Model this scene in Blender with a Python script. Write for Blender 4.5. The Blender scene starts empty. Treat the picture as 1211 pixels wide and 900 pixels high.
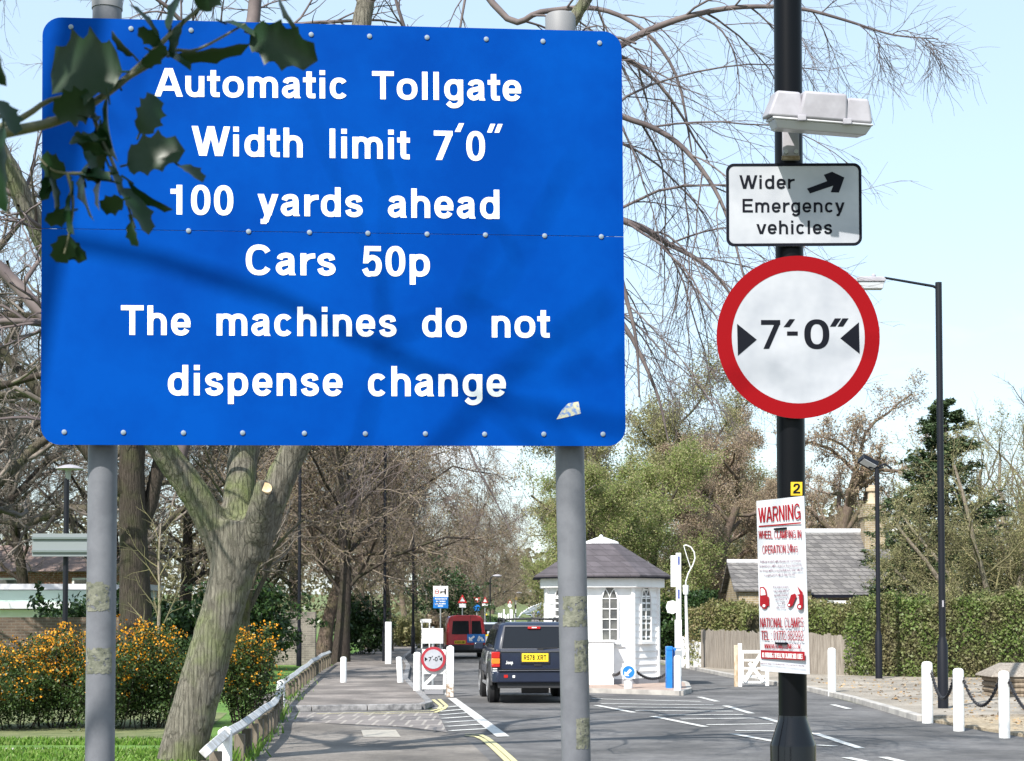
import bpy, bmesh, math, random
import numpy as np
from mathutils import Vector, Matrix, noise

SC = bpy.context.scene
COL = SC.collection
R = math.radians

# ---------------------------------------------------------------- camera, sky, sun, exposure
EYE = Vector((0.0, 0.0, 1.75))
PITCH = R(2.5)                              # nearly level, lens shifted up: uprights stay almost parallel
FPX, PW, PH = 2000.0, 1211.0, 900.0
PY0 = 730.0 - FPX * math.tan(PITCH)         # picture height of the optical axis
cd = bpy.data.cameras.new('camera')
cam = bpy.data.objects.new('camera', cd)
COL.objects.link(cam)
cam.location = EYE
cam.rotation_euler = (math.pi / 2 + PITCH, 0, 0)
cd.sensor_width = 36.0
cd.lens = 36.0 * FPX / PW
cd.shift_y = (PY0 - PH / 2) / PW
cd.clip_start, cd.clip_end = 0.05, 4000
cd.dof.use_dof = True
cd.dof.focus_distance = 9.0
cd.dof.aperture_fstop = 26.0
SC.camera = cam

SUN_EL, SUN_AZ = R(46.0), R(30.0)          # the sun stands behind the camera, to its left
sun_to = Vector((-math.sin(SUN_AZ) * math.cos(SUN_EL), -math.cos(SUN_AZ) * math.cos(SUN_EL), math.sin(SUN_EL)))
W = bpy.data.worlds.new('World')
SC.world = W
W.use_nodes = True
wn = W.node_tree
bg = wn.nodes['Background']
sky = wn.nodes.new('ShaderNodeTexSky')
sky.sky_type = 'NISHITA'
sky.sun_disc = False
sky.sun_elevation = SUN_EL
sky.sun_rotation = math.pi + SUN_AZ
sky.air_density = 1.1
sky.dust_density = 1.0
sky.ozone_density = 1.0
# thin cloud in the sky itself, by direction
tc = wn.nodes.new('ShaderNodeTexCoord')
mp = wn.nodes.new('ShaderNodeMapping')
mp.inputs['Scale'].default_value = (3.2, 3.2, 9.0)
nz = wn.nodes.new('ShaderNodeTexNoise')
nz.inputs['Scale'].default_value = 2.3
nz.inputs['Detail'].default_value = 7
nz.inputs['Roughness'].default_value = 0.55
cr = wn.nodes.new('ShaderNodeValToRGB')
cr.color_ramp.elements[0].position = 0.56
cr.color_ramp.elements[1].position = 0.74
cr.color_ramp.elements[1].color = (0.8, 0.8, 0.8, 1)
mx = wn.nodes.new('ShaderNodeMix')
mx.data_type = 'RGBA'
mx.inputs['B'].default_value = (3.7, 3.8, 3.9, 1)
wn.links.new(tc.outputs['Generated'], mp.inputs['Vector'])
wn.links.new(mp.outputs['Vector'], nz.inputs['Vector'])
wn.links.new(nz.outputs['Fac'], cr.inputs['Fac'])
sx = wn.nodes.new('ShaderNodeSeparateXYZ'); mr = wn.nodes.new('ShaderNodeMapRange')
for k_, v_ in (('From Min', .10), ('From Max', .22), ('To Min', 1.0), ('To Max', 0.0)): mr.inputs[k_].default_value = v_
ml = wn.nodes.new('ShaderNodeMath'); ml.operation = 'MULTIPLY'
wn.links.new(tc.outputs['Generated'], sx.inputs[0]); wn.links.new(sx.outputs['Z'], mr.inputs['Value'])
wn.links.new(cr.outputs['Color'], ml.inputs[0]); wn.links.new(mr.outputs['Result'], ml.inputs[1]); wn.links.new(ml.outputs[0], mx.inputs['Factor'])
hzm = wn.nodes.new('ShaderNodeMix'); hzm.data_type = 'RGBA'          # thin even spring haze over the clear sky
hzm.inputs['Factor'].default_value = 0.62; hzm.inputs['B'].default_value = (2.4, 3.0, 3.45, 1)
wn.links.new(sky.outputs['Color'], hzm.inputs['A'])
wn.links.new(hzm.outputs['Result'], mx.inputs['A'])
wn.links.new(mx.outputs['Result'], bg.inputs['Color'])
bg.inputs['Strength'].default_value = 0.13

sl = bpy.data.lights.new('sun', 'SUN')
sl.energy = 3.4
sl.angle = R(0.53)
sl.color = (1.0, 0.955, 0.88)
so = bpy.data.objects.new('sun', sl)
COL.objects.link(so)
so.rotation_euler = sun_to.to_track_quat('Z', 'Y').to_euler()
SC.view_settings.view_transform = 'Standard'
SC.view_settings.look = 'None'
SC.view_settings.exposure = 1.22
SC.view_settings.gamma = 1.0
SC.view_settings.use_curve_mapping = False

# ---------------------------------------------------------------- layout helpers
def ray(px, py):
    u, v = (px - PW / 2) / FPX, (PY0 - py) / FPX
    s, c = math.sin(PITCH), math.cos(PITCH)
    return Vector((u, c - v * s, s + v * c))

def at(px, py, Y):
    d = ray(px, py)
    return EYE + d * (Y / d.y)

def gp(px, py, z=0.0):
    d = ray(px, py)
    t = (z - EYE.z) / d.z
    p = EYE + d * t
    return Vector((p.x, p.y, z))

def hz(y):                                   # height of the land: level, then a slow rise far off
    if y < 200: return 0.0
    if y < 400: return (y - 200) * 0.013
    return 2.6 + (y - 400) * 0.02

# ---------------------------------------------------------------- materials
MATS = {}
def mat(name, col, rough=0.6, metal=0.0, col2=None, scale=6.0, detail=4.0, lo=0.4, hi=0.62, bump=0.0, bscale=None, stretch=None, spec=0.5, coat=0.0, grain=0.0, gscale=70.0):
    if name in MATS: return MATS[name]
    m = bpy.data.materials.new(name)
    m.use_nodes = True
    t = m.node_tree
    b = t.nodes['Principled BSDF']
    b.inputs['Base Color'].default_value = (*col, 1)
    b.inputs['Roughness'].default_value = rough
    b.inputs['Metallic'].default_value = metal
    b.inputs['Specular IOR Level'].default_value = spec
    b.inputs['Coat Weight'].default_value = coat
    if col2 is not None or bump:
        c = t.nodes.new('ShaderNodeTexCoord')
        mpn = t.nodes.new('ShaderNodeMapping')
        if stretch: mpn.inputs['Scale'].default_value = stretch
        t.links.new(c.outputs['Object'], mpn.inputs['Vector'])
        n = t.nodes.new('ShaderNodeTexNoise')
        n.inputs['Scale'].default_value = scale
        n.inputs['Detail'].default_value = detail
        n.inputs['Roughness'].default_value = 0.62
        t.links.new(mpn.outputs['Vector'], n.inputs['Vector'])
    if col2 is not None:
        r = t.nodes.new('ShaderNodeValToRGB')
        r.color_ramp.elements[0].position = lo
        r.color_ramp.elements[1].position = hi
        r.color_ramp.elements[0].color = (*col, 1)
        r.color_ramp.elements[1].color = (*col2, 1)
        t.links.new(n.outputs['Fac'], r.inputs['Fac'])
        t.links.new(r.outputs['Color'], b.inputs['Base Color'])
    if grain:                                   # fine stones and broad stains over the base colour
        src = b.inputs['Base Color'].links[0].from_socket
        for gs, gl, gh, k in ((gscale, .35, .68, grain), (.55, .38, .66, grain * .9), (7.0, .3, .7, grain * .5)):
            gn = t.nodes.new('ShaderNodeTexNoise'); gn.inputs['Scale'].default_value = gs; gn.inputs['Detail'].default_value = 6
            t.links.new(mpn.outputs['Vector'], gn.inputs['Vector'])
            gr = t.nodes.new('ShaderNodeValToRGB'); gr.color_ramp.elements[0].position = gl; gr.color_ramp.elements[1].position = gh
            gr.color_ramp.elements[0].color = (1 - k, 1 - k, 1 - k, 1); gr.color_ramp.elements[1].color = (1 + k * .5, 1 + k * .5, 1 + k * .5, 1)
            t.links.new(gn.outputs['Fac'], gr.inputs['Fac'])
            gm = t.nodes.new('ShaderNodeMix'); gm.data_type = 'RGBA'; gm.blend_type = 'MULTIPLY'; gm.inputs['Factor'].default_value = 1
            t.links.new(src, gm.inputs['A']); t.links.new(gr.outputs['Color'], gm.inputs['B']); src = gm.outputs['Result']
        t.links.new(src, b.inputs['Base Color'])
    if bump:
        n2 = n
        if bscale:
            n2 = t.nodes.new('ShaderNodeTexNoise')
            n2.inputs['Scale'].default_value = bscale
            n2.inputs['Detail'].default_value = 5
            t.links.new(mpn.outputs['Vector'], n2.inputs['Vector'])
        bp = t.nodes.new('ShaderNodeBump')
        bp.inputs['Strength'].default_value = bump
        bp.inputs['Distance'].default_value = 0.02
        t.links.new(n2.outputs['Fac'], bp.inputs['Height'])
        t.links.new(bp.outputs['Normal'], b.inputs['Normal'])
    MATS[name] = m
    return m

def leafmat(name, cols, rough=0.5, trans=0.25, patch=None, pscale=.7):
    """leaf material: every leaf picks its own colour; light passes through a little"""
    m = bpy.data.materials.new(name)
    m.use_nodes = True
    t = m.node_tree
    b = t.nodes['Principled BSDF']
    b.inputs['Roughness'].default_value = rough
    b.inputs['Specular IOR Level'].default_value = 0.3
    g = t.nodes.new('ShaderNodeNewGeometry')
    r = t.nodes.new('ShaderNodeValToRGB')
    e = r.color_ramp.elements
    while len(e) < len(cols): e.new(0.5)
    for i, c in enumerate(cols):
        e[i].position = i / max(1, len(cols) - 1)
        e[i].color = (*c, 1)
    t.links.new(g.outputs['Random Per Island'], r.inputs['Fac'])
    if patch:                                   # older, browner patches in the foliage
        c = t.nodes.new('ShaderNodeTexCoord'); n = t.nodes.new('ShaderNodeTexNoise'); n.inputs['Scale'].default_value = pscale; n.inputs['Detail'].default_value = 5
        t.links.new(c.outputs['Object'], n.inputs['Vector'])
        r2 = t.nodes.new('ShaderNodeValToRGB'); r2.color_ramp.elements[0].position = .45; r2.color_ramp.elements[0].color = (0, 0, 0, 1); r2.color_ramp.elements[1].position = .62; r2.color_ramp.elements[1].color = (.8, .8, .8, 1)
        t.links.new(n.outputs['Fac'], r2.inputs['Fac'])
        r_ = t.nodes.new('ShaderNodeMix'); r_.data_type = 'RGBA'; r_.inputs['B'].default_value = (*patch, 1)
        t.links.new(r2.outputs['Color'], r_.inputs['Factor']); t.links.new(r.outputs['Color'], r_.inputs['A'])
        r = r_
        t.links.new(r.outputs['Result'], b.inputs['Base Color'])
    else: t.links.new(r.outputs['Color'], b.inputs['Base Color'])
    if trans:
        tr = t.nodes.new('ShaderNodeBsdfTranslucent')
        t.links.new(r.outputs['Result' if patch else 'Color'], tr.inputs['Color'])
        ms = t.nodes.new('ShaderNodeMixShader')
        ms.inputs[0].default_value = trans
        t.links.new(b.outputs[0], ms.inputs[1])
        t.links.new(tr.outputs[0], ms.inputs[2])
        t.links.new(ms.outputs[0], t.nodes['Material Output'].inputs['Surface'])
    MATS[name] = m
    return m

def brickmat(name, c1, c2, mortar, scale=1.0, bw=0.225, rh=0.075, ms=0.01, rough=0.85, axis='XZ', sq=0.5):
    """courses of brick, slate or setts, by object position"""
    m = bpy.data.materials.new(name)
    m.use_nodes = True
    t = m.node_tree
    b = t.nodes['Principled BSDF']
    b.inputs['Roughness'].default_value = rough
    c = t.nodes.new('ShaderNodeTexCoord')
    s = t.nodes.new('ShaderNodeSeparateXYZ')
    k = t.nodes.new('ShaderNodeCombineXYZ')
    t.links.new(c.outputs['Object'], s.inputs[0])
    if axis == 'XZ':
        ad = t.nodes.new('ShaderNodeMath'); ad.operation = 'ADD'
        t.links.new(s.outputs['X'], ad.inputs[0]); t.links.new(s.outputs['Y'], ad.inputs[1])
        t.links.new(ad.outputs[0], k.inputs['X']); t.links.new(s.outputs['Z'], k.inputs['Y'])
    else:
        t.links.new(s.outputs['X'], k.inputs['X']); t.links.new(s.outputs['Y'], k.inputs['Y'])
    br = t.nodes.new('ShaderNodeTexBrick')
    br.offset = sq
    br.inputs['Color1'].default_value = (*c1, 1)
    br.inputs['Color2'].default_value = (*c2, 1)
    br.inputs['Mortar'].default_value = (*mortar, 1)
    br.inputs['Scale'].default_value = scale
    br.inputs['Brick Width'].default_value = bw
    br.inputs['Row Height'].default_value = rh
    br.inputs['Mortar Size'].default_value = ms
    br.inputs['Mortar Smooth'].default_value = 0.3
    t.links.new(k.outputs[0], br.inputs['Vector'])
    n = t.nodes.new('ShaderNodeTexNoise')
    n.inputs['Scale'].default_value = 2.3
    n.inputs['Detail'].default_value = 6
    t.links.new(c.outputs['Object'], n.inputs['Vector'])
    mm = t.nodes.new('ShaderNodeMix'); mm.data_type = 'RGBA'; mm.blend_type = 'MULTIPLY'
    mm.inputs['Factor'].default_value = 0.7
    rr = t.nodes.new('ShaderNodeValToRGB')
    rr.color_ramp.elements[0].position = 0.3; rr.color_ramp.elements[0].color = (0.45, 0.45, 0.45, 1)
    rr.color_ramp.elements[1].position = 0.7
    t.links.new(n.outputs['Fac'], rr.inputs['Fac'])
    t.links.new(br.outputs['Color'], mm.inputs['A']); t.links.new(rr.outputs['Color'], mm.inputs['B'])
    t.links.new(mm.outputs['Result'], b.inputs['Base Color'])
    bp = t.nodes.new('ShaderNodeBump'); bp.inputs['Strength'].default_value = 0.5; bp.inputs['Distance'].default_value = 0.01
    iv = t.nodes.new('ShaderNodeMath'); iv.operation = 'SUBTRACT'; iv.inputs[0].default_value = 1
    t.links.new(br.outputs['Fac'], iv.inputs[1]); t.links.new(iv.outputs[0], bp.inputs['Height'])
    t.links.new(bp.outputs['Normal'], b.inputs['Normal'])
    MATS[name] = m
    return m

# ---------------------------------------------------------------- objects
def tag(o, label=None, cat=None, group=None, kind=None):
    if label: o['label'] = label
    if cat: o['category'] = cat
    if group: o['group'] = group
    if kind: o['kind'] = kind
    return o

def thing(name, label, cat, loc=(0, 0, 0), rotz=0.0, group=None):
    o = bpy.data.objects.new(name, None)
    COL.objects.link(o)
    o.location = loc
    o.rotation_euler = (0, 0, rotz)
    o.empty_display_size = 0.2
    return tag(o, label, cat, group)

def copy_tree(o, parent=None):
    c = o.copy()
    COL.objects.link(c)
    if parent is not None: c.parent = parent
    for ch in list(o.children): copy_tree(ch, c)
    return c

class MB:
    def __init__(s): s.v, s.f, s.mi, s.k = [], [], [], 0
    def add(s, vs, fs):
        b = len(s.v)
        s.v += [tuple(v) for v in vs]
        for f in fs:
            s.f.append(tuple(b + i for i in f)); s.mi.append(s.k)
    def box(s, c, d, rot=None):
        c = Vector(c); hx, hy, hz_ = d[0] / 2, d[1] / 2, d[2] / 2
        vs = [Vector((x * hx, y * hy, z * hz_)) for z in (-1, 1) for y in (-1, 1) for x in (-1, 1)]
        if rot is not None: vs = [rot @ v for v in vs]
        s.add([c + v for v in vs], [(0, 2, 3, 1), (4, 5, 7, 6), (0, 1, 5, 4), (2, 6, 7, 3), (0, 4, 6, 2), (1, 3, 7, 5)])
        return s
    def box2(s, a, b):
        a, b = Vector(a), Vector(b)
        return s.box((a + b) / 2, [abs(b[i] - a[i]) for i in range(3)])
    def beam(s, a, b, w, h, up=(0, 0, 1)):
        """square bar from a to b, w wide and h high"""
        a, b = Vector(a), Vector(b)
        y = (b - a).normalized(); x = y.cross(Vector(up)).normalized(); z = x.cross(y)
        return s.box((a + b) / 2, (w, (b - a).length, h), Matrix((x, y, z)).transposed())
    def prism(s, poly, vec):
        n = len(poly); vec = Vector(vec)
        p = [Vector(q) for q in poly]
        s.add(p + [q + vec for q in p], [tuple(range(n)), tuple(range(2 * n - 1, n - 1, -1))] + [(i, i + n, (i + 1) % n + n, (i + 1) % n) for i in range(n)])
        return s
    def poly(s, pts):
        s.add(pts, [tuple(range(len(pts)))]); return s
    def tube(s, pts, rad, n=10, cap=True):
        pts = [Vector(p) for p in pts]
        if not hasattr(rad, '__len__'): rad = [rad] * len(pts)
        vs, fs = [], []
        t0 = (pts[1] - pts[0]).normalized()
        ref = Vector((0, 0, 1)) if abs(t0.z) < 0.8 else Vector((1, 0, 0))
        for i, p in enumerate(pts):
            t = (pts[min(i + 1, len(pts) - 1)] - pts[max(i - 1, 0)]).normalized()
            u = (ref - t * ref.dot(t)).normalized(); w = t.cross(u); ref = u
            for k in range(n):
                a = 2 * math.pi * k / n
                vs.append(p + (u * math.cos(a) + w * math.sin(a)) * rad[i])
        for i in range(len(pts) - 1):
            for k in range(n):
                a, b = i * n + k, i * n + (k + 1) % n
                fs.append((a, b, b + n, a + n))
        if cap:
            fs.append(tuple(range(n - 1, -1, -1)))
            fs.append(tuple(range((len(pts) - 1) * n, len(pts) * n)))
        s.add(vs, fs); return s
    def lathe(s, prof, n=24, c=(0, 0, 0), axis='Z'):
        c = Vector(c); vs, fs = [], []
        for r, z in prof:
            for k in range(n):
                a = 2 * math.pi * k / n
                q = (r * math.cos(a), r * math.sin(a), z)
                if axis == 'Y': q = (q[0], q[2], q[1])
                if axis == 'X': q = (q[2], q[0], q[1])
                vs.append(c + Vector(q))
        for i in range(len(prof) - 1):
            for k in range(n):
                a, b = i * n + k, i * n + (k + 1) % n
                fs.append((a, b, b + n, a + n))
        fs.append(tuple(range(n - 1, -1, -1))); fs.append(tuple(range((len(prof) - 1) * n, len(prof) * n)))
        s.add(vs, fs); return s
    def loft(s, rings, cap=True):
        n = len(rings[0]); vs = [v for r in rings for v in r]; fs = []
        for i in range(len(rings) - 1):
            for k in range(n):
                a, b = i * n + k, i * n + (k + 1) % n
                fs.append((a, b, b + n, a + n))
        if cap:
            fs.append(tuple(range(n - 1, -1, -1))); fs.append(tuple(range((len(rings) - 1) * n, len(rings) * n)))
        s.add(vs, fs); return s
    def ball(s, c, r, sc=(1, 1, 1), n=12, m=8):
        prof = [(max(1e-4, math.sin(math.pi * i / m)), -math.cos(math.pi * i / m)) for i in range(m + 1)]
        b = len(s.v); s.lathe(prof, n)
        for i in range(b, len(s.v)):
            v = s.v[i]; s.v[i] = (c[0] + v[0] * r * sc[0], c[1] + v[1] * r * sc[1], c[2] + v[2] * r * sc[2])
        return s
    def build(s, name, mats, parent=None, bevel=0.0, seg=2, smooth=40, world=False, label=None):
        me = bpy.data.meshes.new(name)
        vs = s.v
        if world and parent is not None:
            pm, q = parent.matrix_basis.copy(), parent.parent
            while q is not None: pm, q = q.matrix_basis @ pm, q.parent
            pm.invert()
            vs = [tuple(pm @ Vector(v)) for v in vs]
        me.from_pydata(vs, [], s.f)
        if not isinstance(mats, (list, tuple)): mats = [mats]
        for m in mats: me.materials.append(m)
        if len(mats) > 1: me.polygons.foreach_set('material_index', s.mi)
        bm = bmesh.new(); bm.from_mesh(me)
        bmesh.ops.recalc_face_normals(bm, faces=bm.faces)
        bm.to_mesh(me); bm.free()
        if smooth:
            me.polygons.foreach_set('use_smooth', [True] * len(me.polygons))
            me.set_sharp_from_angle(angle=R(smooth))
        o = bpy.data.objects.new(name, me)
        COL.objects.link(o)
        if parent is not None: o.parent = parent
        if bevel:
            b = o.modifiers.new('bevel', 'BEVEL'); b.width = bevel; b.segments = seg; b.limit_method = 'ANGLE'; b.angle_limit = R(35); b.harden_normals = False
        if label: o['label'] = label
        return o

def raw_mesh(name, verts, faces_n, idx, mats, mi=None, smooth=True):
    """verts (N,3); idx flat loop indices; faces_n vertices per face (constant)"""
    me = bpy.data.meshes.new(name)
    nf = len(idx) // faces_n
    me.vertices.add(len(verts)); me.vertices.foreach_set('co', np.asarray(verts, np.float32).ravel())
    me.loops.add(len(idx)); me.loops.foreach_set('vertex_index', np.asarray(idx, np.int32))
    me.polygons.add(nf)
    me.polygons.foreach_set('loop_start', np.arange(0, len(idx), faces_n, dtype=np.int32))
    if mi is not None: me.polygons.foreach_set('material_index', np.asarray(mi, np.int32))
    for m in mats: me.materials.append(m)
    me.polygons.foreach_set('use_smooth', np.full(nf, bool(smooth)))
    me.update(calc_edges=True)
    return me

def link(name, me, parent=None):
    o = bpy.data.objects.new(name, me)
    COL.objects.link(o)
    if parent is not None: o.parent = parent
    return o

# ---------------------------------------------------------------- stroke lettering
def sarc(cx, cy, rx, ry, a0, a1, n=18, e=2.35):
    out = []
    for i in range(n + 1):
        a = R(a0 + (a1 - a0) * i / n); c, s_ = math.cos(a), math.sin(a)
        out.append((cx + rx * math.copysign(abs(c) ** (2 / e), c), cy + ry * math.copysign(abs(s_) ** (2 / e), s_)))
    return out

def cat(pts, n=7):
    p = [pts[0]] + list(pts) + [pts[-1]]
    out = []
    for i in range(1, len(p) - 2):
        for k in range(n):
            t = k / n
            q = []
            for d in (0, 1):
                a, b, c, e = p[i - 1][d], p[i][d], p[i + 1][d], p[i + 2][d]
                q.append(0.5 * (2 * b + (c - a) * t + (2 * a - 5 * b + 4 * c - e) * t * t + (3 * b - a - 3 * c + e) * t ** 3))
            out.append(tuple(q))
    out.append(tuple(pts[-1]))
    return out

XH, DE = 0.735, -0.28
WID = dict(zip('abcdefghijklmnopqrstuvwxyz', (.78, .85, .77, .85, .79, .47, .85, .83, .39, .39, .78, .39, 1.24, .83, .86, .85, .85, .56, .75, .48, .83, .76, 1.1, .76, .76, .7)))
WID.update(dict(zip('ABCDEFGHIJKLMNOPQRSTUVWXYZ', (1.0, 1.0, 1.0, 1.0, .92, .85, 1.07, 1.0, .39, .77, 1.0, .84, 1.16, 1.0, 1.08, .93, 1.08, 1.0, .92, .86, 1.0, .93, 1.34, .93, .93, .86))))
WID.update({c: .78 for c in '0123456789'})
WID.update({' ': .42, '.': .38, ':': .38, '-': .46, '\u2032': .34, '\u2033': .55, '+': .8, ',': .38, '\u00a3': .78, '\u2010': .5})

def glyph(ch, v, h):
    """('S', centre line) strokes and ('P', outline) polygons of one letter, cap height 1"""
    w = WID[ch]; b = 0.075; l = b + v / 2; r = w - b - v / 2; rl = 0.05 + v / 2; rr = w - 0.05 - v / 2; m = w / 2
    t, x0, bt = 1 - h / 2, XH - h / 2, h / 2
    S = lambda *p: ('S', list(p))
    def D(x1, y1, x2, y2, k=1.12): return ('P', [(x1 - v * k / 2, y1), (x1 + v * k / 2, y1), (x2 + v * k / 2, y2), (x2 - v * k / 2, y2)])
    def bx(a, c, d, e): return ('P', [(a, c), (d, c), (d, e), (a, e)])
    st = lambda x, y1=0, y2=1: bx(x - v / 2, y1, x + v / 2, y2)
    hb = lambda xa, xb, y: bx(xa, y - h / 2, xb, y + h / 2)
    ring = lambda cx, cy, rx, ry: ('S', sarc(cx, cy, rx, ry, 0, 360, 40))
    o = 0.012
    rx, ry = (rr - rl) / 2, (x0 - bt) / 2 + o; cy = (x0 + bt) / 2
    C = 0.5; Ry = (t - bt) / 2 + o
    U = lambda pts, xa, xb, ya, yb: ('S', cat([(xa + (xb - xa) * p, ya + (yb - ya) * q) for p, q in pts]))
    SS = [(.93, .74), (.84, .93), (.5, 1.0), (.14, .9), (.04, .74), (.18, .58), (.5, .5), (.83, .42), (.97, .25), (.86, .08), (.5, 0), (.14, .08), (.02, .28)]
    if ch == 'o': return [ring(m, cy, rx, ry)]
    if ch == 'c': return [('S', sarc(m, cy, rx, ry, 38, 322, 26))]
    if ch == 'e': return [('S', sarc(m, cy, rx, ry, 0, 328, 32)), hb(rl, rr + v / 2 - .01, cy - .015)]
    if ch == 's': return [U(SS, rl, rr, bt - o, x0 + o)]
    if ch == 'S': return [U(SS, rl, rr, bt - o, t + o)]
    if ch == 'a':
        return [('S', cat([(rl + .02, .53), (rl + .07, .62), (m, x0 + o), (r - .07, .625), (r - .03, .5)])), bx(r - v / 2 - .03, .06, r + v / 2 - .03, .52), ('P', [(r - v / 2 - .03, .1), (r - .03 + v / 2, .1), (r - .03 + v / 2 + .05, 0), (r - v / 2 - .01, 0)]),
                ('S', cat([(r - .04, .44), (m, .4), (rl + .04, .34), (rl - .005, .2), (rl + .1, bt + .0), (m, bt + .02), (r - .05, .2)]))]
    if ch in 'bdpq':
        x = l if ch in 'bp' else r
        y1, y2 = ((0, 1) if ch in 'bd' else (DE, XH))
        cx = m + (.02 if ch in 'bp' else -.02)
        return [st(x, y1, y2), ring(m, cy, (r - l) / 2 + .0, ry)]
    if ch == 'g':
        return [st(r, 0, XH), ring(m, cy, (r - l) / 2, ry), ('S', cat([(r, .05), (r - .01, -.1), (m + .1, DE + h / 2), (m - .08, DE + h / 2), (l + .03, -.09)]))]
    if ch in 'hnmru':
        if ch == 'u':
            return [st(r, 0, XH), ('S', [(l, XH), (l, .34)] + sarc((l + r) / 2, .34, (r - l) / 2, .34 - bt + o, 180, 360, 16)), bx(l - v / 2, .34, l + v / 2, XH)]
        g = [st(l, 0, 1 if ch == 'h' else XH)]
        if ch == 'r': return g + [('S', [(l, .3)] + sarc(w + .02, .34, w + .02 - l, x0 - .34, 180, 90, 10))]
        xs = [l, r] if ch != 'm' else [l, m, r]
        for a, c in zip(xs[:-1], xs[1:]):
            g += [('S', sarc((a + c) / 2, .4, (c - a) / 2, x0 - .4 + o, 180, 0, 18) ), st(c, 0, .41), ('S', [(a, .2), (a, .42)])]
        return g
    if ch in 'it' or ch == 'l' or ch == 'j':
        if ch == 'l': return [st(m)]
        if ch == 'i': return [st(m, 0, XH), bx(m - v / 2, 1 - h * 1.0, m + v / 2, 1)]
        if ch == 'j': return [st(m, -.1, XH), bx(m - v / 2, 1 - h, m + v / 2, 1), S((m, -.1), (m - .02, -.2), (m - .16, DE + h / 2))]
        return [st(m - .02, .15, .95), hb(.0, w - .02, x0), ('S', cat([(m - .02, .2), (m, .1), (m + .08, bt), (w - .03, bt)]))]
    if ch == 'f': return [st(m - .02, 0, .8), hb(0, w, x0), ('S', cat([(m - .02, .75), (m, .9), (m + .1, t), (w, t)]))]
    if ch == 'y': return [D(m - .01, .02, b * .3 + v / 2, XH), D(m, 0, w - b * .3 - v / 2, XH), D(m - .11, DE + .05, m + .03, .12), hb(.12, m - .05, DE + h / 2)]
    if ch == 'v': return [D(m - .03, 0, v / 2 + .01, XH), D(m + .03, 0, w - v / 2 - .01, XH)]
    if ch == 'w': return [D(w * .29, 0, v / 2, XH), D(w * .31, 0, m - .01, XH), D(w * .69, 0, m + .01, XH), D(w * .71, 0, w - v / 2, XH)]
    if ch == 'k': return [st(l), D(l + .06, .3, r - .02, XH), D(r, 0, l + .16, .45)]
    if ch == 'x': return [D(v / 2, 0, w - v / 2, XH), D(w - v / 2, 0, v / 2, XH)]
    if ch == 'z': return [hb(.04, w - .04, x0), hb(.04, w - .04, bt), D(v / 2 + .06, h * .6, w - v / 2 - .06, XH - h * .6)]
    if ch == 'A': return [D(v / 2, 0, m - .03, 1), D(w - v / 2, 0, m + .03, 1), hb(m - .24, m + .24, .29)]
    if ch == 'B': return [st(l), hb(l, m, t), hb(l, m, .53), hb(l, m, bt), ('S', sarc(m, (t + .53) / 2, r - m - .03, (t - .53) / 2, 90, -90)), ('S', sarc(m, (bt + .53) / 2, r - m, (.53 - bt) / 2, 90, -90))]
    if ch in 'CG':
        g = [('S', sarc(m, C, rx, Ry, 34, 326, 30))]
        if ch == 'G': g = [('S', sarc(m, C, rx, Ry, 36, 322, 30)), hb(m + .02, rr + v / 2, .44), bx(rr - v / 2 + .03, .0, rr + v / 2, .45)]
        return g
    if ch in 'OQ': return [ring(m, C, rx, Ry)] + ([D(w - .1, 0, m + .15, .25)] if ch == 'Q' else [])
    if ch == 'D': return [st(l), hb(l, m - .05, t), hb(l, m - .05, bt), ('S', sarc(m - .05, C, rr - m + .05, (t - bt) / 2, 90, -90))]
    if ch in 'EFL':
        g = [st(l)]
        if ch in 'EF': g += [hb(l, w - .06, t), hb(l, w - .12, .53)]
        if ch in 'EL': g += [hb(l, w - .05, bt)]
        return g
    if ch == 'H': return [st(l), st(r), hb(l, r, .53)]
    if ch == 'I': return [st(m)]
    if ch == 'J': return [st(r, .3, 1), ('S', [(r, .32)] + sarc((r + rl) / 2, .3, (r - rl) / 2, .3 - bt, 0, -170, 14))]
    if ch == 'K': return [st(l), D(l + .05, .3, r, 1), D(r + .03, 0, l + .24, .56)]
    if ch == 'M': return [st(l), st(r), D(m, 0, l + .02, 1, 1.0), D(m, 0, r - .02, 1, 1.0)]
    if ch == 'N': return [st(l), st(r), D(r - .01, 0, l + .01, 1, 1.05)]
    if ch in 'PR':
        g = [st(l), hb(l, m + .05, t), hb(l, m + .05, .45), ('S', sarc(m + .05, (t + .45) / 2, rr - m - .06, (t - .45) / 2, 90, -90))]
        if ch == 'R': g += [D(r + .0, 0, m + .06, .45)]
        return g
    if ch == 'T': return [st(m), hb(.03, w - .03, t)]
    if ch == 'U': return [bx(l - v / 2, .36, l + v / 2, 1), bx(r - v / 2, .36, r + v / 2, 1), ('S', sarc(m, .37, (r - l) / 2, .37 - bt + o, 180, 360))]
    if ch == 'V': return [D(m - .03, 0, v / 2, 1), D(m + .03, 0, w - v / 2, 1)]
    if ch == 'W': return [D(w * .275, 0, v / 2, 1), D(w * .305, 0, m - .01, 1), D(w * .695, 0, m + .01, 1), D(w * .725, 0, w - v / 2, 1)]
    if ch == 'X': return [D(v / 2 + .02, 0, w - v / 2 - .03, 1), D(w - v / 2 - .02, 0, v / 2 + .03, 1)]
    if ch == 'Y': return [st(m, 0, .45), D(m, .38, v / 2, 1), D(m, .38, w - v / 2, 1)]
    if ch == 'Z': return [hb(.05, w - .05, t), hb(.05, w - .05, bt), D(v / 2 + .06, h * .6, w - v / 2 - .06, 1 - h * .6)]
    if ch == '0': return [ring(m, C, rx, Ry)]
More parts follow.
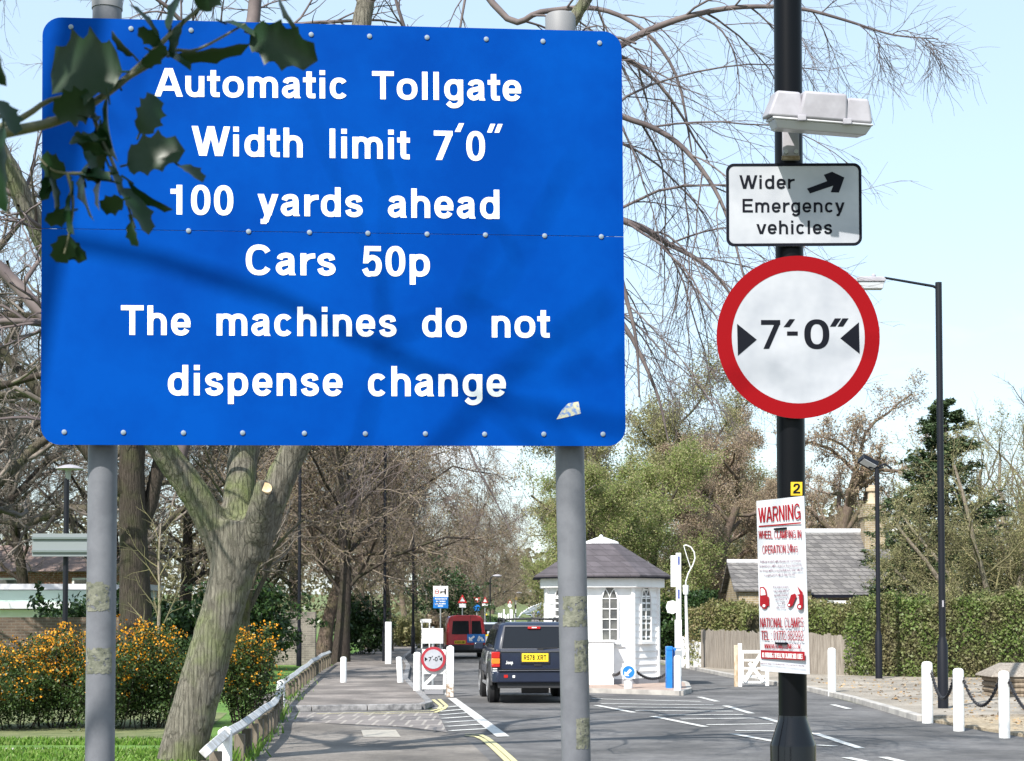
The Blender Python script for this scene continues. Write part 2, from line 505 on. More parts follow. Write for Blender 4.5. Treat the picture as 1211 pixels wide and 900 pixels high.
    if ch == '1': return [st(m + .06), hb(m - .25, m + .06, .78), ('P', [(m - .02, .8), (m + .1, .8), (m + .1, 1), (m + .02, 1)])]
    if ch == '2': return [('S', cat([(rl + .0, .68), (rl + .08, .9), (m, t + o), (rr - .07, .9), (rr - .02, .7), (m + .1, .45), (rl + .06, .22), (rl, .1)])), hb(rl - v / 2, rr + v / 2, bt)]
    if ch == '3': return [('S', cat([(rl, .74), (rl + .1, .93), (m, t + o), (rr - .06, .9), (rr - .06, .66), (m + .06, .53)])), ('S', cat([(m - .05, .53), (m + .08, .53), (rr - .04, .42), (rr - .02, .18), (m, bt - o), (rl + .08, .09), (rl - .01, .28)]))]
    if ch == '4': return [st(r - .08), hb(.03, w - .02, .3), D(v / 2 + .03, .28, r - .1, 1, 1.0)]
    if ch == '5': return [hb(l, w - .08, t), D(l - .0, .42, l + .05, 1, .9), ('S', cat([(l + .02, .5), (m, .62), (rr - .05, .53), (rr, .32), (rr - .08, .1), (m - .02, bt - o), (rl + .09, .07), (rl - .01, .24)]))]
    if ch == '6': return [('S', sarc(m, .32, rx, .32 - bt + o, 0, 360, 30)), ('S', cat([(rr - .02, .8), (rr - .14, .95), (m, t), (rl + .06, .8), (rl, .5), (rl, .3)]))]
    if ch == '9': return [('S', sarc(m, .68, rx, t - .68 + o, 0, 360, 30)), ('S', cat([(rl + .02, .2), (rl + .14, .05), (m, bt), (rr - .06, .2), (rr, .5), (rr, .7)]))]
    if ch == '7': return [hb(.05, w - .05, t), D(m - .16, 0, w - v / 2 - .06, 1 - h * .7)]
    if ch == '8': return [ring(m, .74, rx - .04, t - .74 + o), ring(m, .28, rx, .28 - bt + o)]
    if ch == '.': return [bx(m - v / 2, 0, m + v / 2, h)]
    if ch == ',': return [bx(m - v / 2, -.1, m + v / 2, h)]
    if ch == ':': return [bx(m - v / 2, 0, m + v / 2, h), bx(m - v / 2, XH - h, m + v / 2, XH)]
    if ch in '-\u2010': return [hb(.06, w - .06, .38)]
    if ch == '\u2032': return [('P', [(.0, .97), (.2, .97), (.34, 1.27), (.16, 1.27)])]
    if ch == '\u2033': return [('P', [(.0, .97), (.17, .97), (.3, 1.27), (.13, 1.27)]), ('P', [(.27, .97), (.44, .97), (.57, 1.27), (.4, 1.27)])]
    if ch == '+': return [hb(.08, w - .08, .38), st(m, .08, .68)]
    if ch == '\u00a3': return [hb(.05, w - .05, bt), hb(.05, w - .2, .45), ('S', cat([(l + .1, .05), (l + .12, .7), (m + .05, t), (rr, .8)]))]
    return []

def letters(mb, text, origin, ex, ey, en, v=0.2, h=0.17, track=0.0, depth=0.0015, space=None):
    """lay text from origin; ex, ey are world vectors of one cap height along and up; en is the outward normal. Returns advance"""
    x = 0.0; k = 0
    for ch in text:
        if ch != ' ':
            for kind, p in glyph(ch, v, h):
                lift = en * (depth + 0.00012 * (k % 9)); k += 1
                if kind == 'P':
                    q = [origin + ex * (x + a) + ey * b_ + lift for a, b_ in p]
                    mb.prism(q, -en * depth)
                else:
                    L, Rr = [], []
                    n = len(p)
                    closed = n > 3 and abs(p[0][0] - p[-1][0]) + abs(p[0][1] - p[-1][1]) < 1e-6
                    for i in range(n):
                        a = p[i - 1] if i else (p[-2] if closed else p[0])
                        c = p[i + 1] if i < n - 1 else (p[1] if closed else p[-1])
                        tx, ty = c[0] - a[0], c[1] - a[1]; q = math.hypot(tx, ty) or 1
                        nx, ny = -ty / q, tx / q
                        L.append((p[i][0] + nx * v / 2, p[i][1] + ny * h / 2)); Rr.append((p[i][0] - nx * v / 2, p[i][1] - ny * h / 2))
                    pts = [origin + ex * (x + a) + ey * b_ + lift for a, b_ in L + Rr]
                    mb.add(pts, [(i, i + 1, n + i + 1, n + i) for i in range(n - 1)])
        x += (space if (ch == ' ' and space) else WID[ch]) + track
    return x

def text_width(text, track=0.0, space=None):
    return sum((space if (c == ' ' and space) else WID[c]) + track for c in text)

# ---------------------------------------------------------------- branches and leaves
def vadd(a, b, k=1.0): return (a[0] + b[0] * k, a[1] + b[1] * k, a[2] + b[2] * k)
def vnorm(a):
    l = math.sqrt(a[0] ** 2 + a[1] ** 2 + a[2] ** 2) or 1.0
    return (a[0] / l, a[1] / l, a[2] / l)
def vcross(a, b): return (a[1] * b[2] - a[2] * b[1], a[2] * b[0] - a[0] * b[2], a[0] * b[1] - a[1] * b[0])

def grow(rng, p, d, L, r, lv, K, out):
    k = K[lv]; n = k['n']; s = L / n; w = k.get('wob', .2); tr = k.get('trop', 0.0); tip = k.get('tip', .35)
    pts, rad, ds = [p], [r], [d]
    for i in range(n):
        d = vnorm((d[0] + rng.gauss(0, w), d[1] + rng.gauss(0, w), d[2] + rng.gauss(0, w) + tr))
        p = vadd(p, d, s)
        pts.append(p); rad.append(r * (1 - (1 - tip) * (i + 1) / n)); ds.append(d)
    out.append((pts, rad, lv))
    spawn(rng, pts, rad, L, lv, K, out)

def spawn(rng, pts, rad, L, lv, K, out, num=None):
    if lv + 1 >= len(K): return
    c = K[lv + 1]; t0 = c.get('t0', .25); m = num if num is not None else c['num']
    if isinstance(m, tuple): m = rng.randint(*m)
    az = rng.uniform(0, 6.28); n = len(pts) - 1
    for j in range(m):
        t = t0 + (1 - t0) * (j + rng.random()) / m
        f = min(t * n, n - 1e-4); i = int(f); f -= i
        q = tuple(pts[i][a] * (1 - f) + pts[i + 1][a] * f for a in range(3))
        d = vnorm(tuple(pts[i + 1][a] - pts[i][a] for a in range(3)))
        rr = rad[i] * (1 - f) + rad[i + 1] * f
        az += 2.4 + rng.gauss(0, .5)
        u = vnorm(vcross(d, (0.31, 0.21, 0.93) if abs(d[2]) < .95 else (1, 0, 0))); w = vcross(d, u)
        an = R(c.get('ang', 45)) * rng.uniform(.7, 1.25)
        s_, co = math.sin(an), math.cos(an)
        e = tuple(d[a] * co + (u[a] * math.cos(az) + w[a] * math.sin(az)) * s_ for a in range(3))
        LL = c['L'] * rng.uniform(.65, 1.25) * (1 - c.get('fall', .4) * t) if 'L' in c else L * c.get('len', .5) * rng.uniform(.7, 1.2) * (1 - c.get('fall', .4) * t)
        grow(rng, q, e, LL, max(c.get('rmin', .004), rr * c.get('rr', .6)), lv + 1, K, out)

def tubes(name, polys, mats, sides=None, extra=None, smooth=True):
    """one mesh from many branch polylines [(pts, radii, level)]; sides per level; extra = (verts, quad idx) of leaf faces with material 1"""
    groups = {}
    for pts, rad, lv in polys:
        groups.setdefault((len(pts), sides[min(lv, len(sides) - 1)]), []).append((pts, rad))
    V, I, base = [], [], 0
    for (n, sd), g in groups.items():
        P = np.array([x[0] for x in g], float); Q = np.array([x[1] for x in g], float)
        T = np.gradient(P, axis=1); T /= np.linalg.norm(T, axis=2, keepdims=True) + 1e-9
        ref = np.where(np.abs(T[:, :1, 2:3]) < .85, np.array([0, 0, 1.0]), np.array([1.0, 0, 0]))
        U = ref - T * (T * ref).sum(2, keepdims=True); U /= np.linalg.norm(U, axis=2, keepdims=True) + 1e-9
        Wv = np.cross(T, U)
        a = np.arange(sd) * 2 * np.pi / sd
        X = P[:, :, None] + (U[:, :, None] * np.cos(a)[:, None] + Wv[:, :, None] * np.sin(a)[:, None]) * Q[:, :, None, None]
        B = len(g); V.append(X.reshape(-1, 3))
        b = np.arange(B)[:, None, None] * n * sd; i = np.arange(n - 1)[None, :, None] * sd; k = np.arange(sd)[None, None, :]; k2 = (k + 1) % sd
        q = np.stack([b + i + k, b + i + k2, b + i + sd + k2, b + i + sd + k], -1) + base
        I.append(q.reshape(-1)); base += B * n * sd
    ntw = sum(len(i) for i in I) // 4
    mi = [np.zeros(ntw, np.int32)]
    if extra is not None:
        for k, (ev, ei) in enumerate(extra):
            V.append(ev); I.append(ei + base); base += len(ev); mi.append(np.full(len(ei) // 4, k + 1, np.int32))
    return raw_mesh(name, np.concatenate(V), 4, np.concatenate(I), mats, np.concatenate(mi), smooth)

def leaves(pos, size, seed=0, jit=0.4, aspect=.6, flat=0.0, nrm=None):
    """leaf-shaped quads at pos (N,3); returns verts, idx"""
    g = np.random.default_rng(seed); pos = np.asarray(pos, float); N = len(pos)
    a = g.normal(size=(N, 3)); a /= np.linalg.norm(a, axis=1, keepdims=True)
    b = g.normal(size=(N, 3))
    if nrm is not None: b = b * .45 + np.cross(a, nrm)
    if flat: a[:, 2] *= (1 - flat); b[:, 2] *= (1 - flat)
    b -= a * (a * b).sum(1, keepdims=True); b /= np.linalg.norm(b, axis=1, keepdims=True) + 1e-9
    s = size * g.uniform(1 - jit, 1 + jit, (N, 1))
    c = np.cross(a, b) * s * .12
    V = np.stack([pos - a * s * .5, pos + b * s * aspect * .5 + c, pos + a * s * .5, pos - b * s * aspect * .5 + c], 1).reshape(-1, 3)
    return V, np.arange(N * 4)

def twig_points(polys, lvmin, n, seed=0, spread=.05):
    g = np.random.default_rng(seed)
    seg = [(p[i], p[i + 1]) for p, r, l in polys if l >= lvmin for i in range(len(p) - 1)]
    A = np.array(seg); k = g.integers(0, len(A), n); t = g.random((n, 1))
    return A[k, 0] * (1 - t) + A[k, 1] * t + g.normal(size=(n, 3)) * spread

def tree(name, label, cat, loc, meshes, rotz=0, sc=1.0, group=None):
    t = thing(name, label, cat, loc, rotz, group)
    t.scale = (sc, sc, sc) if not isinstance(sc, tuple) else sc
    for part, me in meshes: link(part, me, t)
    return t

def make_tree(seed, K, r0, H, split, bark, twig, leaf=None, nleaf=0, lsize=.1, lspread=.15, sides=(9, 6, 4, 3, 3, 3), lean=(0, 0), lvleaf=None, sx=.6):
    """trunk mesh (levels below split) and crown mesh (the rest plus leaves), base at the origin"""
    rng = random.Random(seed); out = []
    d = vnorm((lean[0], lean[1], 1))
    grow(rng, (0, 0, -.15), d, H, r0, 0, K, out)
    p0, q0 = out[0][0], out[0][1]
    q0[0] *= 1.45; q0[1] *= 1.08
    lo = [x for x in out if x[2] < split]; hi = [x for x in out if x[2] >= split]
    ex = None; mats = [twig]
    if leaf is not None:
        ls = leaf if isinstance(leaf, list) else [leaf]
        ex = [leaves(twig_points(hi, lvleaf if lvleaf is not None else len(K) - 2, nleaf // len(ls), seed + 5 + i, lspread), lsize, seed + 9 + i, aspect=sx) for i in range(len(ls))]
        mats += ls
    tm = tubes('trunk', lo, [bark], sides)
    cm = tubes('crown', hi, mats, sides, ex)
    return [('trunk', tm), ('crown', cm)]

# ---------------------------------------------------------------- bark, twig and leaf materials
def barkmat(name, c1, c2, c3, sc=1.0):
    m = bpy.data.materials.new(name); m.use_nodes = True; t = m.node_tree; b = t.nodes['Principled BSDF']
    b.inputs['Roughness'].default_value = .9; b.inputs['Specular IOR Level'].default_value = .2
    c = t.nodes.new('ShaderNodeTexCoord'); mpn = t.nodes.new('ShaderNodeMapping'); mpn.inputs['Scale'].default_value = (15 * sc, 15 * sc, 3.2 * sc)
    t.links.new(c.outputs['Object'], mpn.inputs['Vector'])
    n = t.nodes.new('ShaderNodeTexNoise'); n.inputs['Scale'].default_value = 2.4; n.inputs['Detail'].default_value = 9; n.inputs['Roughness'].default_value = .74; n.inputs['Distortion'].default_value = .9
    t.links.new(mpn.outputs[0], n.inputs['Vector'])
    r = t.nodes.new('ShaderNodeValToRGB'); e = r.color_ramp.elements; e[0].position = .36; e[0].color = (*c1, 1); e[1].position = .66; e[1].color = (*c2, 1)
    t.links.new(n.outputs['Fac'], r.inputs['Fac'])
    n2 = t.nodes.new('ShaderNodeTexNoise'); n2.inputs['Scale'].default_value = 1.7; n2.inputs['Detail'].default_value = 5
    t.links.new(c.outputs['Object'], n2.inputs['Vector'])
    r2 = t.nodes.new('ShaderNodeValToRGB'); r2.color_ramp.elements[0].position = .48; r2.color_ramp.elements[0].color = (0, 0, 0, 1); r2.color_ramp.elements[1].position = .66
    t.links.new(n2.outputs['Fac'], r2.inputs['Fac'])
    mm = t.nodes.new('ShaderNodeMix'); mm.data_type = 'RGBA'; mm.inputs['B'].default_value = (*c3, 1)
    t.links.new(r2.outputs['Color'], mm.inputs['Factor']); t.links.new(r.outputs['Color'], mm.inputs['A'])
    mv = t.nodes.new('ShaderNodeMapping'); mv.inputs['Scale'].default_value = (27 * sc, 27 * sc, 2.6 * sc)      # fissures between the ridges
    nd = t.nodes.new('ShaderNodeMix'); nd.data_type = 'RGBA'; nd.inputs['Factor'].default_value = .30
    t.links.new(c.outputs['Object'], mv.inputs['Vector']); t.links.new(mv.outputs[0], nd.inputs['A']); t.links.new(n.outputs['Color'], nd.inputs['B'])
    vo = t.nodes.new('ShaderNodeTexVoronoi'); vo.feature = 'DISTANCE_TO_EDGE'; vo.inputs['Scale'].default_value = 1.0; t.links.new(nd.outputs['Result'], vo.inputs['Vector'])
    vr = t.nodes.new('ShaderNodeValToRGB'); vr.color_ramp.elements[0].position = .0; vr.color_ramp.elements[0].color = (.42, .40, .38, 1); vr.color_ramp.elements[1].position = .16
    t.links.new(vo.outputs['Distance'], vr.inputs['Fac'])
    mf = t.nodes.new('ShaderNodeMix'); mf.data_type = 'RGBA'; mf.blend_type = 'MULTIPLY'; mf.inputs['Factor'].default_value = .3
    t.links.new(mm.outputs['Result'], mf.inputs['A']); t.links.new(vr.outputs['Color'], mf.inputs['B'])
    t.links.new(mf.outputs['Result'], b.inputs['Base Color'])
    bp0 = t.nodes.new('ShaderNodeBump'); bp0.inputs['Strength'].default_value = .8; bp0.inputs['Distance'].default_value = .03
    t.links.new(vr.outputs['Color'], bp0.inputs['Height'])
    bp = t.nodes.new('ShaderNodeBump'); t.links.new(bp0.outputs['Normal'], bp.inputs['Normal']); bp.inputs['Strength'].default_value = .6; bp.inputs['Distance'].default_value = .035
    t.links.new(n.outputs['Fac'], bp.inputs['Height']); t.links.new(bp.outputs['Normal'], b.inputs['Normal'])
    MATS[name] = m
    return m
bark_ash = barkmat('ash bark', (.10, .092, .074), (.225, .208, .17), (.16, .185, .08))
bark_dark = barkmat('dark bark', (.04, .033, .027), (.085, .068, .058), (.06, .058, .035))
bark_mossy = barkmat('mossy bark', (.05, .045, .03), (.16, .135, .105), (.12, .125, .06))
bark_pale = barkmat('pale bark', (.16, .13, .10), (.36, .31, .25), (.20, .20, .11))
bark_oak = barkmat('oak bark', (.09, .065, .05), (.22, .17, .14), (.16, .14, .08))
twig_purple = mat('purple twigs', (.075, .058, .060), .8, col2=(.15, .12, .115), scale=1.5)
twig_brown = mat('brown twigs', (.15, .12, .09), .8, col2=(.25, .20, .155), scale=1.2)
twig_grey = mat('grey twigs', (.10, .085, .07), .8, col2=(.20, .17, .145), scale=1.2)
twig_pink = mat('pink brown twigs', (.17, .125, .10), .8, col2=(.27, .205, .17), scale=1.2)
twig_olive = mat('olive twigs', (.10, .09, .045), .8, col2=(.19, .17, .08), scale=1.2)
bud_brown = leafmat('brown buds', [(.13, .095, .06), (.22, .16, .10), (.18, .165, .075), (.27, .21, .14)], trans=.2)
bud_pink = leafmat('pink brown buds', [(.24, .17, .12), (.34, .25, .18), (.28, .24, .14), (.38, .30, .23)], trans=.25)
leaf_olive = leafmat('olive spring leaves', [(.23, .235, .10), (.34, .32, .16), (.28, .29, .12), (.40, .34, .22)], trans=.4)
leaf_fresh = leafmat('fresh green leaves', [(.17, .25, .06), (.26, .33, .10), (.22, .28, .07), (.33, .34, .16)], trans=.4)
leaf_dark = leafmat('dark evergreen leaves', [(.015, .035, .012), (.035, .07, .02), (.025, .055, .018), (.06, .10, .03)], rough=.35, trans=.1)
leaf_needle = leafmat('conifer needles', [(.025, .05, .022), (.06, .095, .04), (.045, .075, .03), (.10, .125, .06)], trans=.05)
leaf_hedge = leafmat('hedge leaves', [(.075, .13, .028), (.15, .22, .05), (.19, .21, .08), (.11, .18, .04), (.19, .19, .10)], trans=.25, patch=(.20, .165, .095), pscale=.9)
leaf_hedge_dry = leafmat('brownish hedge leaves', [(.16, .15, .065), (.24, .20, .10), (.15, .18, .05), (.28, .22, .13)], trans=.25, patch=(.14, .19, .05), pscale=.6)
leaf_holly = leafmat('holly leaves', [(.005, .022, .007), (.013, .04, .009), (.008, .028, .010), (.03, .06, .014)], rough=.36, trans=.08)
leaf_shrub = leafmat('shrub leaves', [(.018, .042, .012), (.05, .085, .02), (.03, .06, .016), (.09, .125, .035)], rough=.4, trans=.15)
flower_orange = leafmat('orange flowers', [(.72, .28, .01), (.80, .38, .02), (.65, .22, .01), (.82, .50, .06)], trans=.3)

# ================================================================ SETTING
asphalt = mat('asphalt', (.115, .111, .115), .88, grain=.42, col2=(.17, .165, .162), scale=2.2, detail=9, lo=.3, hi=.7, bump=.35, bscale=90)
asphalt_old = mat('worn asphalt', (.165, .148, .135), .9, grain=.42, col2=(.25, .225, .20), scale=1.4, detail=9, lo=.3, hi=.7, bump=.35, bscale=80)
paving = mat('footpath tarmac', (.17, .15, .14), .9, grain=.42, col2=(.27, .24, .22), scale=1.1, detail=9, lo=.3, hi=.7, bump=.3, bscale=60)
paving_tan = mat('gravelly footpath', (.29, .255, .21), .9, grain=.35, gscale=45, col2=(.40, .355, .30), scale=2.1, detail=9, lo=.3, hi=.7, bump=.4, bscale=50)
kerbstone = mat('kerb stone', (.30, .285, .27), .85, col2=(.44, .42, .39), scale=3, bump=.2)
kerb_dark = mat('granite kerb', (.10, .10, .105), .7, col2=(.34, .33, .33), scale=7, lo=.35, hi=.65, bump=.3)
soil = mat('soil', (.10, .075, .05), .95, col2=(.20, .16, .11), scale=2.0, detail=9, bump=.6, bscale=14)
grassm = mat('mown grass', (.06, .14, .018), .9, col2=(.13, .24, .04), scale=1.3, detail=9, lo=.35, hi=.65, bump=.6, bscale=45)
roughgrass = mat('rough grass', (.07, .11, .03), .95, col2=(.17, .19, .07), scale=1.0, detail=9, lo=.35, hi=.65, bump=.6, bscale=25)
paint_w = mat('road paint white', (.58, .58, .56), .7, col2=(.22, .22, .22), scale=11, detail=10, lo=.50, hi=.74)
paint_y = mat('road paint yellow', (.58, .53, .27), .7, col2=(.40, .37, .25), scale=9, detail=8, lo=.5, hi=.72)
setts = brickmat('stone setts', (.24, .215, .205), (.19, .17, .165), (.36, .33, .30), 1.0, .27, 1.25, .028, axis='XY', sq=.4)
island_pave = mat('red brown paving', (.30, .22, .185), .9, col2=(.40, .31, .26), scale=4, bump=.3, bscale=40)
gravel_m = mat('gravel', (.22, .17, .11), .95, col2=(.42, .35, .25), scale=16, detail=8, lo=.4, hi=.6, bump=1.0, bscale=30)

def structure(name, mb, m, **k):
    o = mb.build(name, m, **k); tag(o, kind='structure'); return o

g = MB()
ys = [-40, 200, 400, 1100]
for a, b in zip(ys[:-1], ys[1:]):
    g.poly([(-700, a, hz(a) - .012), (700, a, hz(a) - .012), (700, b, hz(b) - .012), (-700, b, hz(b) - .012)])
structure('ground', g, roughgrass, smooth=0)

def interp(tab, y):
    for (y0, v0), (y1, v1) in zip(tab[:-1], tab[1:]):
        if y <= y1: return v0 + (v1 - v0) * (y - y0) / (y1 - y0)
    return tab[-1][1]
ROAD_L = [(4, -7.5), (20, -3.4), (22, -3.5), (31.5, -4.6), (32.3, -1.5), (37, -2.0), (41, -2.4), (46, -2.9), (58, -3.55), (70, -4.5), (100, -5.6), (150, -4.2), (200, -2.5), (275, 0), (400, 7)]
ROAD_R = [(4, 9), (20, 8.2), (24.6, 7.5), (28.7, 6.95), (34, 6.98), (40, 7.05), (48, 6.6), (58, 5.96), (70, 5), (100, 3.2), (150, 3.4), (200, 4.8), (275, 7), (400, 15)]
g = MB()
yy = sorted(set([y for y, _ in ROAD_L + ROAD_R]))
for a, b in zip(yy[:-1], yy[1:]):
    g.poly([(interp(ROAD_L, a), a, hz(a)), (interp(ROAD_R, a), a, hz(a)), (interp(ROAD_R, b), b, hz(b)), (interp(ROAD_L, b), b, hz(b))])
structure('road', g, asphalt, smooth=0)

def flat(name, pix, m, z=.004, world=None):
    pts = world or [gp(x, y, z) for x, y in pix]
    return structure(name, MB().poly([(p[0], p[1], z) for p in pts]), m, smooth=0)

# side entrance in front of the footpath: worn tarmac, then a band of setts
flat('side_entrance', [(262, 960), (318, 880), (338, 852), (522, 866), (548, 870), (606, 925), (640, 960)], asphalt_old)
flat('sett_band', [(338, 853), (341, 842.6), (517, 841.8), (529, 866), (480, 859.5)], setts, z=.008)
flat('drain_cover', [(427, 863), (468, 863), (474, 871.5), (430, 871.5)], mat('drain cover', (.30, .28, .25), .8, col2=(.38, .35, .3), scale=8), z=.009)

# footpath on the left with its granite kerb
fl = [gp(333, 842, 0), gp(505, 838, 0), gp(506, 832, 0), gp(496, 822, 0)]
path_l = [(-4.75, 31.3), (-1.72, 32.2), (-1.62, 33.2), (-1.95, 36.5), (-2.4, 41), (-2.9, 46), (-3.55, 58), (-4.5, 70), (-5.6, 100), (-4.2, 150), (-2.5, 200), (0, 275)]
path_w = [(-5.25, 36), (-6.15, 58), (-6.9, 70), (-8.2, 100), (-7.2, 150), (-5.5, 200), (-3, 275)]
g = MB()
poly = path_l[:10] + path_w[4::-1][0:0] + [(-7.2, 150), (-8.2, 100), (-6.9, 70), (-6.15, 58), (-5.25, 36)]
g.prism([(x, y, .1) for x, y in poly], (0, 0, -.14))
structure('footpath', g, paving, smooth=0)
g = MB()
for (x0, y0), (x1, y1) in zip(path_l[:9], path_l[1:10]):
    n = max(1, int(math.hypot(x1 - x0, y1 - y0) / .9))
    for i in range(n):
        a = Vector((x0 + (x1 - x0) * i / n, y0 + (y1 - y0) * i / n, .055)); b = Vector((x0 + (x1 - x0) * (i + 1) / n, y0 + (y1 - y0) * (i + 1) / n, .055))
        d = (b - a).normalized(); g.beam(a + d * .008, b - d * .008, .15, .115)
structure('kerb', g, kerb_dark, bevel=.012, smooth=0)

# far footpath and kerb on the other side
kr = [(9.3, 16), (8.25, 20), (7.5, 24.6)]
kr2 = [gp(1090, 853), gp(1050, 841), gp(1010, 829.5), gp(960, 817.5), gp(880, 804), gp(810, 790), gp(760, 779)]
kr2 = [(p.x, p.y) for p in kr2]
g = MB()
outer = [(7.6, 66), (9.5, 58), (12.6, 50), (17, 46.5), (26, 44), (26, 30), (9.6, 29.4)]
g.prism([(x, y, .09) for x, y in kr2 + outer], (0, 0, -.14))
structure('footpath', g, paving_tan, smooth=0)
g = MB()
for (x0, y0), (x1, y1) in zip(kr2[:-1], kr2[1:]):
    n = max(1, int(math.hypot(x1 - x0, y1 - y0) / .9))
    for i in range(n):
        a = Vector((x0 + (x1 - x0) * i / n, y0 + (y1 - y0) * i / n, .045)); b = Vector((x0 + (x1 - x0) * (i + 1) / n, y0 + (y1 - y0) * (i + 1) / n, .045))
        d = (b - a).normalized(); g.beam(a + d * .006, b - d * .006, .16, .115)
structure('kerb', g, kerbstone, bevel=.012, smooth=0)
# gravel bed with the chained bollards
g = MB()
gb = kr + [(6.95, 28.75), (9.6, 29.5), (15, 30.2), (26, 30.2), (26, 12), (11, 12)]
g.prism([(x, y, .045) for x, y in gb], (0, 0, -.1))
structure('gravel_bed', g, gravel_m, smooth=0)

# lawns and beds on the left
flat('lawn', None, grassm, z=.0, world=[(-60, 10), (-4.7, 10), (-3.75, 20), (-4.95, 31.5), (-6.3, 58), (-7.1, 70), (-8.4, 100), (-60, 100)])
flat('shrub_bed', None, mat('bed earth', (.09, .115, .04), .95, col2=(.17, .185, .08), scale=3, detail=9, bump=.6, bscale=20), z=.006, world=[(-14, 24.3), (-6.2, 23.6), (-4.6, 25.0), (-5.2, 31), (-8, 33), (-14, 30)])
flat('path', None, mat('pale path', (.33, .30, .27), .9, col2=(.42, .39, .35), scale=3), z=.008, world=[(-20, 23.0), (-3.98, 22.2), (-4.02, 22.5), (-20, 23.5)])
flat('verge', None, grassm, z=.003, world=[(-8.3, 100), (-6.95, 70), (-12, 70), (-20, 100), (-20, 190), (-6, 190), (-7.3, 150)])

# island of the toll booth
g = MB()
isl = [gp(690, 819), gp(805, 822.5), gp(815, 819), gp(812, 812)]
isl = [(p.x, p.y) for p in isl] + [(4.45, 47.5), (3.8, 50), (1.2, 50.5), (.85, 41.6)]
g.prism([(x, y, .1) for x, y in isl], (0, 0, -.14))
structure('traffic_island', g, island_pave, bevel=.02)
g = MB()
for (x0, y0), (x1, y1) in zip(isl, isl[1:] + isl[:1]):
    a, b = Vector((x0, y0, .05)), Vector((x1, y1, .05)); g.beam(a, b, .12, .11)
structure('kerb', g, kerbstone, smooth=0)

# ---- painted markings
def stripe(g, a, b, w, z=.009):
    a, b = gp(*a, z), gp(*b, z); d = (b - a).normalized(); n = Vector((-d.y, d.x, 0)) * w / 2
    g.poly([a - n, b - n, b + n, a + n])
C4 = lambda X, Y: (700 + X / 4.658, 770 + Y / 4.658)
C7 = lambda X, Y: (780 + X / 2.81, 720 + Y / 2.81)
C3 = lambda X, Y: (470 + X / 4.5, 700 + Y / 4.5)
g = MB()
for q in [((0, 262), (600, 277)), ((50, 289), (670, 296)), ((145, 307), (725, 315)), ((240, 327), (775, 331)), ((370, 352), (835, 349)), ((490, 374), (893, 369)), ((635, 405), (1000, 400)), ((790, 438), (1100, 440))]:
    stripe(g, C4(*q[0]), C4(*q[1]), .15)
for q in [((25, 298), (235, 338)), ((335, 358), (625, 416)), ((780, 455), (1010, 497)), ((590, 252), (690, 277)), ((735, 300), (880, 343)), ((935, 364), (1060, 398))]:
    stripe(g, C4(*q[0]), C4(*q[1]), .13)
for q in [((515, 413), (668, 463)), ((620, 493), (690, 508)), ((742, 492), (810, 508)), ((575, 318), (630, 332)), ((520, 452), (587, 456)), ((430, 392), (500, 412))]:
    stripe(g, C7(*q[0]), C7(*q[1]), .13)
structure('lane_markings', g, paint_w, smooth=0)
g = MB()
for y in (612, 630, 648, 667, 688, 709, 732):
    x0 = 205 + (y - 610) * .60; x1 = 300 + (y - 590) * 1.36
    stripe(g, C3(x0, y + 6), C3(x1, y - 6), .14)
g.poly([gp(*C3(*q), .012) for q in ((268, 565), (312, 565), (597, 768), (527, 770))])
structure('box_marking', g, paint_w, smooth=0)
g = MB()
for line in ([(362, 755), (440, 758), (475, 775), (525, 812), (600, 878), (660, 935)], [(360, 764), (420, 768), (455, 784), (505, 824), (575, 890), (625, 940)],
             [(190, 572), (232, 606), (222, 622), (180, 632), (0, 636), (-180, 642), (-430, 648)], [(222, 570), (262, 606), (246, 622), (200, 641), (0, 645), (-180, 650)]):
    for a, b in zip(line[:-1], line[1:]): stripe(g, C3(*a), C3(*b), .075, .013)
structure('yellow_lines', g, paint_y, smooth=0)

# grass blades by the fence and on the near lawn
rng = np.random.default_rng(3)
def blades(name, pos, h, m, seed):
    N = len(pos); q = np.random.default_rng(seed); a = q.uniform(0, 6.28, N); hh = h * q.uniform(.5, 1.4, N); w = .012 + .01 * q.random(N)
    dx, dy = np.cos(a) * w, np.sin(a) * w; lx, ly = q.normal(0, .35, N) * hh, q.normal(0, .35, N) * hh
    P = np.asarray(pos)
    V = np.stack([P + np.stack([-dx, -dy, 0 * a], 1), P + np.stack([dx, dy, 0 * a], 1), P + np.stack([dx * .3 + lx, dy * .3 + ly, hh], 1), P + np.stack([-dx * .3 + lx, -dy * .3 + ly, hh], 1)], 1).reshape(-1, 3)
    o = link(name, raw_mesh(name, V, 4, np.arange(N * 4), [m])); tag(o, kind='stuff'); return o
blade_m = leafmat('grass blades', [(.07, .16, .015), (.12, .24, .03), (.17, .29, .05), (.2, .25, .08)], trans=.3)
n = 26000
P = np.stack([rng.uniform(-9, -3.7, n), rng.uniform(19.5, 24.0, n), np.zeros(n)], 1)
P = P[(P[:, 0] < -3.72 - (P[:, 1] - 20) * .1)]
P = P[~((P[:, 1] > 22.15) & (P[:, 1] < 23.2))]
o = blades('grass', P, .06, blade_m, 1); tag(o, 'short bright green grass of the lawn beside the pale path', 'grass')
pp = []
for t in np.linspace(0, 1, 46):
    y = 20 + 34 * t ** 1.3; x = -3.30 - (y - 19) * .0905 + rng.normal(0, .05)
    c = int(rng.integers(14, 60)); sp = rng.uniform(.08, .22)
    pp.append(np.stack([x + np.abs(rng.normal(0, sp, c)), y + rng.normal(0, .3, c), np.zeros(c)], 1))
o = blades('weeds', np.concatenate(pp), .16, blade_m, 2); tag(o, 'tufts of green weeds along the foot of the low rail fence', 'weeds')
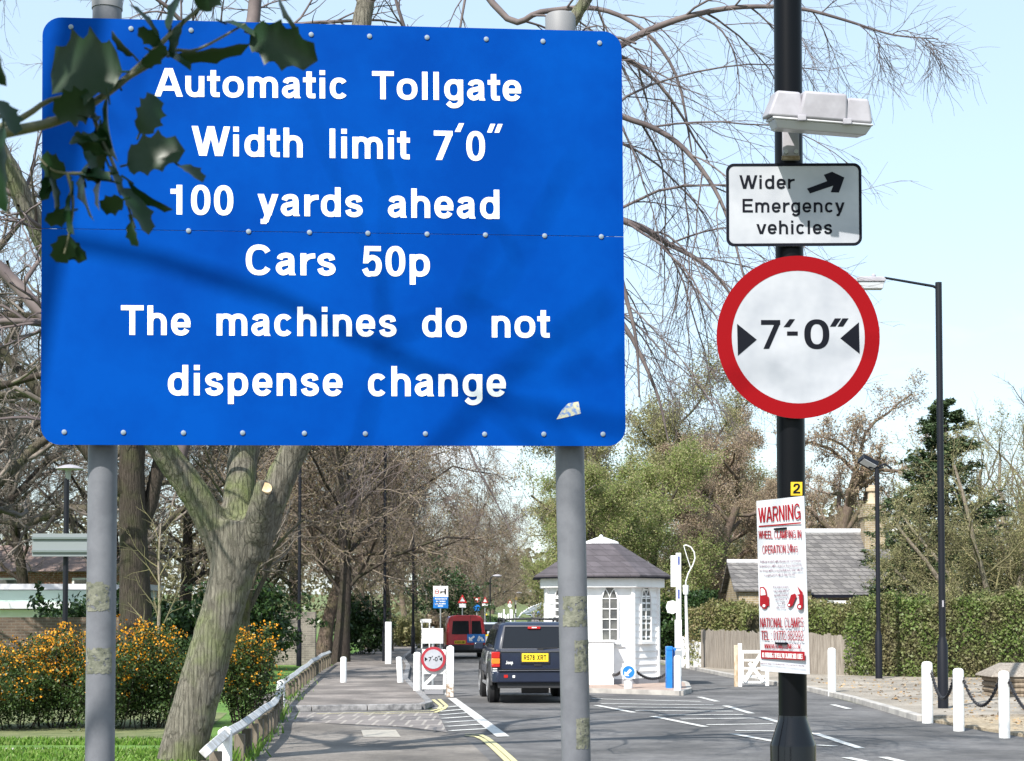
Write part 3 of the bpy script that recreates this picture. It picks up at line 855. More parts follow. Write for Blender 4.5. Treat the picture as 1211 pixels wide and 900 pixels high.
v, ix = leaves(np.stack([rng.uniform(7.6, 15, 2600), rng.uniform(24, 46, 2600), rng.uniform(.07, .11, 2600)], 1), .09, 4, flat=.7)
o = link('dead_leaves', raw_mesh('dead_leaves', v, 4, ix, [leafmat('dry leaves', [(.25, .16, .08), (.4, .29, .16), (.18, .11, .06)], trans=0)]))
tag(o, 'dry brown leaves scattered over the gravel and footpath by the hedge', 'dead leaves', kind='stuff')

# ================================================================ SIGNS AND COLUMNS
blue = mat('sign blue', (.0002, .041, .26), .5, col2=(.0004, .058, .325), scale=1.2, detail=6, spec=.02)
white_r = mat('reflective white', (.43, .44, .475), .5, col2=(.32, .335, .375), scale=4.1, detail=3, lo=.35, hi=.7, spec=.15)
white_l = mat('letter white', (.86, .86, .86), .5)
white_p = mat('white paint', (.80, .80, .79), .5, col2=(.70, .70, .68), scale=4, detail=8, lo=.45, hi=.7)
white_gal = mat('white plastic', (.36, .35, .385), .5, col2=(.30, .29, .32), scale=9, spec=.2)
black_l = mat('letter black', (.006, .007, .012), .6, spec=.1)
red_l = mat('sign red', (.235, .002, .005), .5, spec=.1)
red_t = mat('print red', (.32, .012, .02), .6, spec=.1)
grey_post = mat('grey painted steel', (.12, .124, .14), .5, col2=(.155, .16, .178), scale=6, detail=8, spec=.3, bump=.05, bscale=120)
grey_cap = mat('grey cap', (.20, .20, .21), .6)
rivet_m = mat('dull rivet', (.22, .27, .33), .6, spec=.2)
galv = mat('galvanised steel', (.45, .47, .48), .4, metal=.6)
black_p = mat('black gloss paint', (.004, .0045, .006), .32, spec=.12)
black_m = mat('dark column paint', (.007, .008, .013), .45, spec=.3)
rustm = mat('rusty bracket', (.14, .10, .05), .8, col2=(.25, .2, .14), scale=30)
tape = mat('peeling tape', (.085, .092, .065), .85, col2=(.20, .20, .155), scale=26, detail=9, lo=.36, hi=.62, bump=.5)
yellow_l = mat('yellow tag', (.75, .48, .02), .5)
glassm = mat('lamp glass', (.45, .47, .5), .15)

class Frame:
    """a flat panel in the world from three corner points; q(px, py) is where the sight line meets it"""
    def __init__(s, bl, br, tl):
        s.o = Vector(bl); s.x = (Vector(br) - s.o).normalized()
        y = Vector(tl) - s.o; s.w = (Vector(br) - s.o).length
        s.n = s.x.cross(y).normalized()
        if s.n.dot(EYE - s.o) < 0: s.n.negate()
        s.y = y.normalized(); s.h = y.length
    def q(s, px, py):
        d = ray(px, py); t = (s.o - EYE).dot(s.n) / d.dot(s.n); return EYE + d * t
    def text(s, mb, txt, a, b, cap_px, v=.2, h=.17, track=0.0, space=None, depth=.0015):
        """text from pixel a to pixel b along the baseline with capitals cap_px pixels high"""
        A, B = s.q(*a), s.q(*b); W_ = text_width(txt, track, space) - track
        ex = (B - A) / W_
        up = (s.q(a[0], a[1] - cap_px) - A)
        letters(mb, txt, A, ex, s.y * up.dot(s.y), s.n, v, h, track, depth, space)

def words(F_, txt, a, b, cap_px, m, parent, v, h, track, space):
    """a line of lettering, one mesh for each word"""
    A, B = F_.q(*a), F_.q(*b); ex = (B - A) / (text_width(txt, track, space) - track); up = F_.q(a[0], a[1] - cap_px) - A; x = 0.0
    for w in txt.split(' '):
        mb = MB(); letters(mb, w, A + ex * x, ex, F_.y * up.dot(F_.y), F_.n, v, h, track); mb.build('lettering', m, parent, world=True, smooth=0)
        x += text_width(w, track) + space + track

def rounded(w, h, r, n=8):
    out = []
    for cx, cy, a in ((w - r, r, -90), (w - r, h - r, 0), (r, h - r, 90), (r, r, 180)):
        for i in range(n + 1):
            t = R(a + 90 * i / n); out.append((cx + r * math.cos(t), cy + r * math.sin(t)))
    return out

# ---- the big blue toll sign
F = Frame(at(48, 526, 7.5), at(741.5, 527.5, 7.75), at(54.5, 20, 7.5))
F.y = Vector((0, 0, 1)) - F.x * F.x.z; F.y.normalize(); F.n = F.x.cross(F.y); F.n = F.n if F.n.y < 0 else -F.n
F.h = F.y.dot(at(60, 20, 7.5) - F.o); F.w = F.x.dot(at(740, 527, 7.75) - F.o)
sign = thing('toll_sign', 'large blue sign on two grey posts with white tollgate lettering', 'road sign', (F.o.x + 1.3, 7.72, 0))
P3 = lambda u, v, k=0.0: F.o + F.x * u + F.y * v + F.n * k
ym = F.y.dot(F.q(395, 275) - F.o)
r = rounded(F.w, F.h, .085)
lo = [(u, min(v, ym - .0008)) for u, v in r if v < ym]; hi = [(u, v) for u, v in r if v >= ym]
lo = [(u, v) for u, v in r if v < .3] ; lo = [q for q in r[:9]] + [(F.w, ym - .0012), (0, ym - .0012)] + r[27:]
hi = [(F.w, ym + .0012)] + r[9:27] + [(0, ym + .0012)]
for pl in (lo, hi):
    MB().prism([P3(u, v) for u, v in pl], -F.n * .006).build('panel', blue, sign, world=True, smooth=0)
for v in (.16, ym, F.h - .16):
    edge = MB(); edge.beam(P3(.08, v, -.03), P3(F.w - .08, v, -.03), .045, .05)
    edge.build('channel', galv, sign, world=True, smooth=0)
LINES = [('Automatic Tollgate', (183, 114), (618, 119.5), 33.5), ('Width limit 7\u20320\u2033', (227, 184), (594, 190.5), 35), ('100 yards ahead', (197, 253.5), (593, 259), 35),
         ('Cars 50p', (289, 325), (511, 327), 35.5), ('The machines do not', (142, 396), (651, 399.5), 35), ('dispense change', (196, 467.5), (600, 469), 36)]
for t, a, b, c in LINES:
    words(F, t, a, b, c, white_l, sign, .2, .166, .03, .74)
rows = [[(84, 32), (155, 34), (226, 36), (297, 38.5), (368, 41), (437, 43), (505, 44.5), (575, 46.5), (642, 49), (709, 51)],
        [(82, 272), (153, 272.5), (223, 273), (294, 274), (366, 275), (435, 276), (505, 277), (574, 278), (644, 279), (711, 280)],
        [(76, 511), (146, 511.5), (217, 512), (287, 512), (360, 512.5), (432, 513), (503, 513), (573, 513.5), (643, 513.5), (713, 513.5)]]
for row in rows:
    for p in row:
        c = F.q(*p); mb = MB(); mb.tube([c - F.n * .01, c + F.n * .004, c + F.n * .007], [.0115, .0115, .007], 10); mb.build('rivet', rivet_m, sign, world=True)
st = [(658, 496), (665, 484), (672, 477), (684, 475), (687, 489), (676, 492)]
MB().prism([F.q(*p) + F.n * .0006 for p in st], F.n * .0008).build('torn_sticker', mat('torn sticker', (.55, .52, .36), .8, col2=(.14, .24, .5), scale=40, detail=6, lo=.45, hi=.56), sign, world=True, smooth=0)

def patch(c, rad, z0, z1, a0, a1, seed):
    """ragged scrap of old tape wrapped on a round post"""
    rg = random.Random(seed); mb = MB(); n = 30; m = 34
    for i in range(n):
        for j in range(m):
            ed = min(i, n - 1 - i, j, m - 1 - j); q_ = noise.fractal(Vector((i * .21 + seed, j * .19, seed * .3)), .7, 2.0, 4)
            if q_ < -.42 + (.32 if ed == 0 else .16 if ed < 3 else 0): continue
            A, B = R(a0 + (a1 - a0) * i / n), R(a0 + (a1 - a0) * (i + 1) / n); z, zz = z0 + (z1 - z0) * j / m, z0 + (z1 - z0) * (j + 1) / m
            k = rad + .0012
            mb.poly([(c[0] + math.sin(A) * k, c[1] - math.cos(A) * k, z), (c[0] + math.sin(B) * k, c[1] - math.cos(B) * k, z), (c[0] + math.sin(B) * k, c[1] - math.cos(B) * k, zz), (c[0] + math.sin(A) * k, c[1] - math.cos(A) * k, zz)])
    return mb
for cx, xa_, xb_, Yp, capz, pats in ((119.5, 127, 118, 7.66, -14, [(688, 723, -70, 45), (766, 797, -55, 60)]), (678, 662.5, 681.5, 7.87, 18, [(705, 741, -45, 70), (757, 795, 0, 75), (849, 886, 0, 65)])):
    c = at(cx, 700, Yp); rad = 17.2 * Yp / FPX; top = at(cx, capz, Yp).z
    b0, b1 = at(xb_, 900, Yp), at(xa_, capz, Yp); dv = (b1 - b0).normalized(); foot = b0 - dv * ((b0.z + .2) / dv.z)
    MB().tube([foot, b1 - dv * .08], rad, 40).build('post', grey_post, sign, world=True)
    k = rad * 1.06
    MB().tube([b1 - dv * .10, b1 - dv * .012, b1, b1 + dv * .002], [k, k, k - .006, .01], 40).build('post_cap', grey_cap, sign, world=True)
    for i, (ya, yb, a0, a1) in enumerate(pats):
        zm = at(cx, (ya + yb) / 2, Yp).z; cm_ = b0 + dv * ((zm - b0.z) / dv.z)
        patch(cm_, rad + .0006, at(cx, yb, Yp - rad).z, at(cx, ya, Yp - rad).z, a0, a1, int(cx) + i).build('tape_scrap', tape, sign, world=True, smooth=0)

# ---- the black column by the camera
YC = 7.98
cc = at(936.5, 700, YC); rad = 16.6 * YC / FPX
col = thing('lamp_column', 'thick glossy black column with flared base carrying the width signs', 'lamp column', (cc.x, cc.y, 0))
zb = at(938, 882, YC).z; zt = at(938, 851, YC).z
MB().lathe([(rad, zt + .002), (rad, 7.2)], 48).build('shaft', black_p, col)
MB().lathe([(rad * 1.62, -.1), (rad * 1.62, zb), (rad * 1.58, zb + .012), (rad * 1.03, zt), (rad * 1.0, zt + .02)], 48).build('base', mat('black gloss base', (.004, .0045, .006), .13, spec=.35), col)
mb = MB(); mb.box((.0, -rad * 1.62, .62), (.13, .012, .55)); mb.build('base_door', black_p, col, bevel=.004)

def plate(name, label, cat_, F_, mats, border, r, group=None, back=True):
    t = thing(name, label, cat_, (F_.o.x + F_.x.x * F_.w / 2, F_.o.y + .03, F_.o.z - .0))
    return t

# plate above: "Wider Emergency vehicles"
YS = YC - rad - .035
F2 = Frame(at(859, 291.5, YS), at(1019.5, 290.5, YS + .03), at(858.5, 193.5, YS))
F2.h = (F2.q(858.5, 193.5) - F2.o).length
t = thing('direction_plate', 'white black-edged plate pointing wider emergency vehicles to the side', 'road sign', (cc.x, YS, F2.o.z))
Q = lambda Fr, u, v, k=0.0: Fr.o + Fr.x * u + Fr.y * v + Fr.n * k
def ringprism(Fr, outer, inner, d0, d1, name, m, par):
    """flat band between two outlines with the same number of points"""
    mb = MB(); n = len(outer)
    mb.add([Q(Fr, *p, d1) for p in outer] + [Q(Fr, *p, d1) for p in inner] + [Q(Fr, *p, d0) for p in outer], [(i, (i + 1) % n, n + (i + 1) % n, n + i) for i in range(n)] + [(i, 2 * n + i, 2 * n + (i + 1) % n, (i + 1) % n) for i in range(n)])
    return mb.build(name, m, par, world=True, smooth=0)
o1 = rounded(F2.w, F2.h, .038); b_ = .0135
i1 = [(u + b_, v + b_) for u, v in rounded(F2.w - 2 * b_, F2.h - 2 * b_, .026)]
MB().prism([Q(F2, *p) for p in o1], -F2.n * .004).build('panel', white_r, t, world=True, smooth=0)
ringprism(F2, o1, i1, 0, .0012, 'border', black_l, t)
for s_, a, b, c, tr in (('Wider', (874.5, 223.3), (939.5, 223.3), 16, .06), ('Emergency', (877, 251.2), (999, 251.2), 16, .06), ('vehicles', (894.5, 276.8), (985, 276.8), 16, .06)):
    mb = MB(); F2.text(mb, s_, a, b, c, v=.172, h=.16, track=tr); mb.build('lettering', black_l, t, world=True, smooth=0)
C2 = lambda X, Y: (780 + X / 2.81, Y / 2.81)
arrow = [(490, 627), (557, 602), (546, 581), (573, 571), (614, 590), (596, 640), (569, 639), (577, 617), (500, 643)]
MB().prism([F2.q(*C2(*p)) + F2.n * .0004 for p in arrow], F2.n * .001).build('arrow', black_l, t, world=True, smooth=0)
MB().box((cc.x, YS + .046, F2.o.z + F2.h * .5), (.15, .03, .03)).build('clip', galv, t, world=True)

# round width limit sign
F3 = Frame(at(846.5, 398, YS - .004), at(1041, 398, YS + .01), at(847, 300, YS - .004))
C0 = F3.q(944, 398.5); F3.o = C0; F3.y = Vector((0, 0, 1)); RD = 97.5 * YS / FPX
t = thing('width_limit_sign', 'large round white sign with red ring reading a width limit of 7\u2032-0\u2033', 'road sign', (cc.x, YS, C0.z - RD))
circ = lambda r, n=72: [(r * math.cos(2 * math.pi * i / n), r * math.sin(2 * math.pi * i / n)) for i in range(n)]
MB().prism([Q(F3, *p) for p in circ(RD)], -F3.n * .004).build('panel', white_r, t, world=True, smooth=0)
ringprism(F3, circ(RD), circ(RD * .815), 0, .0012, 'red_ring', red_l, t)
mb = MB()
F3.text(mb, '7', (898.5, 412.5), (924.5, 412.5), 34, v=.175, h=.165)
F3.text(mb, '0', (949, 412.5), (983, 412.5), 34.5, v=.175, h=.165)
mb.build('lettering', black_l, t, world=True, smooth=0)
C5 = lambda X, Y: (820 + X / 3.097, 290 + Y / 3.097)
mb = MB()
for pl in ([(330, 300), (352, 300), (372, 271), (352, 271)], [(343, 316), (382, 316), (382, 331), (343, 331)], [(500, 298), (520, 298), (541, 268), (518, 268)], [(528, 298), (548, 298), (568, 268), (546, 268)],
           [(160, 288), (232, 346), (163, 405)], [(606, 282), (609, 398), (538, 341)]):
    mb.prism([F3.q(*C5(*p)) + F3.n * .0005 for p in pl], F3.n * .001)
mb.build('marks', black_l, t, world=True, smooth=0)
MB().box((cc.x, YS + .046, C0.z), (.15, .03, .03)).build('clip', galv, t, world=True)

# sign lantern above
lz = at(967, 133, YS - .2)
t = thing('sign_lantern', 'pale grey plastic lantern on a bracket above the sign plates', 'sign lamp', (cc.x, YC, at(936, 190, YC).z))
YL = 7.66
A = at(904, 130, YL); B = at(1028, 140, YL); ax = (B - A); Ln = ax.length; ax.normalize(); dn = Vector((0, 0, -1)); dn = (dn - ax * dn.dot(ax)).normalized(); fw = ax.cross(dn); vw = (EYE - (A + B) / 2).normalized(); fw = (vw - ax * vw.dot(ax)).normalized(); fw = (fw + Vector((0, -.06, .08))).normalized(); fw = (fw - ax * fw.dot(ax)).normalized(); dn = -fw.cross(ax) if fw.cross(ax).z > 0 else fw.cross(ax)
ctr = (A + B) / 2
def lant(u, w_, z): return ctr + ax * u + fw * w_ - dn * z
def slab(u0, u1, z0, z1, i0, i1, dpt):
    rings = []
    for z, ins in ((z0, i0), (z1, i1)):
        rings.append([lant(u0 + ins, -dpt + ins, z), lant(u1 - ins, -dpt + ins, z), lant(u1 - ins, dpt - ins, z), lant(u0 + ins, dpt - ins, z)])
    return rings
mb = MB(); mb.loft(slab(-Ln / 2 + .035, Ln / 2 - .005, -.084, -.045, .02, .0, .118)); mb.loft(slab(-Ln / 2 + .025, Ln / 2, -.045, -.034, .0, .0, .125))
mb.build('bowl', mat('milky bowl', (.45, .45, .47), .35), t, world=True, bevel=.006)
mb = MB(); mb.loft(slab(-Ln / 2, -Ln / 2 + .18, -.033, .083, .004, .036, .128)); mb.build('cover_end', white_gal, t, world=True, bevel=.012, seg=3)
mb = MB(); mb.loft(slab(Ln / 2 - .155, Ln / 2 + .002, -.033, .076, .004, .030, .126))
mb.build('cover_end', white_gal, t, world=True, bevel=.012, seg=3)
mb = MB(); mb.loft(slab(-Ln / 2 + .14, Ln / 2 - .115, -.0335, .089, .003, .016, .131)); mb.build('cover', white_gal, t, world=True, bevel=.012, seg=3)
for u in (-.085, .12):
    MB().box2(lant(u - .018, .129, -.05), lant(u + .018, .139, -.018)).build('clip', white_gal, t, world=True, bevel=.003)
p = lant(.045, .02, .07); MB().lathe([(.014, 0), (.012, .018), (.004, .02)], 14, p).build('photocell', black_l, t, world=True)
bz = at(936, 172, YS); mb = MB(); mb.box((bz.x + .0, YC - rad - .012, bz.z + .02), (.078, .02, .17)); mb.box((bz.x, (YL + YC - rad) / 2 + .02, bz.z + .11), (.06, YC - rad - YL + .0, .03)); mb.build('bracket', white_gal, t, world=True, bevel=.003)
mb = MB(); mb.box((bz.x - .002, YC - rad - .024, at(936, 186, YS).z), (.085, .014, .02)); mb.build('clamp', rustm, t, world=True, bevel=.002)
for dx in (-.026, .022):
    c = Vector((bz.x + dx, YC - rad - .03, at(936, 179, YS).z)); mb = MB(); mb.tube([c + Vector((0, .02, 0)), c - Vector((0, .008, 0))], .011, 6); mb.build('bolt', galv, t, world=True)

# yellow number tag, flat against the column
t = thing('number_tag', 'small yellow tag with the figure 2 on the black column', 'tag', (cc.x, YC, at(941, 588, YC).z))
FT = Frame(at(935.5, 586, YC - rad - .004), at(948.8, 586, YC - rad + .004), at(935.5, 570, YC - rad - .004))
mb = MB(); mb.prism([Q(FT, u, v) for u, v in ((0, 0), (FT.w, 0), (FT.w, FT.h), (0, FT.h))], -FT.n * .012); mb.build('tag', yellow_l, t, world=True, smooth=0)
mb = MB(); FT.text(mb, '2', (937.3, 583.5), (946.8, 583.5), 11.5, v=.2, h=.17); mb.build('lettering', black_l, t, world=True, smooth=0)

# warning board, turned on the column
F4 = Frame(at(899.5, 793, 8.10), at(955.5, 797.5, 7.67), at(894.5, 592, 8.10))
TL, TR, BR_, BL_ = at(894.5, 592.5, 8.10), at(950, 586.5, 7.68), at(956.5, 797.5, 7.69), at(899.5, 793.5, 8.11)
t = thing('warning_board', 'tall white board with red wheel clamping warning on the black column', 'notice', (cc.x, YC, F4.o.z))
mb = MB(); mb.prism([BL_, BR_, TR, TL], -F4.n * .005); mb.build('panel', mat('notice white', (.62, .63, .67), .5, spec=.15), t, world=True, smooth=0)
C8 = lambda X, Y: (870 + X / 3.745, 570 + Y / 3.745)
def ln(mb, s_, a, b, cap, **k): F4.text(mb, s_, C8(*a), C8(*b), cap / 3.745, **k)
def lw(s_, a, b, cap, v, h, track): words(F4, s_, C8(*a), C8(*b), cap / 3.745, red_t, t, v, h, track, .42)
lw('WARNING', (102, 181), (289, 163), 66, v=.17, h=.12, track=.03)
lw('WHEEL CLAMPING IN', (103, 251), (292, 248), 34, v=.14, h=.10, track=.04); lw('OPERATION 24hrs', (119, 318), (277, 311), 36, v=.14, h=.10, track=.04)
lw('NATIONAL CLAMPS', (109, 644), (303, 644), 42, v=.14, h=.10, track=.04); lw('TEL : 01772 882992', (114, 700), (301, 702), 41, v=.14, h=.10, track=.05)
lw('WWW.NATIONAL-CLAMPS.COM', (128, 737), (288, 739), 20, v=.10, h=.09, track=.04)
mb = MB()
for s_, y, a, b in (('Parking your vehicle without permission or not being in', 358, 110, 290), ('designated space will be deemed as trespassing and a fee', 378, 105, 297), ('for storage will be issued by National Clamps which', 398, 107, 296), ('is payable prior to wheel clamp removal', 418, 128, 262)):
    ln(mb, s_, (a, y), (b, y - 4), 11, v=.09, h=.09, track=.05)
for i, s_ in enumerate(('Your vehicle may be', 'towed away without', 'any further warning', 'and charges at', 'fee + VAT', 'plus storage')):
    w_ = (72, 66, 64, 52, 34, 40)[i]; ln(mb, s_, (202 - w_ / 2, 470 + i * 18), (202 + w_ / 2, 469 + i * 18), 10, v=.09, h=.09, track=.05)
ln(mb, 'National Clamps is a trading name of a registered company', (112, 806), (305, 817), 6, v=.1, h=.1)
mb.build('small_print', mat('grey print', (.25, .18, .22), .6), t, world=True, smooth=0)
def shape(pl, m, name, lift=.0006):
    MB().prism([F4.q(*C8(*p)) + F4.n * lift for p in pl], F4.n * .0008).build(name, m, t, world=True, smooth=0)
shape([(103, 194), (289, 178), (289, 184), (103, 200)], red_t, 'rule')
shape([(112, 744), (306, 752), (307, 790), (113, 782)], red_t, 'red_band')
mb = MB(); F4.text(mb, 'NO PARKING ON YELLOW OR HATCHED LINES', C8(120, 776), C8(300, 784), 21 / 3.745, v=.15, h=.11, track=.04, depth=.0032); mb.build('band_lettering', white_l, t, world=True, smooth=0)
shape([(108, 466), (124, 464), (136, 478), (140, 505), (148, 512), (149, 549), (108, 549)], red_t, 'car_emblem')
shape([(113, 472), (122, 470), (131, 482), (134, 500), (113, 502)], white_l, 'car_emblem', .0018)
for cx_, cy_, r_ in ((129, 548, 13), (287, 552, 13), (240, 545, 9)):
    shape([(cx_ + r_ * math.cos(a * .524), cy_ + r_ * 1.1 * math.sin(a * .524)) for a in range(12)], red_t, 'wheel_emblem', .0024)
    shape([(cx_ + r_ * .45 * math.cos(a * .524), cy_ + r_ * .5 * math.sin(a * .524)) for a in range(12)], white_l, 'wheel_emblem', .0042)
shape([(274, 462), (298, 490), (299, 548), (284, 548), (281, 505), (272, 500), (286, 496)], red_t, 'tow_truck_emblem')
shape([(233, 540), (246, 500), (263, 494), (270, 504), (252, 548), (240, 556)], red_t, 'tow_truck_emblem')
for y in (207, 715):
    mb = MB(); c = F4.q(*C8(199 + (y > 500) * 6, y)); mb.beam(c - F4.x * .055 + F4.n * .002, c + F4.x * .055 + F4.n * .002, .009, .010, up=F4.n); mb.build('strap', black_l, t, world=True)

# ---- other lamp columns
def column(name, label, px, base_y, top_y, Y, r0, group=None, door=True, basepx=None):
    z = gp(px, base_y) if Y is None else None
    Yb = z.y if Y is None else Y
    b = at(px, base_y, Yb); top = at(px, top_y, Yb)
    t = thing(name, label, 'lamp post', (b.x, Yb, 0), 0, group)
    H = top.z
    MB().lathe([(r0, 1.3), (r0 * .97, H)], 20).build('shaft', black_m, t)
    MB().lathe([(r0 * 1.55, -.1), (r0 * 1.55, 1.25), (r0 * 1.03, 1.36), (r0, 1.4)], 20).build('base', black_m, t)
    return t, H
# tall one with the arm
t, H = column('street_lamp', 'tall black street lamp with thin arm and white lantern beside chained bollards', 1115.5, 843, 334, 31, .062)
p0 = Vector((-.02, 0, H - .1)); q = at(1046, 328.5, 31); q = Vector((q.x - t.location.x, 0, q.z))
MB().tube([Vector((0, 0, H - .12)), Vector((-.10, 0, H - .07)), q], [.03, .026, .022], 10).build('arm', black_m, t)
lam = Vector((at(1030, 334, 31).x - t.location.x, 0, at(1030, 334, 31).z))
mb = MB(); mb.loft([[lam + Vector((x, y, z)) for x, y in ((-.3, -.12), (.25, -.12), (.25, .12), (-.3, .12))] for z in (.06, .0)] + [])
mb.loft([[lam + Vector((x * k, y * k, z)) for x, y in ((-.3, -.12), (.25, -.12), (.25, .12), (-.3, .12))] for z, k in ((.06, 1), (.095, .8))]); mb.build('lantern', white_gal, t, bevel=.01)
mb = MB(); mb.loft([[lam + Vector((x * k, y * k, z)) for x, y in ((-.26, -.1), (.23, -.1), (.23, .1), (-.26, .1))] for z, k in ((-.13, .9), (-.002, 1))]); mb.build('bowl', glassm, t, bevel=.01)
MB().ball(lam + Vector((.05, 0, .12)), .045).build('photocell', white_gal, t)
MB().box((-.0, -.064, 2.0), (.03, .006, .12)).build('label_plate', white_gal, t)
# shorter one with floodlights
t, H = column('floodlight_post', 'short black lamp post with one tilted floodlight in front of the hedge', 1039.5, 806, 553, 46, .062)
for dx, rz, rx in ((-.30, .25, -.5),):
    m3 = Matrix.Rotation(rz, 3, 'Z') @ Matrix.Rotation(.45 if dx < 0 else -.35, 3, 'Y') @ Matrix.Rotation(rx, 3, 'X')
    mb = MB(); mb.box((dx * .8, 0, H + .14), (.5, .3, .16), m3); hd = mb.build('floodlight', black_m, t, bevel=.02)
    mb = MB(); mb.box(Vector((dx * .8, 0, H + .14)) + m3 @ Vector((0, -.03, -.086)), (.42, .22, .01), m3); mb.build('lens', glassm, hd)
MB().box((-.02, 0, H), (.40, .05, .05)).build('crossbar', black_m, t)
MB().tube([Vector((.06, 0, H + .04)), Vector((.22, 0, H + .10)), Vector((.40, 0, H - .03))], .03, 6).build('bracket', black_m, t)
# park lamp on the left with flat white hood
t, H = column('park_lamp', 'slim dark park lamp with flat white hood above the orange shrubs', 76, 820, 566, 35, .055)
hz_ = at(80, 553, 35).z
MB().lathe([(.29, hz_ - .03), (.28, hz_ - .01), (.12, hz_ + .05), (.02, hz_ + .065)], 28, (.06, 0, 0)).build('hood', white_gal, t)
MB().lathe([(.05, H - .02), (.06, hz_ - .06), (.10, hz_ - .03)], 16, (.03, 0, 0)).build('neck', mat('lamp neck', (.3, .33, .3), .5), t)
a, b = at(38, 658, 34.8), at(112, 631, 34.8)
t = thing('road_sign', 'pale grey back of a wide road sign with two rails behind the park lamp', 'road sign', ((a.x + b.x) / 2, 34.8, 0))
MB().box2((a.x, 34.795, a.z), (b.x, 34.815, b.z)).build('panel', mat('sign back', (.19, .215, .225), .6), t, world=True)
for zz in (.22, .8): MB().box2((a.x, 34.75, a.z + (b.z - a.z) * zz - .02), (b.x, 34.79, a.z + (b.z - a.z) * zz + .02)).build('rail', mat('green grey rail', (.12, .15, .15), .5), t, world=True)
# black columns along the footpath
for px, by, ty, lb in ((353.5, 788, 520, 'thin black lamp post on the lawn behind the low rail fence'), (454.8, 785, 500, 'thin black lamp post against the tall white gatepost on the footpath'), (488.5, 773, 520, 'thin black lamp post standing beyond the tall white gatepost')):
    t, H = column('park_column', lb, px, by, ty, None, .06, 'black lamp posts along the footpath')
    Lh = MB(); Lh.lathe([(.07, H), (.2, H + .25), (.22, H + .3), (.08, H + .42), (.02, H + .5)], 10); Lh.build('lantern', glassm, t)

# ================================================================ TOLL BOOTH AND GATES
white_b = mat('white boards', (.80, .80, .80), .5, col2=(.74, .74, .73), scale=3, detail=8)
slate = brickmat('roof slate', (.082, .070, .080), (.112, .097, .110), (.06, .052, .058), 1, .30, .15, .010, axis='XZ')
lead = mat('white lead cap', (.74, .74, .76), .5, col2=(.6, .6, .62), scale=6)
winglass = mat('window glass', (.055, .06, .065), .08, col2=(.15, .15, .14), scale=1.5)
blue_p = mat('blue steel', (.01, .16, .52), .4, col2=(.015, .19, .58), scale=5)
wood_grey = mat('weathered wood', (.17, .145, .12), .85, col2=(.31, .275, .235), scale=3, detail=8, stretch=(6, 6, .5), lo=.35, hi=.65, bump=.4)
wood_brown = mat('brown timber', (.15, .115, .08), .85, col2=(.26, .21, .155), scale=3, detail=8, stretch=(5, 5, .6), bump=.4)
rail_w = mat('weathered white rail', (.60, .61, .63), .65, col2=(.36, .34, .31), scale=7, detail=9, lo=.42, hi=.66, bump=.2)
wood_post = mat('old fence timber', (.085, .07, .05), .9, col2=(.18, .15, .115), scale=3, detail=8, stretch=(5, 5, .6), bump=.4)
wood_rust = mat('stained post', (.42, .30, .18), .8, col2=(.6, .52, .42), scale=5, stretch=(3, 3, .8))
white_fence = mat('old white paint', (.80, .80, .79), .6, col2=(.52, .50, .46), scale=5, detail=9, lo=.55, hi=.75, bump=.15)

bx, by = at(712, 800, 43).x, 43.35
booth = thing('toll_booth', 'white boarded octagonal toll booth with slate roof and pointed windows', 'toll booth', (bx, by, 0))
hw, fw_, dp = 1.38, .70, 1.36                       # half width, half front, half depth
oct_ = [(-fw_, -dp), (fw_, -dp), (hw, -dp + .72), (hw, dp - .72), (fw_, dp), (-fw_, dp), (-hw, dp - .72), (-hw, -dp + .72)]
def ringz(k, z): return [(x * k, y * k, z) for x, y in oct_]
EA = 2.72
m = MB(); m.loft([ringz(1, .1), ringz(1, EA)]); m.build('wall', white_b, booth, smooth=0)
m = MB(); m.loft([ringz(1.02, .1), ringz(1.02, .22)]); m.build('plinth', mat('plinth', (.25, .25, .27), .8), booth, smooth=0)
# shiplap boards: each course leans out a little over the next, on every face but the plain front
m = MB()
for i, (p, q) in enumerate(zip(oct_, oct_[1:] + oct_[:1])):
    if i == 0: continue
    p, q = Vector((*p, 0)), Vector((*q, 0)); nn = (q - p).normalized(); nn = Vector((nn.y, -nn.x, 0))
    for k in range(14):
        z = .235 + k * .168
        m.prism([p + Vector((0, 0, z)), p + Vector((0, 0, z)) + nn * .03, p + Vector((0, 0, z + .160)) + nn * .006, p + Vector((0, 0, z + .160))], q - p)
m.build('boards', white_b, booth, smooth=0)
for i, (x, y) in enumerate(oct_):
    m = MB(); m.box((x * 1.012, y * 1.012, (EA + .22) / 2), (.09, .09, EA - .24), Matrix.Rotation(R(22.5 if i % 2 else -22.5), 3, 'Z')); m.build('corner_post', white_b, booth, smooth=0)
m = MB(); m.loft([ringz(1.05, EA - .24), ringz(1.13, EA - .22), ringz(1.13, EA + .04)]); m.build('fascia', white_b, booth, smooth=0)
ro = MB(); ro.loft([ringz(1.24, EA + .03), ringz(1.24, EA + .075), ringz(.70, EA + .56), ringz(.30, EA + .93)])
roof = ro.build('roof', slate, booth, smooth=0)
m = MB(); m.loft([ringz(1.25, EA + .0), ringz(1.265, EA + .01), ringz(1.265, EA + .034)]); m.build('gutter', black_l, roof, smooth=0)
m = MB(); m.loft([ringz(.33, EA + .88), ringz(.31, EA + .955), ringz(.05, EA + 1.09)]); m.ball((0, 0, EA + 1.1), .05); m.build('cap', lead, roof, smooth=0)
for i in range(8):
    pass
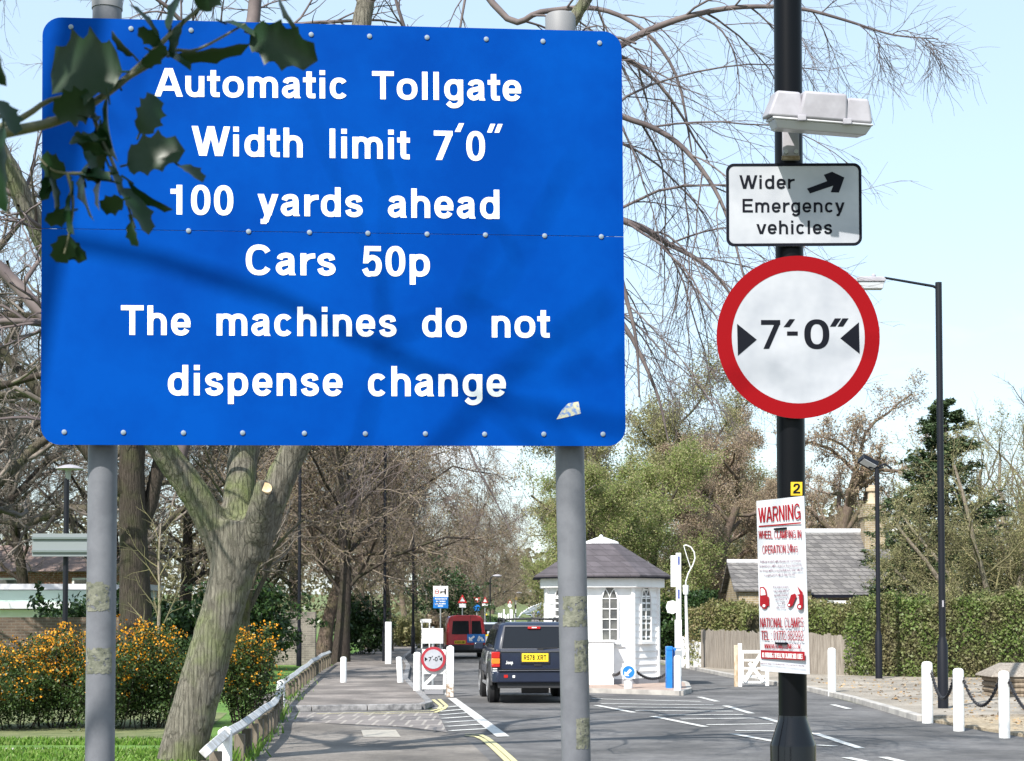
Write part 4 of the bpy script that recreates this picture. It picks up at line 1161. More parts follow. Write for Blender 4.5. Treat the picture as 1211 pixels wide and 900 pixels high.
def gothic(w, h, n=8):
    """pointed arch outline from the sill, width w, total height h"""
    s = h - w * .92; out = [(-w / 2, 0), (w / 2, 0), (w / 2, s)]
    for k in range(1, n + 1):
        a = R(62) * k / n; out.append((-w / 2 + w * math.cos(a) * 1.0 if False else w / 2 - (w / 2) * (k / n), s + w * .92 * math.sin(math.pi / 2 * (k / n)) ** .9))
    for k in range(n - 1, -1, -1): out.append((-w / 2 + (w / 2) * (k / n), s + w * .92 * math.sin(math.pi / 2 * (k / n)) ** .9))
    return out
def window(c, ang, w, h):
    """c: sill centre on the wall, ang: outward direction"""
    fx = Vector((math.cos(ang + math.pi / 2), math.sin(ang + math.pi / 2), 0)); fn = Vector((math.cos(ang), math.sin(ang), 0)); c = Vector(c)
    P_ = lambda u, v, k: c + fx * u + Vector((0, 0, v)) + fn * k
    ol = gothic(w, h); n = len(ol)
    il = [(u * .86, .04 + v * .955) for u, v in ol]
    f = MB(); f.add([P_(*p, .065) for p in ol] + [P_(*p, .065) for p in il] + [P_(*p, -.01) for p in ol] + [P_(*p, .02) for p in il],
                    [(i, (i + 1) % n, n + (i + 1) % n, n + i) for i in range(n)] + [(i, 2 * n + i, 2 * n + (i + 1) % n, (i + 1) % n) for i in range(n)] + [(n + i, n + (i + 1) % n, 3 * n + (i + 1) % n, 3 * n + i) for i in range(n)])
    b = .022
    f.box2(P_(-b / 2, .05, .03), P_(b / 2, h - w * .8, .052)) if abs(fn.x) < .1 else f.beam(P_(0, .05, .041), P_(0, h - w * .8, .041), b, .022, up=fn)
    for k in range(1, 5):
        v = .05 + (h - w * .92 - .05) * k / 4; f.beam(P_(-w * .41, v, .040), P_(w * .41, v, .040), .02, b, up=(0, 0, 1))
    for sgn in (-1, 1):
        pts = [P_(0, h - w * .86, .04), P_(sgn * w * .08, h - w * .62, .04), P_(sgn * w * .2, h - w * .42, .04), P_(sgn * w * .3, h - w * .33, .04)]
        f.tube(pts, .011, 4)
    wo = f.build('window', white_b, booth, smooth=0)
    g_ = MB(); g_.prism([P_(*p, .012) for p in il], fn * .012); g_.build('pane', winglass, wo, smooth=0)
    s_ = MB(); s_.beam(P_(-w * .62, -.03, .05), P_(w * .62, -.03, .05), .12, .06); s_.build('sill', white_b, wo, smooth=0)
wx = at(721, 756, by - dp).x - bx; sz = at(721, 759, by - dp).z; wt = at(721, 689, by - dp).z
window((wx, -dp, sz), -math.pi / 2, .43, wt - sz)
e = Vector((hw - fw_, .72, 0)); mid = Vector(((hw + fw_) / 2, -dp + .36, sz)); window(mid + Vector((.0, 0, 0)), math.atan2(-(hw - fw_), .72), .42, wt - sz)
e2 = Vector((-(hw + fw_) / 2, -dp + .36, sz)); window(e2, math.atan2(-(hw - fw_), -.72), .42, wt - sz)
m = MB(); zl = at(718, 764, by - dp - .3).z
xa, xb = at(686, 800, by - dp).x - bx, at(724.5, 800, by - dp).x - bx
m.box2((xa, -dp - .42, .1), (xb, -dp - .005, zl + .1)); m.box2((xa - .03, -dp - .45, zl + .1), (xb + .03, -dp - .003, zl + .15)); m.build('counter_box', white_b, booth, smooth=0)
m = MB(); m.box2((xb + .02, -dp - .06, zl - .02), (xb + .3, -dp - .004, zl + .02)); m.build('ledge', white_b, booth, smooth=0)

# keep-left post and chains
def bollard_mesh(h, r, name_top=True):
    return MB().lathe([(r, -.1), (r, h - r * .75), (r * .93, h - r * .4), (r * .7, h - r * .12), (r * .3, h - .004), (.004, h)], 24)
p = gp(743, 819); t = thing('keep_left_post', 'stout white post with round blue arrow disc before the booth', 'bollard', (p.x, p.y, .08))
bollard_mesh(.48, .1).build('post', white_fence, t)
dz = at(743, 794.5, p.y).z - .08; dr = 9.4 * p.y / FPX
m = MB(); m.tube([Vector((0, -.11, dz)), Vector((0, .02, dz))], dr, 32); m.build('disc_rim', mat('grey rim', (.45, .47, .48), .5), t)
m = MB(); m.tube([Vector((0, -.116, dz)), Vector((0, -.112, dz))], dr * .84, 32); m.build('disc_edge', white_l, t)
m = MB(); m.tube([Vector((0, -.122, dz)), Vector((0, -.118, dz))], dr * .76, 32); m.build('blue_disc', blue_p, t)
ar = [(-.62, -.62), (-.62, .1), (-.38, -.12), (.2, .5), (.5, .2), (-.12, -.38), (.1, -.62)]
m = MB(); m.prism([Vector((x * dr * .8, -.1235, dz + y * dr * .8)) for x, y in ar], (0, -.001, 0)); m.build('arrow', white_l, t, smooth=0)

def chain(name, label, a, b, sag, r=.014, group=None):
    a, b = Vector(a), Vector(b); t = thing(name, label, 'chain', a, 0, group)
    n = max(8, int((b - a).length / .035)); pts = []
    for i in range(n + 1):
        f = i / n; pts.append((b - a) * f - Vector((0, 0, 4 * sag * f * (1 - f))))
    m = MB()
    for i in range(n):                               # alternate upright and flat links
        d = (pts[i + 1] - pts[i]); c_ = (pts[i] + pts[i + 1]) / 2; y = d.normalized(); x = y.cross(Vector((0, 0, 1))).normalized(); z = x.cross(y)
        if i % 2: x, z = z, -x
        L_ = d.length * .78; w_ = r * 1.5
        loop = [c_ + y * (L_ * math.cos(a_)) + x * (w_ * math.sin(a_)) for a_ in [k * math.pi / 4 for k in range(9)]]
        m.tube(loop, r * .55, 5, cap=False)
    m.build('links', mat('chain black', (.03, .03, .035), .5, metal=.3), t)
    return t
c0 = Vector((p.x, p.y - .05, .08 + dz))
chain('chain', 'black chain hanging between the arrow post and the booth', (at(723, 797, 42.0).x, 41.9, at(723, 797, 42).z), c0 + Vector((-.16, 0, .02)), .05, .02)
bxp = gp(797, 819)
chain('chain', 'black chain hanging between the arrow post and the blue barrier', c0 + Vector((.16, 0, .03)), (at(795, 790, 40.4).x, 40.4, at(795, 790, 40.4).z), .22, .02)

# raised barrier with its blue box
p = gp(798, 819); t = thing('barrier', 'blue barrier box with raised white boom and plates beside the booth', 'barrier', (p.x, p.y, .08))
Yb = p.y
def bz_(px0, y0, px1, y1, d0, d1):
    a, b = at(px0, y0, Yb), at(px1, y1, Yb); return (a.x, Yb + d0, min(a.z, b.z)), (b.x, Yb + d1, max(a.z, b.z))
m = MB()
m.box2(*bz_(788.4, 819, 795.5, 766, .05, .32)); m.build('cabinet', blue_p, t, world=True, bevel=.012); m = MB(); m.box2(*bz_(797, 819, 806.6, 766, .16, .42)); m.build('cabinet', blue_p, t, world=True, bevel=.012)
m = MB(); m.box2(*bz_(788.2, 769, 795.8, 764.5, .04, .33)); m.build('lid', blue_p, t, world=True, bevel=.01)
bo = MB(); bo.box2(*bz_(799.8, 800, 805.2, 654, -.05, .02)); boom = bo.build('boom', white_fence, t, world=True, bevel=.01)
m = MB()
for y0, y1 in ((658, 668), (697, 708), (737, 748)): m.box2(*bz_(801.5, y0, 803.6, y1, -.055, -.0515))
m.build('blue_marks', mat('navy mark', (.02, .05, .25), .5), boom, world=True, smooth=0)
m = MB(); m.box2(*bz_(793.2, 694, 799.6, 657, -.04, -.02)); m.build('plate', white_l, t, world=True, smooth=0); m = MB(); m.box2(*bz_(797.8, 766, 805.8, 733, -.075, -.057)); m.build('plate', white_l, t, world=True, smooth=0)
hx = [(787.5, 718), (789.5, 711.5), (796, 710), (799.6, 712), (799.6, 724), (796, 726), (789.5, 724.5)]
m = MB(); m.prism([at(*q, Yb - .03) for q in hx], (0, .012, 0)); m.build('plate', white_l, t, world=True, smooth=0)
m = MB(); c_ = at(801, 775, Yb); m.box2(*bz_(798, 776, 806.2, 769, -.09, -.02)); m.build('hinge', galv, t, world=True)
p2 = gp(801.3, 822); t2 = thing('white_post', 'round topped white post standing against the blue barrier box', 'post', (p2.x, p2.y - .02, .05))
bollard_mesh(at(801, 775, p2.y).z - .05, .083).build('post', white_fence, t2)

# tall bent white post behind
Yp = 55.0; t = thing('bent_post', 'thin white post with bent hooked top beside the raised barrier', 'post', (at(813.5, 757, Yp).x, Yp, 0))
pts = [at(*q, Yp) for q in ((813.8, 790), (812.5, 757), (811.2, 705), (811, 697))]
MB().tube(pts, [.06, .055, .042, .038], 10).build('shaft', white_fence, t, world=True)
k = [at(*q, Yp) for q in ((810.8, 700), (811, 688), (814, 678), (819.5, 668), (822, 660), (821, 653), (817, 647), (811.5, 644.6), (808.6, 645.5))]
MB().tube(k, .02, 8).build('hook', white_fence, t, world=True)
MB().tube([at(*q, Yp) for q in ((808.6, 645.5), (812, 657), (816.5, 671))], .013, 6).build('wire', white_fence, t, world=True)
MB().lathe([(.08, at(811, 703, Yp).z), (.09, at(811, 700, Yp).z), (.10, at(811, 692, Yp).z)], 12, (at(811, 700, Yp).x, Yp, 0)).build('collar', white_fence, t, world=True)

# white bollards
def bollard(px, py, top, rpx, label, group, leanx=0.0, z0=0.0):
    p = gp(px, py, z0); t = thing('bollard', label, 'bollard', (p.x, p.y, z0), 0, group); H = at(px, top, p.y).z - z0
    t.rotation_euler = (0, leanx, 0)
    bollard_mesh(H, rpx * p.y / FPX).build('post', white_fence, t); return p, H
G1 = 'white bollards with chains at the road edge'
bs = []
for px, py, tp, lb in ((1097, 852, 782, 'white chained bollard just before the tall street lamp'), (1134, 861, 790, 'white chained bollard between the tall street lamp and the timber bin'), (1188, 869, 793, 'white chained bollard in front of the brown timber bin'), (1262, 886, 804, 'white chained bollard past the brown timber bin')):
    bs.append(bollard(px, py, tp, 6.4, lb, G1, 0, .045))
for i, lb in enumerate(('black chain slung behind the black street lamp between two bollards', 'black chain slung between bollards before the timber bin', 'black chain slung from the bollard at the timber bin outwards')):
    (a, ha), (b, hb_) = bs[i], bs[i + 1]
    chain('chain', lb, (a.x + .06, a.y, .045 + ha - .12), (b.x - .06, b.y, .045 + hb_ - .12), .42, .016, 'black chains between the bollards')
bollard(984, 818.5, 766, 4.8, 'lone white bollard on the far footpath before the plank fence', None, 0, .09)
bollard(406.2, 807, 776.5, 3.7, 'short white bollard on the footpath near the low rail fence', 'white bollards on the footpath', 0, .1)
bollard(473.5, 807, 776.5, 3.6, 'leaning white bollard on the footpath at the kerb', 'white bollards on the footpath', -.06, .1)
p = gp(459.3, 785, .1); t = thing('gatepost', 'tall square white gatepost standing on the footpath', 'gatepost', (p.x, p.y, .1)); Hh = at(459, 735.5, p.y).z - .1
m = MB(); w_ = 3.7 * p.y / FPX; m.box2((-w_, -w_, -.1), (w_, w_, Hh)); m.build('post', white_fence, t, bevel=.02)

# width restriction: posts, trestle and round sign
p = gp(493.3, 822); t = thing('gatepost', 'round topped white post at the kerb corner beside the width sign', 'gatepost', (p.x, p.y, 0))
bollard_mesh(at(493, 771, p.y).z, 4.4 * p.y / FPX).build('post', white_fence, t)
p = gp(532.5, 824); t = thing('gatepost', 'thick white post with rusty foot standing before the red van', 'gatepost', (p.x, p.y, 0)); Hh = at(532, 765, p.y).z; w_ = 4.3 * p.y / FPX
m = MB(); m.box2((-w_, -w_, -.1), (w_, w_, Hh)); m.prism([(-w_, -w_, Hh), (w_, -w_, Hh), (0, -w_, Hh + .04)], (0, 2 * w_, 0)); m.build('post', white_fence, t, bevel=.012)
m = MB(); m.box2((-w_ * 1.05, -w_ * 1.06, .0), (w_ * .9, -w_ * .99, .28)); m.build('rust_stain', mat('rust', (.26, .17, .10), .9, col2=(.62, .58, .54), scale=14, lo=.42, hi=.56), t, smooth=0)
Yg = 38.2; a, b = at(498, 823, Yg), at(528, 823, Yg)
t = thing('trestle_barrier', 'white trestle barrier panel with cut out triangles between two posts', 'barrier', ((a.x + b.x) / 2, Yg, 0))
xa, xb = a.x - t.location.x + .02, b.x - t.location.x - .02; zt_, zb_ = at(510, 768, Yg).z, at(510, 815, Yg).z; zm = at(510, 797, Yg).z; zl_ = at(510, 810, Yg).z
m = MB(); m.box2((xa, -.02, zm), (xb, .02, zt_)); m.box2((xa, -.02, zb_), (xb, .02, zl_ - .012)); m.box2((xa, -.02, zl_ - .012), (xa + .03, .02, zm)); m.box2((xb - .05, -.02, zl_ - .012), (xb, .02, zm))
m.beam((xa + .04, 0, zl_ - .01), (xb - .22, 0, zm + .01), .035, .07); m.build('panel', white_fence, t, smooth=0)
m = MB(); m.box2((xa, .05, 0), (xa + .06, .11, zt_)); m.build('leg', white_fence, t, smooth=0); m = MB(); m.box2((xb - .06, .05, 0), (xb, .11, zt_)); m.build('leg', white_fence, t, smooth=0)
MB().box2((xa + .05, -.008, 0.02), (xb - .05, .0, zb_ - .02)).build('grey_board', mat('grey board', (.25, .25, .27), .7), t, smooth=0)
c_ = at(512.5, 779.5, Yg - .08); t = thing('width_limit_sign', 'small round 7\u2032-0\u2033 width limit sign on the white trestle barrier', 'road sign', (c_.x, c_.y, c_.z - .28))
rr_ = 14.6 * c_.y / FPX
MB().tube([Vector((0, .03, .28)), Vector((0, .0, .28))], rr_, 40).build('red_ring', mat('faded red', (.33, .02, .035), .5), t)
MB().tube([Vector((0, -.001, .28)), Vector((0, -.004, .28))], rr_ * .78, 40).build('panel', white_r, t)
m = MB(); fx = Vector((rr_ * .40, 0, 0)); 
letters(m, '7\u2032-0\u2033', Vector((-rr_ * .40, -.006, .28 - rr_ * .17)), Vector((rr_ * .33, 0, 0)), Vector((0, 0, rr_ * .34)), Vector((0, -1, 0)), .17, .16, -.02)
for s_ in (-1, 1): m.prism([Vector((s_ * rr_ * .70, -.007, .28 - rr_ * .18)), Vector((s_ * rr_ * .70, -.007, .28 + rr_ * .18)), Vector((s_ * rr_ * .46, -.007, .28))], (0, -.001, 0))
m.build('lettering', black_l, t, smooth=0)
Yw = 42.5; a, b = at(499.5, 760.8, Yw), at(524, 743, Yw); t = thing('blank_board', 'blank white rectangular board on a post above the width sign', 'sign', ((a.x + b.x) / 2, Yw, 0))
MB().box2((a.x, Yw, a.z), (b.x, Yw + .02, b.z)).build('panel', white_l, t, world=True)
MB().lathe([(.035, -.05), (.035, b.z + .04)], 10, ((a.x + b.x) / 2, Yw + .06, 0)).build('post', galv, t, world=True)

# white field gate by the plank fence
p = gp(872, 812); t = thing('field_gate', 'small white five bar gate with brown stained post by the plank fence', 'gate', (p.x, p.y, 0)); Yq = p.y
def bb(px0, y0, px1, y1, d0=-.04, d1=.04):
    a, b = at(px0, y0, Yq), at(px1, y1, Yq); return (a.x, Yq + d0, min(a.z, b.z)), (b.x, Yq + d1, max(a.z, b.z))
MB().box2(*bb(868.3, 813, 872.4, 763)).build('post', wood_rust, t, world=True, bevel=.01)
MB().box2(*bb(873, 815, 877.2, 761)).build('post', white_fence, t, world=True, bevel=.01)
m = MB()
for y0, y1 in ((769, 772.5), (779.5, 782), (789, 791.5), (798.5, 801), (805.5, 808)): m.box2(*bb(879.2, y1, 905, y0, -.02, .02))
m.box2(*bb(877.3, 808, 879.1, 769, -.025, .025)); m.box2(*bb(905.2, 811, 909, 775, -.025, .025)); m.beam(at(880, 806, Yq - .05), at(901, 772, Yq - .05), .03, .1); m.beam(at(903, 806, Yq - .06), at(886, 784, Yq - .06), .03, .09)
m.build('bars', white_fence, t, world=True, smooth=0)

# low rail fence on the left
t = thing('knee_rail_fence', 'low fence of white square rails on brown timber posts beside footpath', 'fence', (-3.16, 18.7, 0))
fp = [(-3.03, 16.8, .42), (-3.16, 18.7, .46), (-3.27, 20.4, .44), (-3.38, 22.2, .45), (-3.50, 24.0, .46), (-3.64, 25.6, .42), (-3.84, 27.4, .38), (-4.05, 29.4, .43), (-4.33, 31.8, .50), (-4.55, 34.5, .50), (-4.76, 37.2, .50), (-4.97, 40, .53), (-5.2, 43, .52), (-5.43, 46, .57), (-5.65, 49, .54), (-5.9, 52.4, .57), (-6.1, 55.5, .55), (-6.25, 58, .55)]
dg = math.pi / 4
for i in range(len(fp) - 1):
    a, b = Vector(fp[i]), Vector(fp[i + 1]); y = (b - a).normalized(); d1 = (y.cross(Vector((0, 0, 1))).normalized() + Vector((0, 0, 1))).normalized()
    m = MB(); m.beam(a + y * .004, b - y * .004, .098, .098, up=d1); m.build('rail', rail_w, t, world=True, bevel=.008)
for i, (x, y, z) in enumerate(fp):
    end = i in (1, 8)
    m = MB(); wz = .06 if not end else .07
    m.box2((x - wz, y - wz, -.15), (x + wz, y + wz, z - (.09 if not end else -.045)))
    if end: m.prism([(x - wz, y - wz, z + .045), (x + wz, y - wz, z + .045), (x, y - wz, z + .09)], (0, 2 * wz, 0))
    m.build('post', white_fence if end else wood_post, t, world=True, bevel=.01)
    if i < len(fp) - 1 and not end:
        a, b = Vector(fp[i]), Vector(fp[i + 1]); c_ = (a + b) / 2
        m = MB(); m.box2((c_.x - .06, c_.y - .06, -.15), (c_.x + .06, c_.y + .06, c_.z - .09)); m.build('post', wood_post, t, world=True, bevel=.01)

# plank fence and white boarding, far side
def planks(name, label, a, b, ha, hb_, m_, wd=.14, ragged=.04, seed=1, group=None):
    a, b = Vector((*a, 0)), Vector((*b, 0)); t = thing(name, label, 'fence', a, 0, group); d = b - a; n = max(3, int(d.length / wd)); rg = random.Random(seed)
    m = MB(); u = d.normalized(); nn = Vector((-u.y, u.x, 0))
    for i in range(n):
        f0, f1 = (i + .03) / n, (i + .97) / n; h = ha + (hb_ - ha) * (i + .5) / n + rg.uniform(-ragged, ragged); o_ = nn * (rg.uniform(-.012, .012))
        p0, p1 = d * f0 + o_, d * f1 + o_
        m.prism([p0 + Vector((0, 0, .02)), p1 + Vector((0, 0, .02)), p1 + Vector((0, 0, h - rg.uniform(0, ragged))), p0 + Vector((0, 0, h))], nn * .022)
    m.build('planks', m_, t, smooth=0)
    for f in (.3, .8):
        m = MB(); z0, z1 = ha * f, hb_ * f; m.beam(nn * .06 + Vector((0, 0, z0)), d + nn * .06 + Vector((0, 0, z1)), .06, .08); m.build('rail', m_, t, smooth=0)
    return t
Z = lambda px, y, Y: at(px, y, Y).z
a, b = at(829, 790, 56.5), at(909, 790, 51.8); planks('plank_fence', 'grey weathered plank fence below hedge beside white boarding', (a.x, a.y), (b.x, b.y), Z(829, 744, 56.5), Z(909, 748, 51.8), wood_grey, seed=3)
a, b = at(908, 790, 51.6), at(1012, 790, 48.6); planks('plank_fence', 'grey weathered plank fence behind the lone white bollard', (a.x, a.y), (b.x, b.y), Z(909, 746, 51.6), Z(1012, 752, 48.6), wood_grey, seed=4)
a, b = at(805, 790, 58.5), at(828.5, 790, 57); planks('white_boarding', 'short white boarded fence at the foot of the bent post', (a.x, a.y), (b.x, b.y), Z(805, 752, 58.5), Z(828.5, 760, 57), white_b, wd=.2, ragged=.0, seed=5)

# hedges
def hedge(name, label, path, h, w, lm, n, ls, seed, core=None, wob=.18, group=None):
    """clipped hedge: twiggy dark core, leaves over and into its surface"""
    g = np.random.default_rng(seed); P = np.array(path, float); L = np.linalg.norm(np.diff(P, axis=0), axis=1); cum = np.concatenate([[0], np.cumsum(L)])
    hs = np.array(h, float) if hasattr(h, '__len__') else np.full(len(P), h)
    s = g.random(n) * cum[-1]; x = np.interp(s, cum, P[:, 0]); y = np.interp(s, cum, P[:, 1]); hh = np.interp(s, cum, hs)
    Tv = np.gradient(P, axis=0); Tv /= np.linalg.norm(Tv, axis=1)[:, None]; N = np.stack([np.interp(s, cum, Tv[:, 1]), -np.interp(s, cum, Tv[:, 0])], 1); N /= np.linalg.norm(N, axis=1)[:, None]
    a = g.random(n) * (2 * 1.0 + w / hh.mean()); side = np.where(a < 1, 1, np.where(a < 2, -1, 0))
    z = np.where(side != 0, g.random(n), 1.0); off = np.where(side != 0, side * w / 2, (g.random(n) - .5) * w)
    bul = wob * (np.sin(s * 2.1 + z * 3) * .5 + np.sin(s * 5.3 + 1.3 + z * 5) * .3 + np.sin(s * .9 + 2) * .4)
    off = off * (1 + bul * .5) * (1 - .18 * (z - .4) ** 2); dep = np.abs(g.normal(0, .10, n))
    off = off - np.sign(off) * dep * (side != 0); zz = z * hh * (1 + .05 * np.sin(s * 1.7) + .05 * np.sin(s * 4.1 + off * 3) + .025 * np.sin(s * 11 + off * 7)) + (side == 0) * np.abs(g.normal(0, .05, n)) - (side == 0) * dep + g.normal(0, .03, n)
    pos = np.stack([x + N[:, 0] * off, y + N[:, 1] * off, np.maximum(zz, .03)], 1)
    t = thing(name, label, 'hedge', (P[0][0], P[0][1], 0), 0, group); pos -= np.array([P[0][0], P[0][1], 0])
    lv, li = leaves(pos, ls, seed, aspect=.65); link('foliage', raw_mesh('foliage', lv, 4, li, [lm]), t)
    c = MB(); q = []
    for k in range(len(P)):
        d = P[min(k + 1, len(P) - 1)] - P[max(k - 1, 0)]; d /= np.linalg.norm(d); nn = np.array([d[1], -d[0]]) * w * .36; b = P[k] - P[0]
        if k in (0, len(P) - 1): b = b + (d * .5 if k == 0 else -d * .5); nn = nn * .5
        q.append([(b[0] - nn[0], b[1] - nn[1], 0), (b[0] + nn[0], b[1] + nn[1], 0), (b[0] + nn[0] * .9, b[1] + nn[1] * .9, hs[k] * .9), (b[0] - nn[0] * .9, b[1] - nn[1] * .9, hs[k] * .9)])
    c.loft(q); c.build('stems', mat('hedge core', (.05, .045, .025), .95, col2=(.10, .09, .05), scale=6), t, smooth=0)
    return t
def wp(px, Y): return (at(px, 790, Y).x, Y)
hedge('hedge', 'long clipped green hedge running behind the black lamp posts', [wp(1018, 49.2), wp(1060, 48.2), wp(1110, 47.6), wp(1170, 47.4), wp(1240, 47.4)], [2.12, 2.2, 2.24, 2.26, 2.3], 1.5, leaf_hedge, 30000, .085, 11)
hedge('hedge', 'green hedge rising behind the weathered planks and the lone bollard', [wp(930, 53), wp(1028, 50.2)], [2.08, 2.0], 1.5, leaf_hedge_dry, 12000, .085, 12)
hedge('hedge', 'rounded light green hedge bulging over the plank fence', [wp(838, 58.3), wp(866, 57), wp(908, 54.6)], [1.95, 2.12, 2.0], 1.8, leaf_hedge_dry, 13000, .09, 13, wob=.3)
hedge('hedge', 'dark green hedge between the bent post and the plank fence', [wp(812, 62), wp(842, 61.5)], [2.5, 2.45], 1.4, leaf_dark, 6000, .1, 14)

# timber bin with hipped lid
p = gp(1176, 829); t = thing('timber_bin', 'brown log sided timber bin with hipped lid behind the bollards', 'bin', (p.x, p.y, 0))
m = MB()
for k in range(4): m.tube([Vector((.05, 0, .1 + k * .115)), Vector((1.9, 0, .1 + k * .115))], .062, 8); m.tube([Vector((0.1, .02, .1 + k * .115)), Vector((.1, 1.1, .1 + k * .115))], .06, 8)
m.build('logs', wood_brown, t)
m = MB(); m.loft([[(-.08, -.1, .50), (2.0, -.1, .50), (2.0, 1.2, .50), (-.08, 1.2, .50)], [(-.06, -.08, .54), (1.98, -.08, .54), (1.98, 1.18, .54), (-.06, 1.18, .54)], [(.3, .4, .78), (1.7, .4, .78), (1.7, .7, .78), (.3, .7, .78)]]); m.build('lid', wood_grey, t, bevel=.012)

# cottage
brick_y = brickmat('yellow stock brick', (.42, .33, .20), (.33, .25, .15), (.46, .42, .35), 1, .24, .085, .012)
slate_g = brickmat('grey slate', (.125, .118, .118), (.22, .208, .20), (.08, .075, .075), 1, .30, .17, .022, axis='XZ')
Yc = 66.0
def Pc(px, py, Y): v = at(px, py, Y); return v
x0, x1 = Pc(915, 700, Yc).x, Pc(1110, 700, Yc).x; ze = Pc(1000, 706, Yc).z; Yr = Yc + 3.6; zr = at(1000, 631, Yr).z
t = thing('cottage', 'low brick cottage with grey slate roof and tall yellow chimney', 'house', (x0, Yc, 0))
m = MB(); m.box2((x0 + .25, Yc + .35, 0), (x1, Yr * 2 - Yc - .3, ze)); m.build('wall', brick_y, t, world=True, smooth=0)
ro = MB(); th = Vector((0, 0, .08))
ro.prism([(x0, Yc, ze), (x1, Yc, ze), (x1 - .4, Yr, zr), (x0 + .4, Yr, zr)], th); ro.prism([(x0, 2 * Yr - Yc, ze), (x1, 2 * Yr - Yc, ze), (x1 - .4, Yr + .002, zr), (x0 + .4, Yr + .002, zr)], th)
ro.prism([(x0, Yc, ze), (x0 + .4, Yr, zr), (x0, 2 * Yr - Yc, ze)], th)
roof = ro.build('roof', slate_g, t, world=True, smooth=0)
m = MB(); m.tube([Vector((x0 + .4, Yr, zr + .08)), Vector((x1 - .4, Yr, zr + .08))], .12, 8); m.build('ridge', lead, roof, world=True)
m = MB(); m.beam((x0 - .02, Yc - .06, ze + .03), (x1, Yc - .06, ze + .03), .12, .12); m.build('gutter', black_l, roof, world=True)
cx_ = at(1032, 600, Yr - .6).x; ch = MB()
for z0, z1, w_ in ((zr - 1.2, at(1032, 612, Yr - .6).z, .42), (at(1032, 612, Yr - .6).z, at(1032, 608, Yr - .6).z, .5), (at(1032, 608, Yr - .6).z, at(1032, 600, Yr - .6).z, .44), (at(1032, 600, Yr - .6).z, at(1032, 596, Yr - .6).z, .36)):
    ch.box2((cx_ - w_, Yr - .6 - w_, z0), (cx_ + w_, Yr - .6 + w_, z1))
chim = ch.build('chimney', brick_y, roof, world=True, smooth=0)
zs = at(1032, 596, Yr - .6).z; zz_ = at(1032, 574, Yr - .6).z
MB().lathe([(.30, zs), (.2, zs + .12), (.19, zz_ - .28), (.27, zz_ - .24), (.27, zz_ - .12), (.17, zz_ - .08), (.17, zz_)], 10, (cx_, Yr - .6, 0)).build('chimney_pot', mat('buff clay', (.45, .36, .25), .85), roof, world=True)
a = Pc(968, 714, Yc - 1.5); b = Pc(1017, 714, Yc - 1.5); m = MB(); m.box2((a.x, Yc - 1.5, a.z), (b.x, Yc + .34, a.z + .12)); m.box2((b.x - .25, Yc - 1.45, 0), (b.x - .1, Yc - 1.3, a.z)); m.box2((a.x + .1, Yc - 1.45, 0), (a.x + .25, Yc - 1.3, a.z)); m.build('porch', white_b, t, world=True, smooth=0)
m = MB(); m.box2((a.x + .6, Yc + .3, 1.0), (a.x + 1.6, Yc + .34, 2.1)); w = m.build('window', white_b, t, world=True, smooth=0)
m = MB(); m.box2((a.x + .68, Yc + .28, 1.08), (a.x + 1.52, Yc + .297, 2.02)); m.build('pane', winglass, w, world=True, smooth=0)
Yx = 63.0; xa, xb = at(868, 700, Yx).x, at(960, 700, Yx).x; ze2 = at(880, 699, Yx).z; zr2 = at(880, 667, Yx + 2).z
t = thing('outbuilding', 'small brick outbuilding with pale slate roof at the cottage end', 'shed', (xa, Yx, 0))
MB().box2((xa + .2, Yx + .15, 0), (xb, Yx + 3.9, ze2)).build('wall', brick_y, t, world=True, smooth=0)
m = MB(); m.prism([(xa + .2, Yx + .16, ze2), (xa + .2, Yx + 2, zr2), (xa + .2, Yx + 3.88, ze2)], (.24, 0, 0)); m.build('gable', brick_y, t, world=True, smooth=0)
m = MB(); m.prism([(xa, Yx, ze2 - .02), (xb, Yx, ze2 - .02), (xb, Yx + 2, zr2), (xa, Yx + 2, zr2)], (0, 0, .08)); m.prism([(xa, Yx + 4, ze2 - .02), (xb, Yx + 4, ze2 - .02), (xb, Yx + 2.002, zr2), (xa, Yx + 2.002, zr2)], (0, 0, .08))
rf = m.build('roof', slate_g, t, world=True, smooth=0)
m = MB(); m.tube([Vector((xa, Yx + 2, zr2 + .08)), Vector((xb, Yx + 2, zr2 + .08))], .1, 8); m.build('ridge', lead, rf, world=True)

# terrace seen far beyond the booth
brick_r = brickmat('red brick', (.33, .13, .08), (.26, .10, .065), (.40, .34, .28), 1, .24, .085, .012)
Yt = 118; xa, xb = at(822, 700, Yt).x, at(900, 700, Yt).x; z1 = at(850, 691, Yt).z; z2 = at(850, 676, Yt + 4).z
t = thing('terraced_house', 'distant red brick house with dark roof and small white windows', 'house', (xa, Yt, 0))
wl = MB().box2((xa, Yt, 0), (xb, Yt + 8, z1)).build('wall', brick_r, t, world=True, smooth=0)
m = MB(); m.prism([(xa - .2, Yt - .3, z1), (xa - .2, Yt + 4, z2), (xa - .2, Yt + 8.3, z1)], (xb - xa + .4, 0, 0)); m.build('roof', slate, t, world=True, smooth=0)
for px in (826, 838, 849, 860, 872):
    q = at(px, 702, Yt); m = MB(); m.box2((q.x - .28, Yt - .05, q.z - .3), (q.x + .28, Yt + .02, q.z + .42)); w = m.build('window', white_b, t, world=True, smooth=0)
    m = MB(); m.box2((q.x - .2, Yt - .07, q.z - .22), (q.x + .2, Yt - .051, q.z + .34)); m.build('pane', winglass, w, world=True, smooth=0)

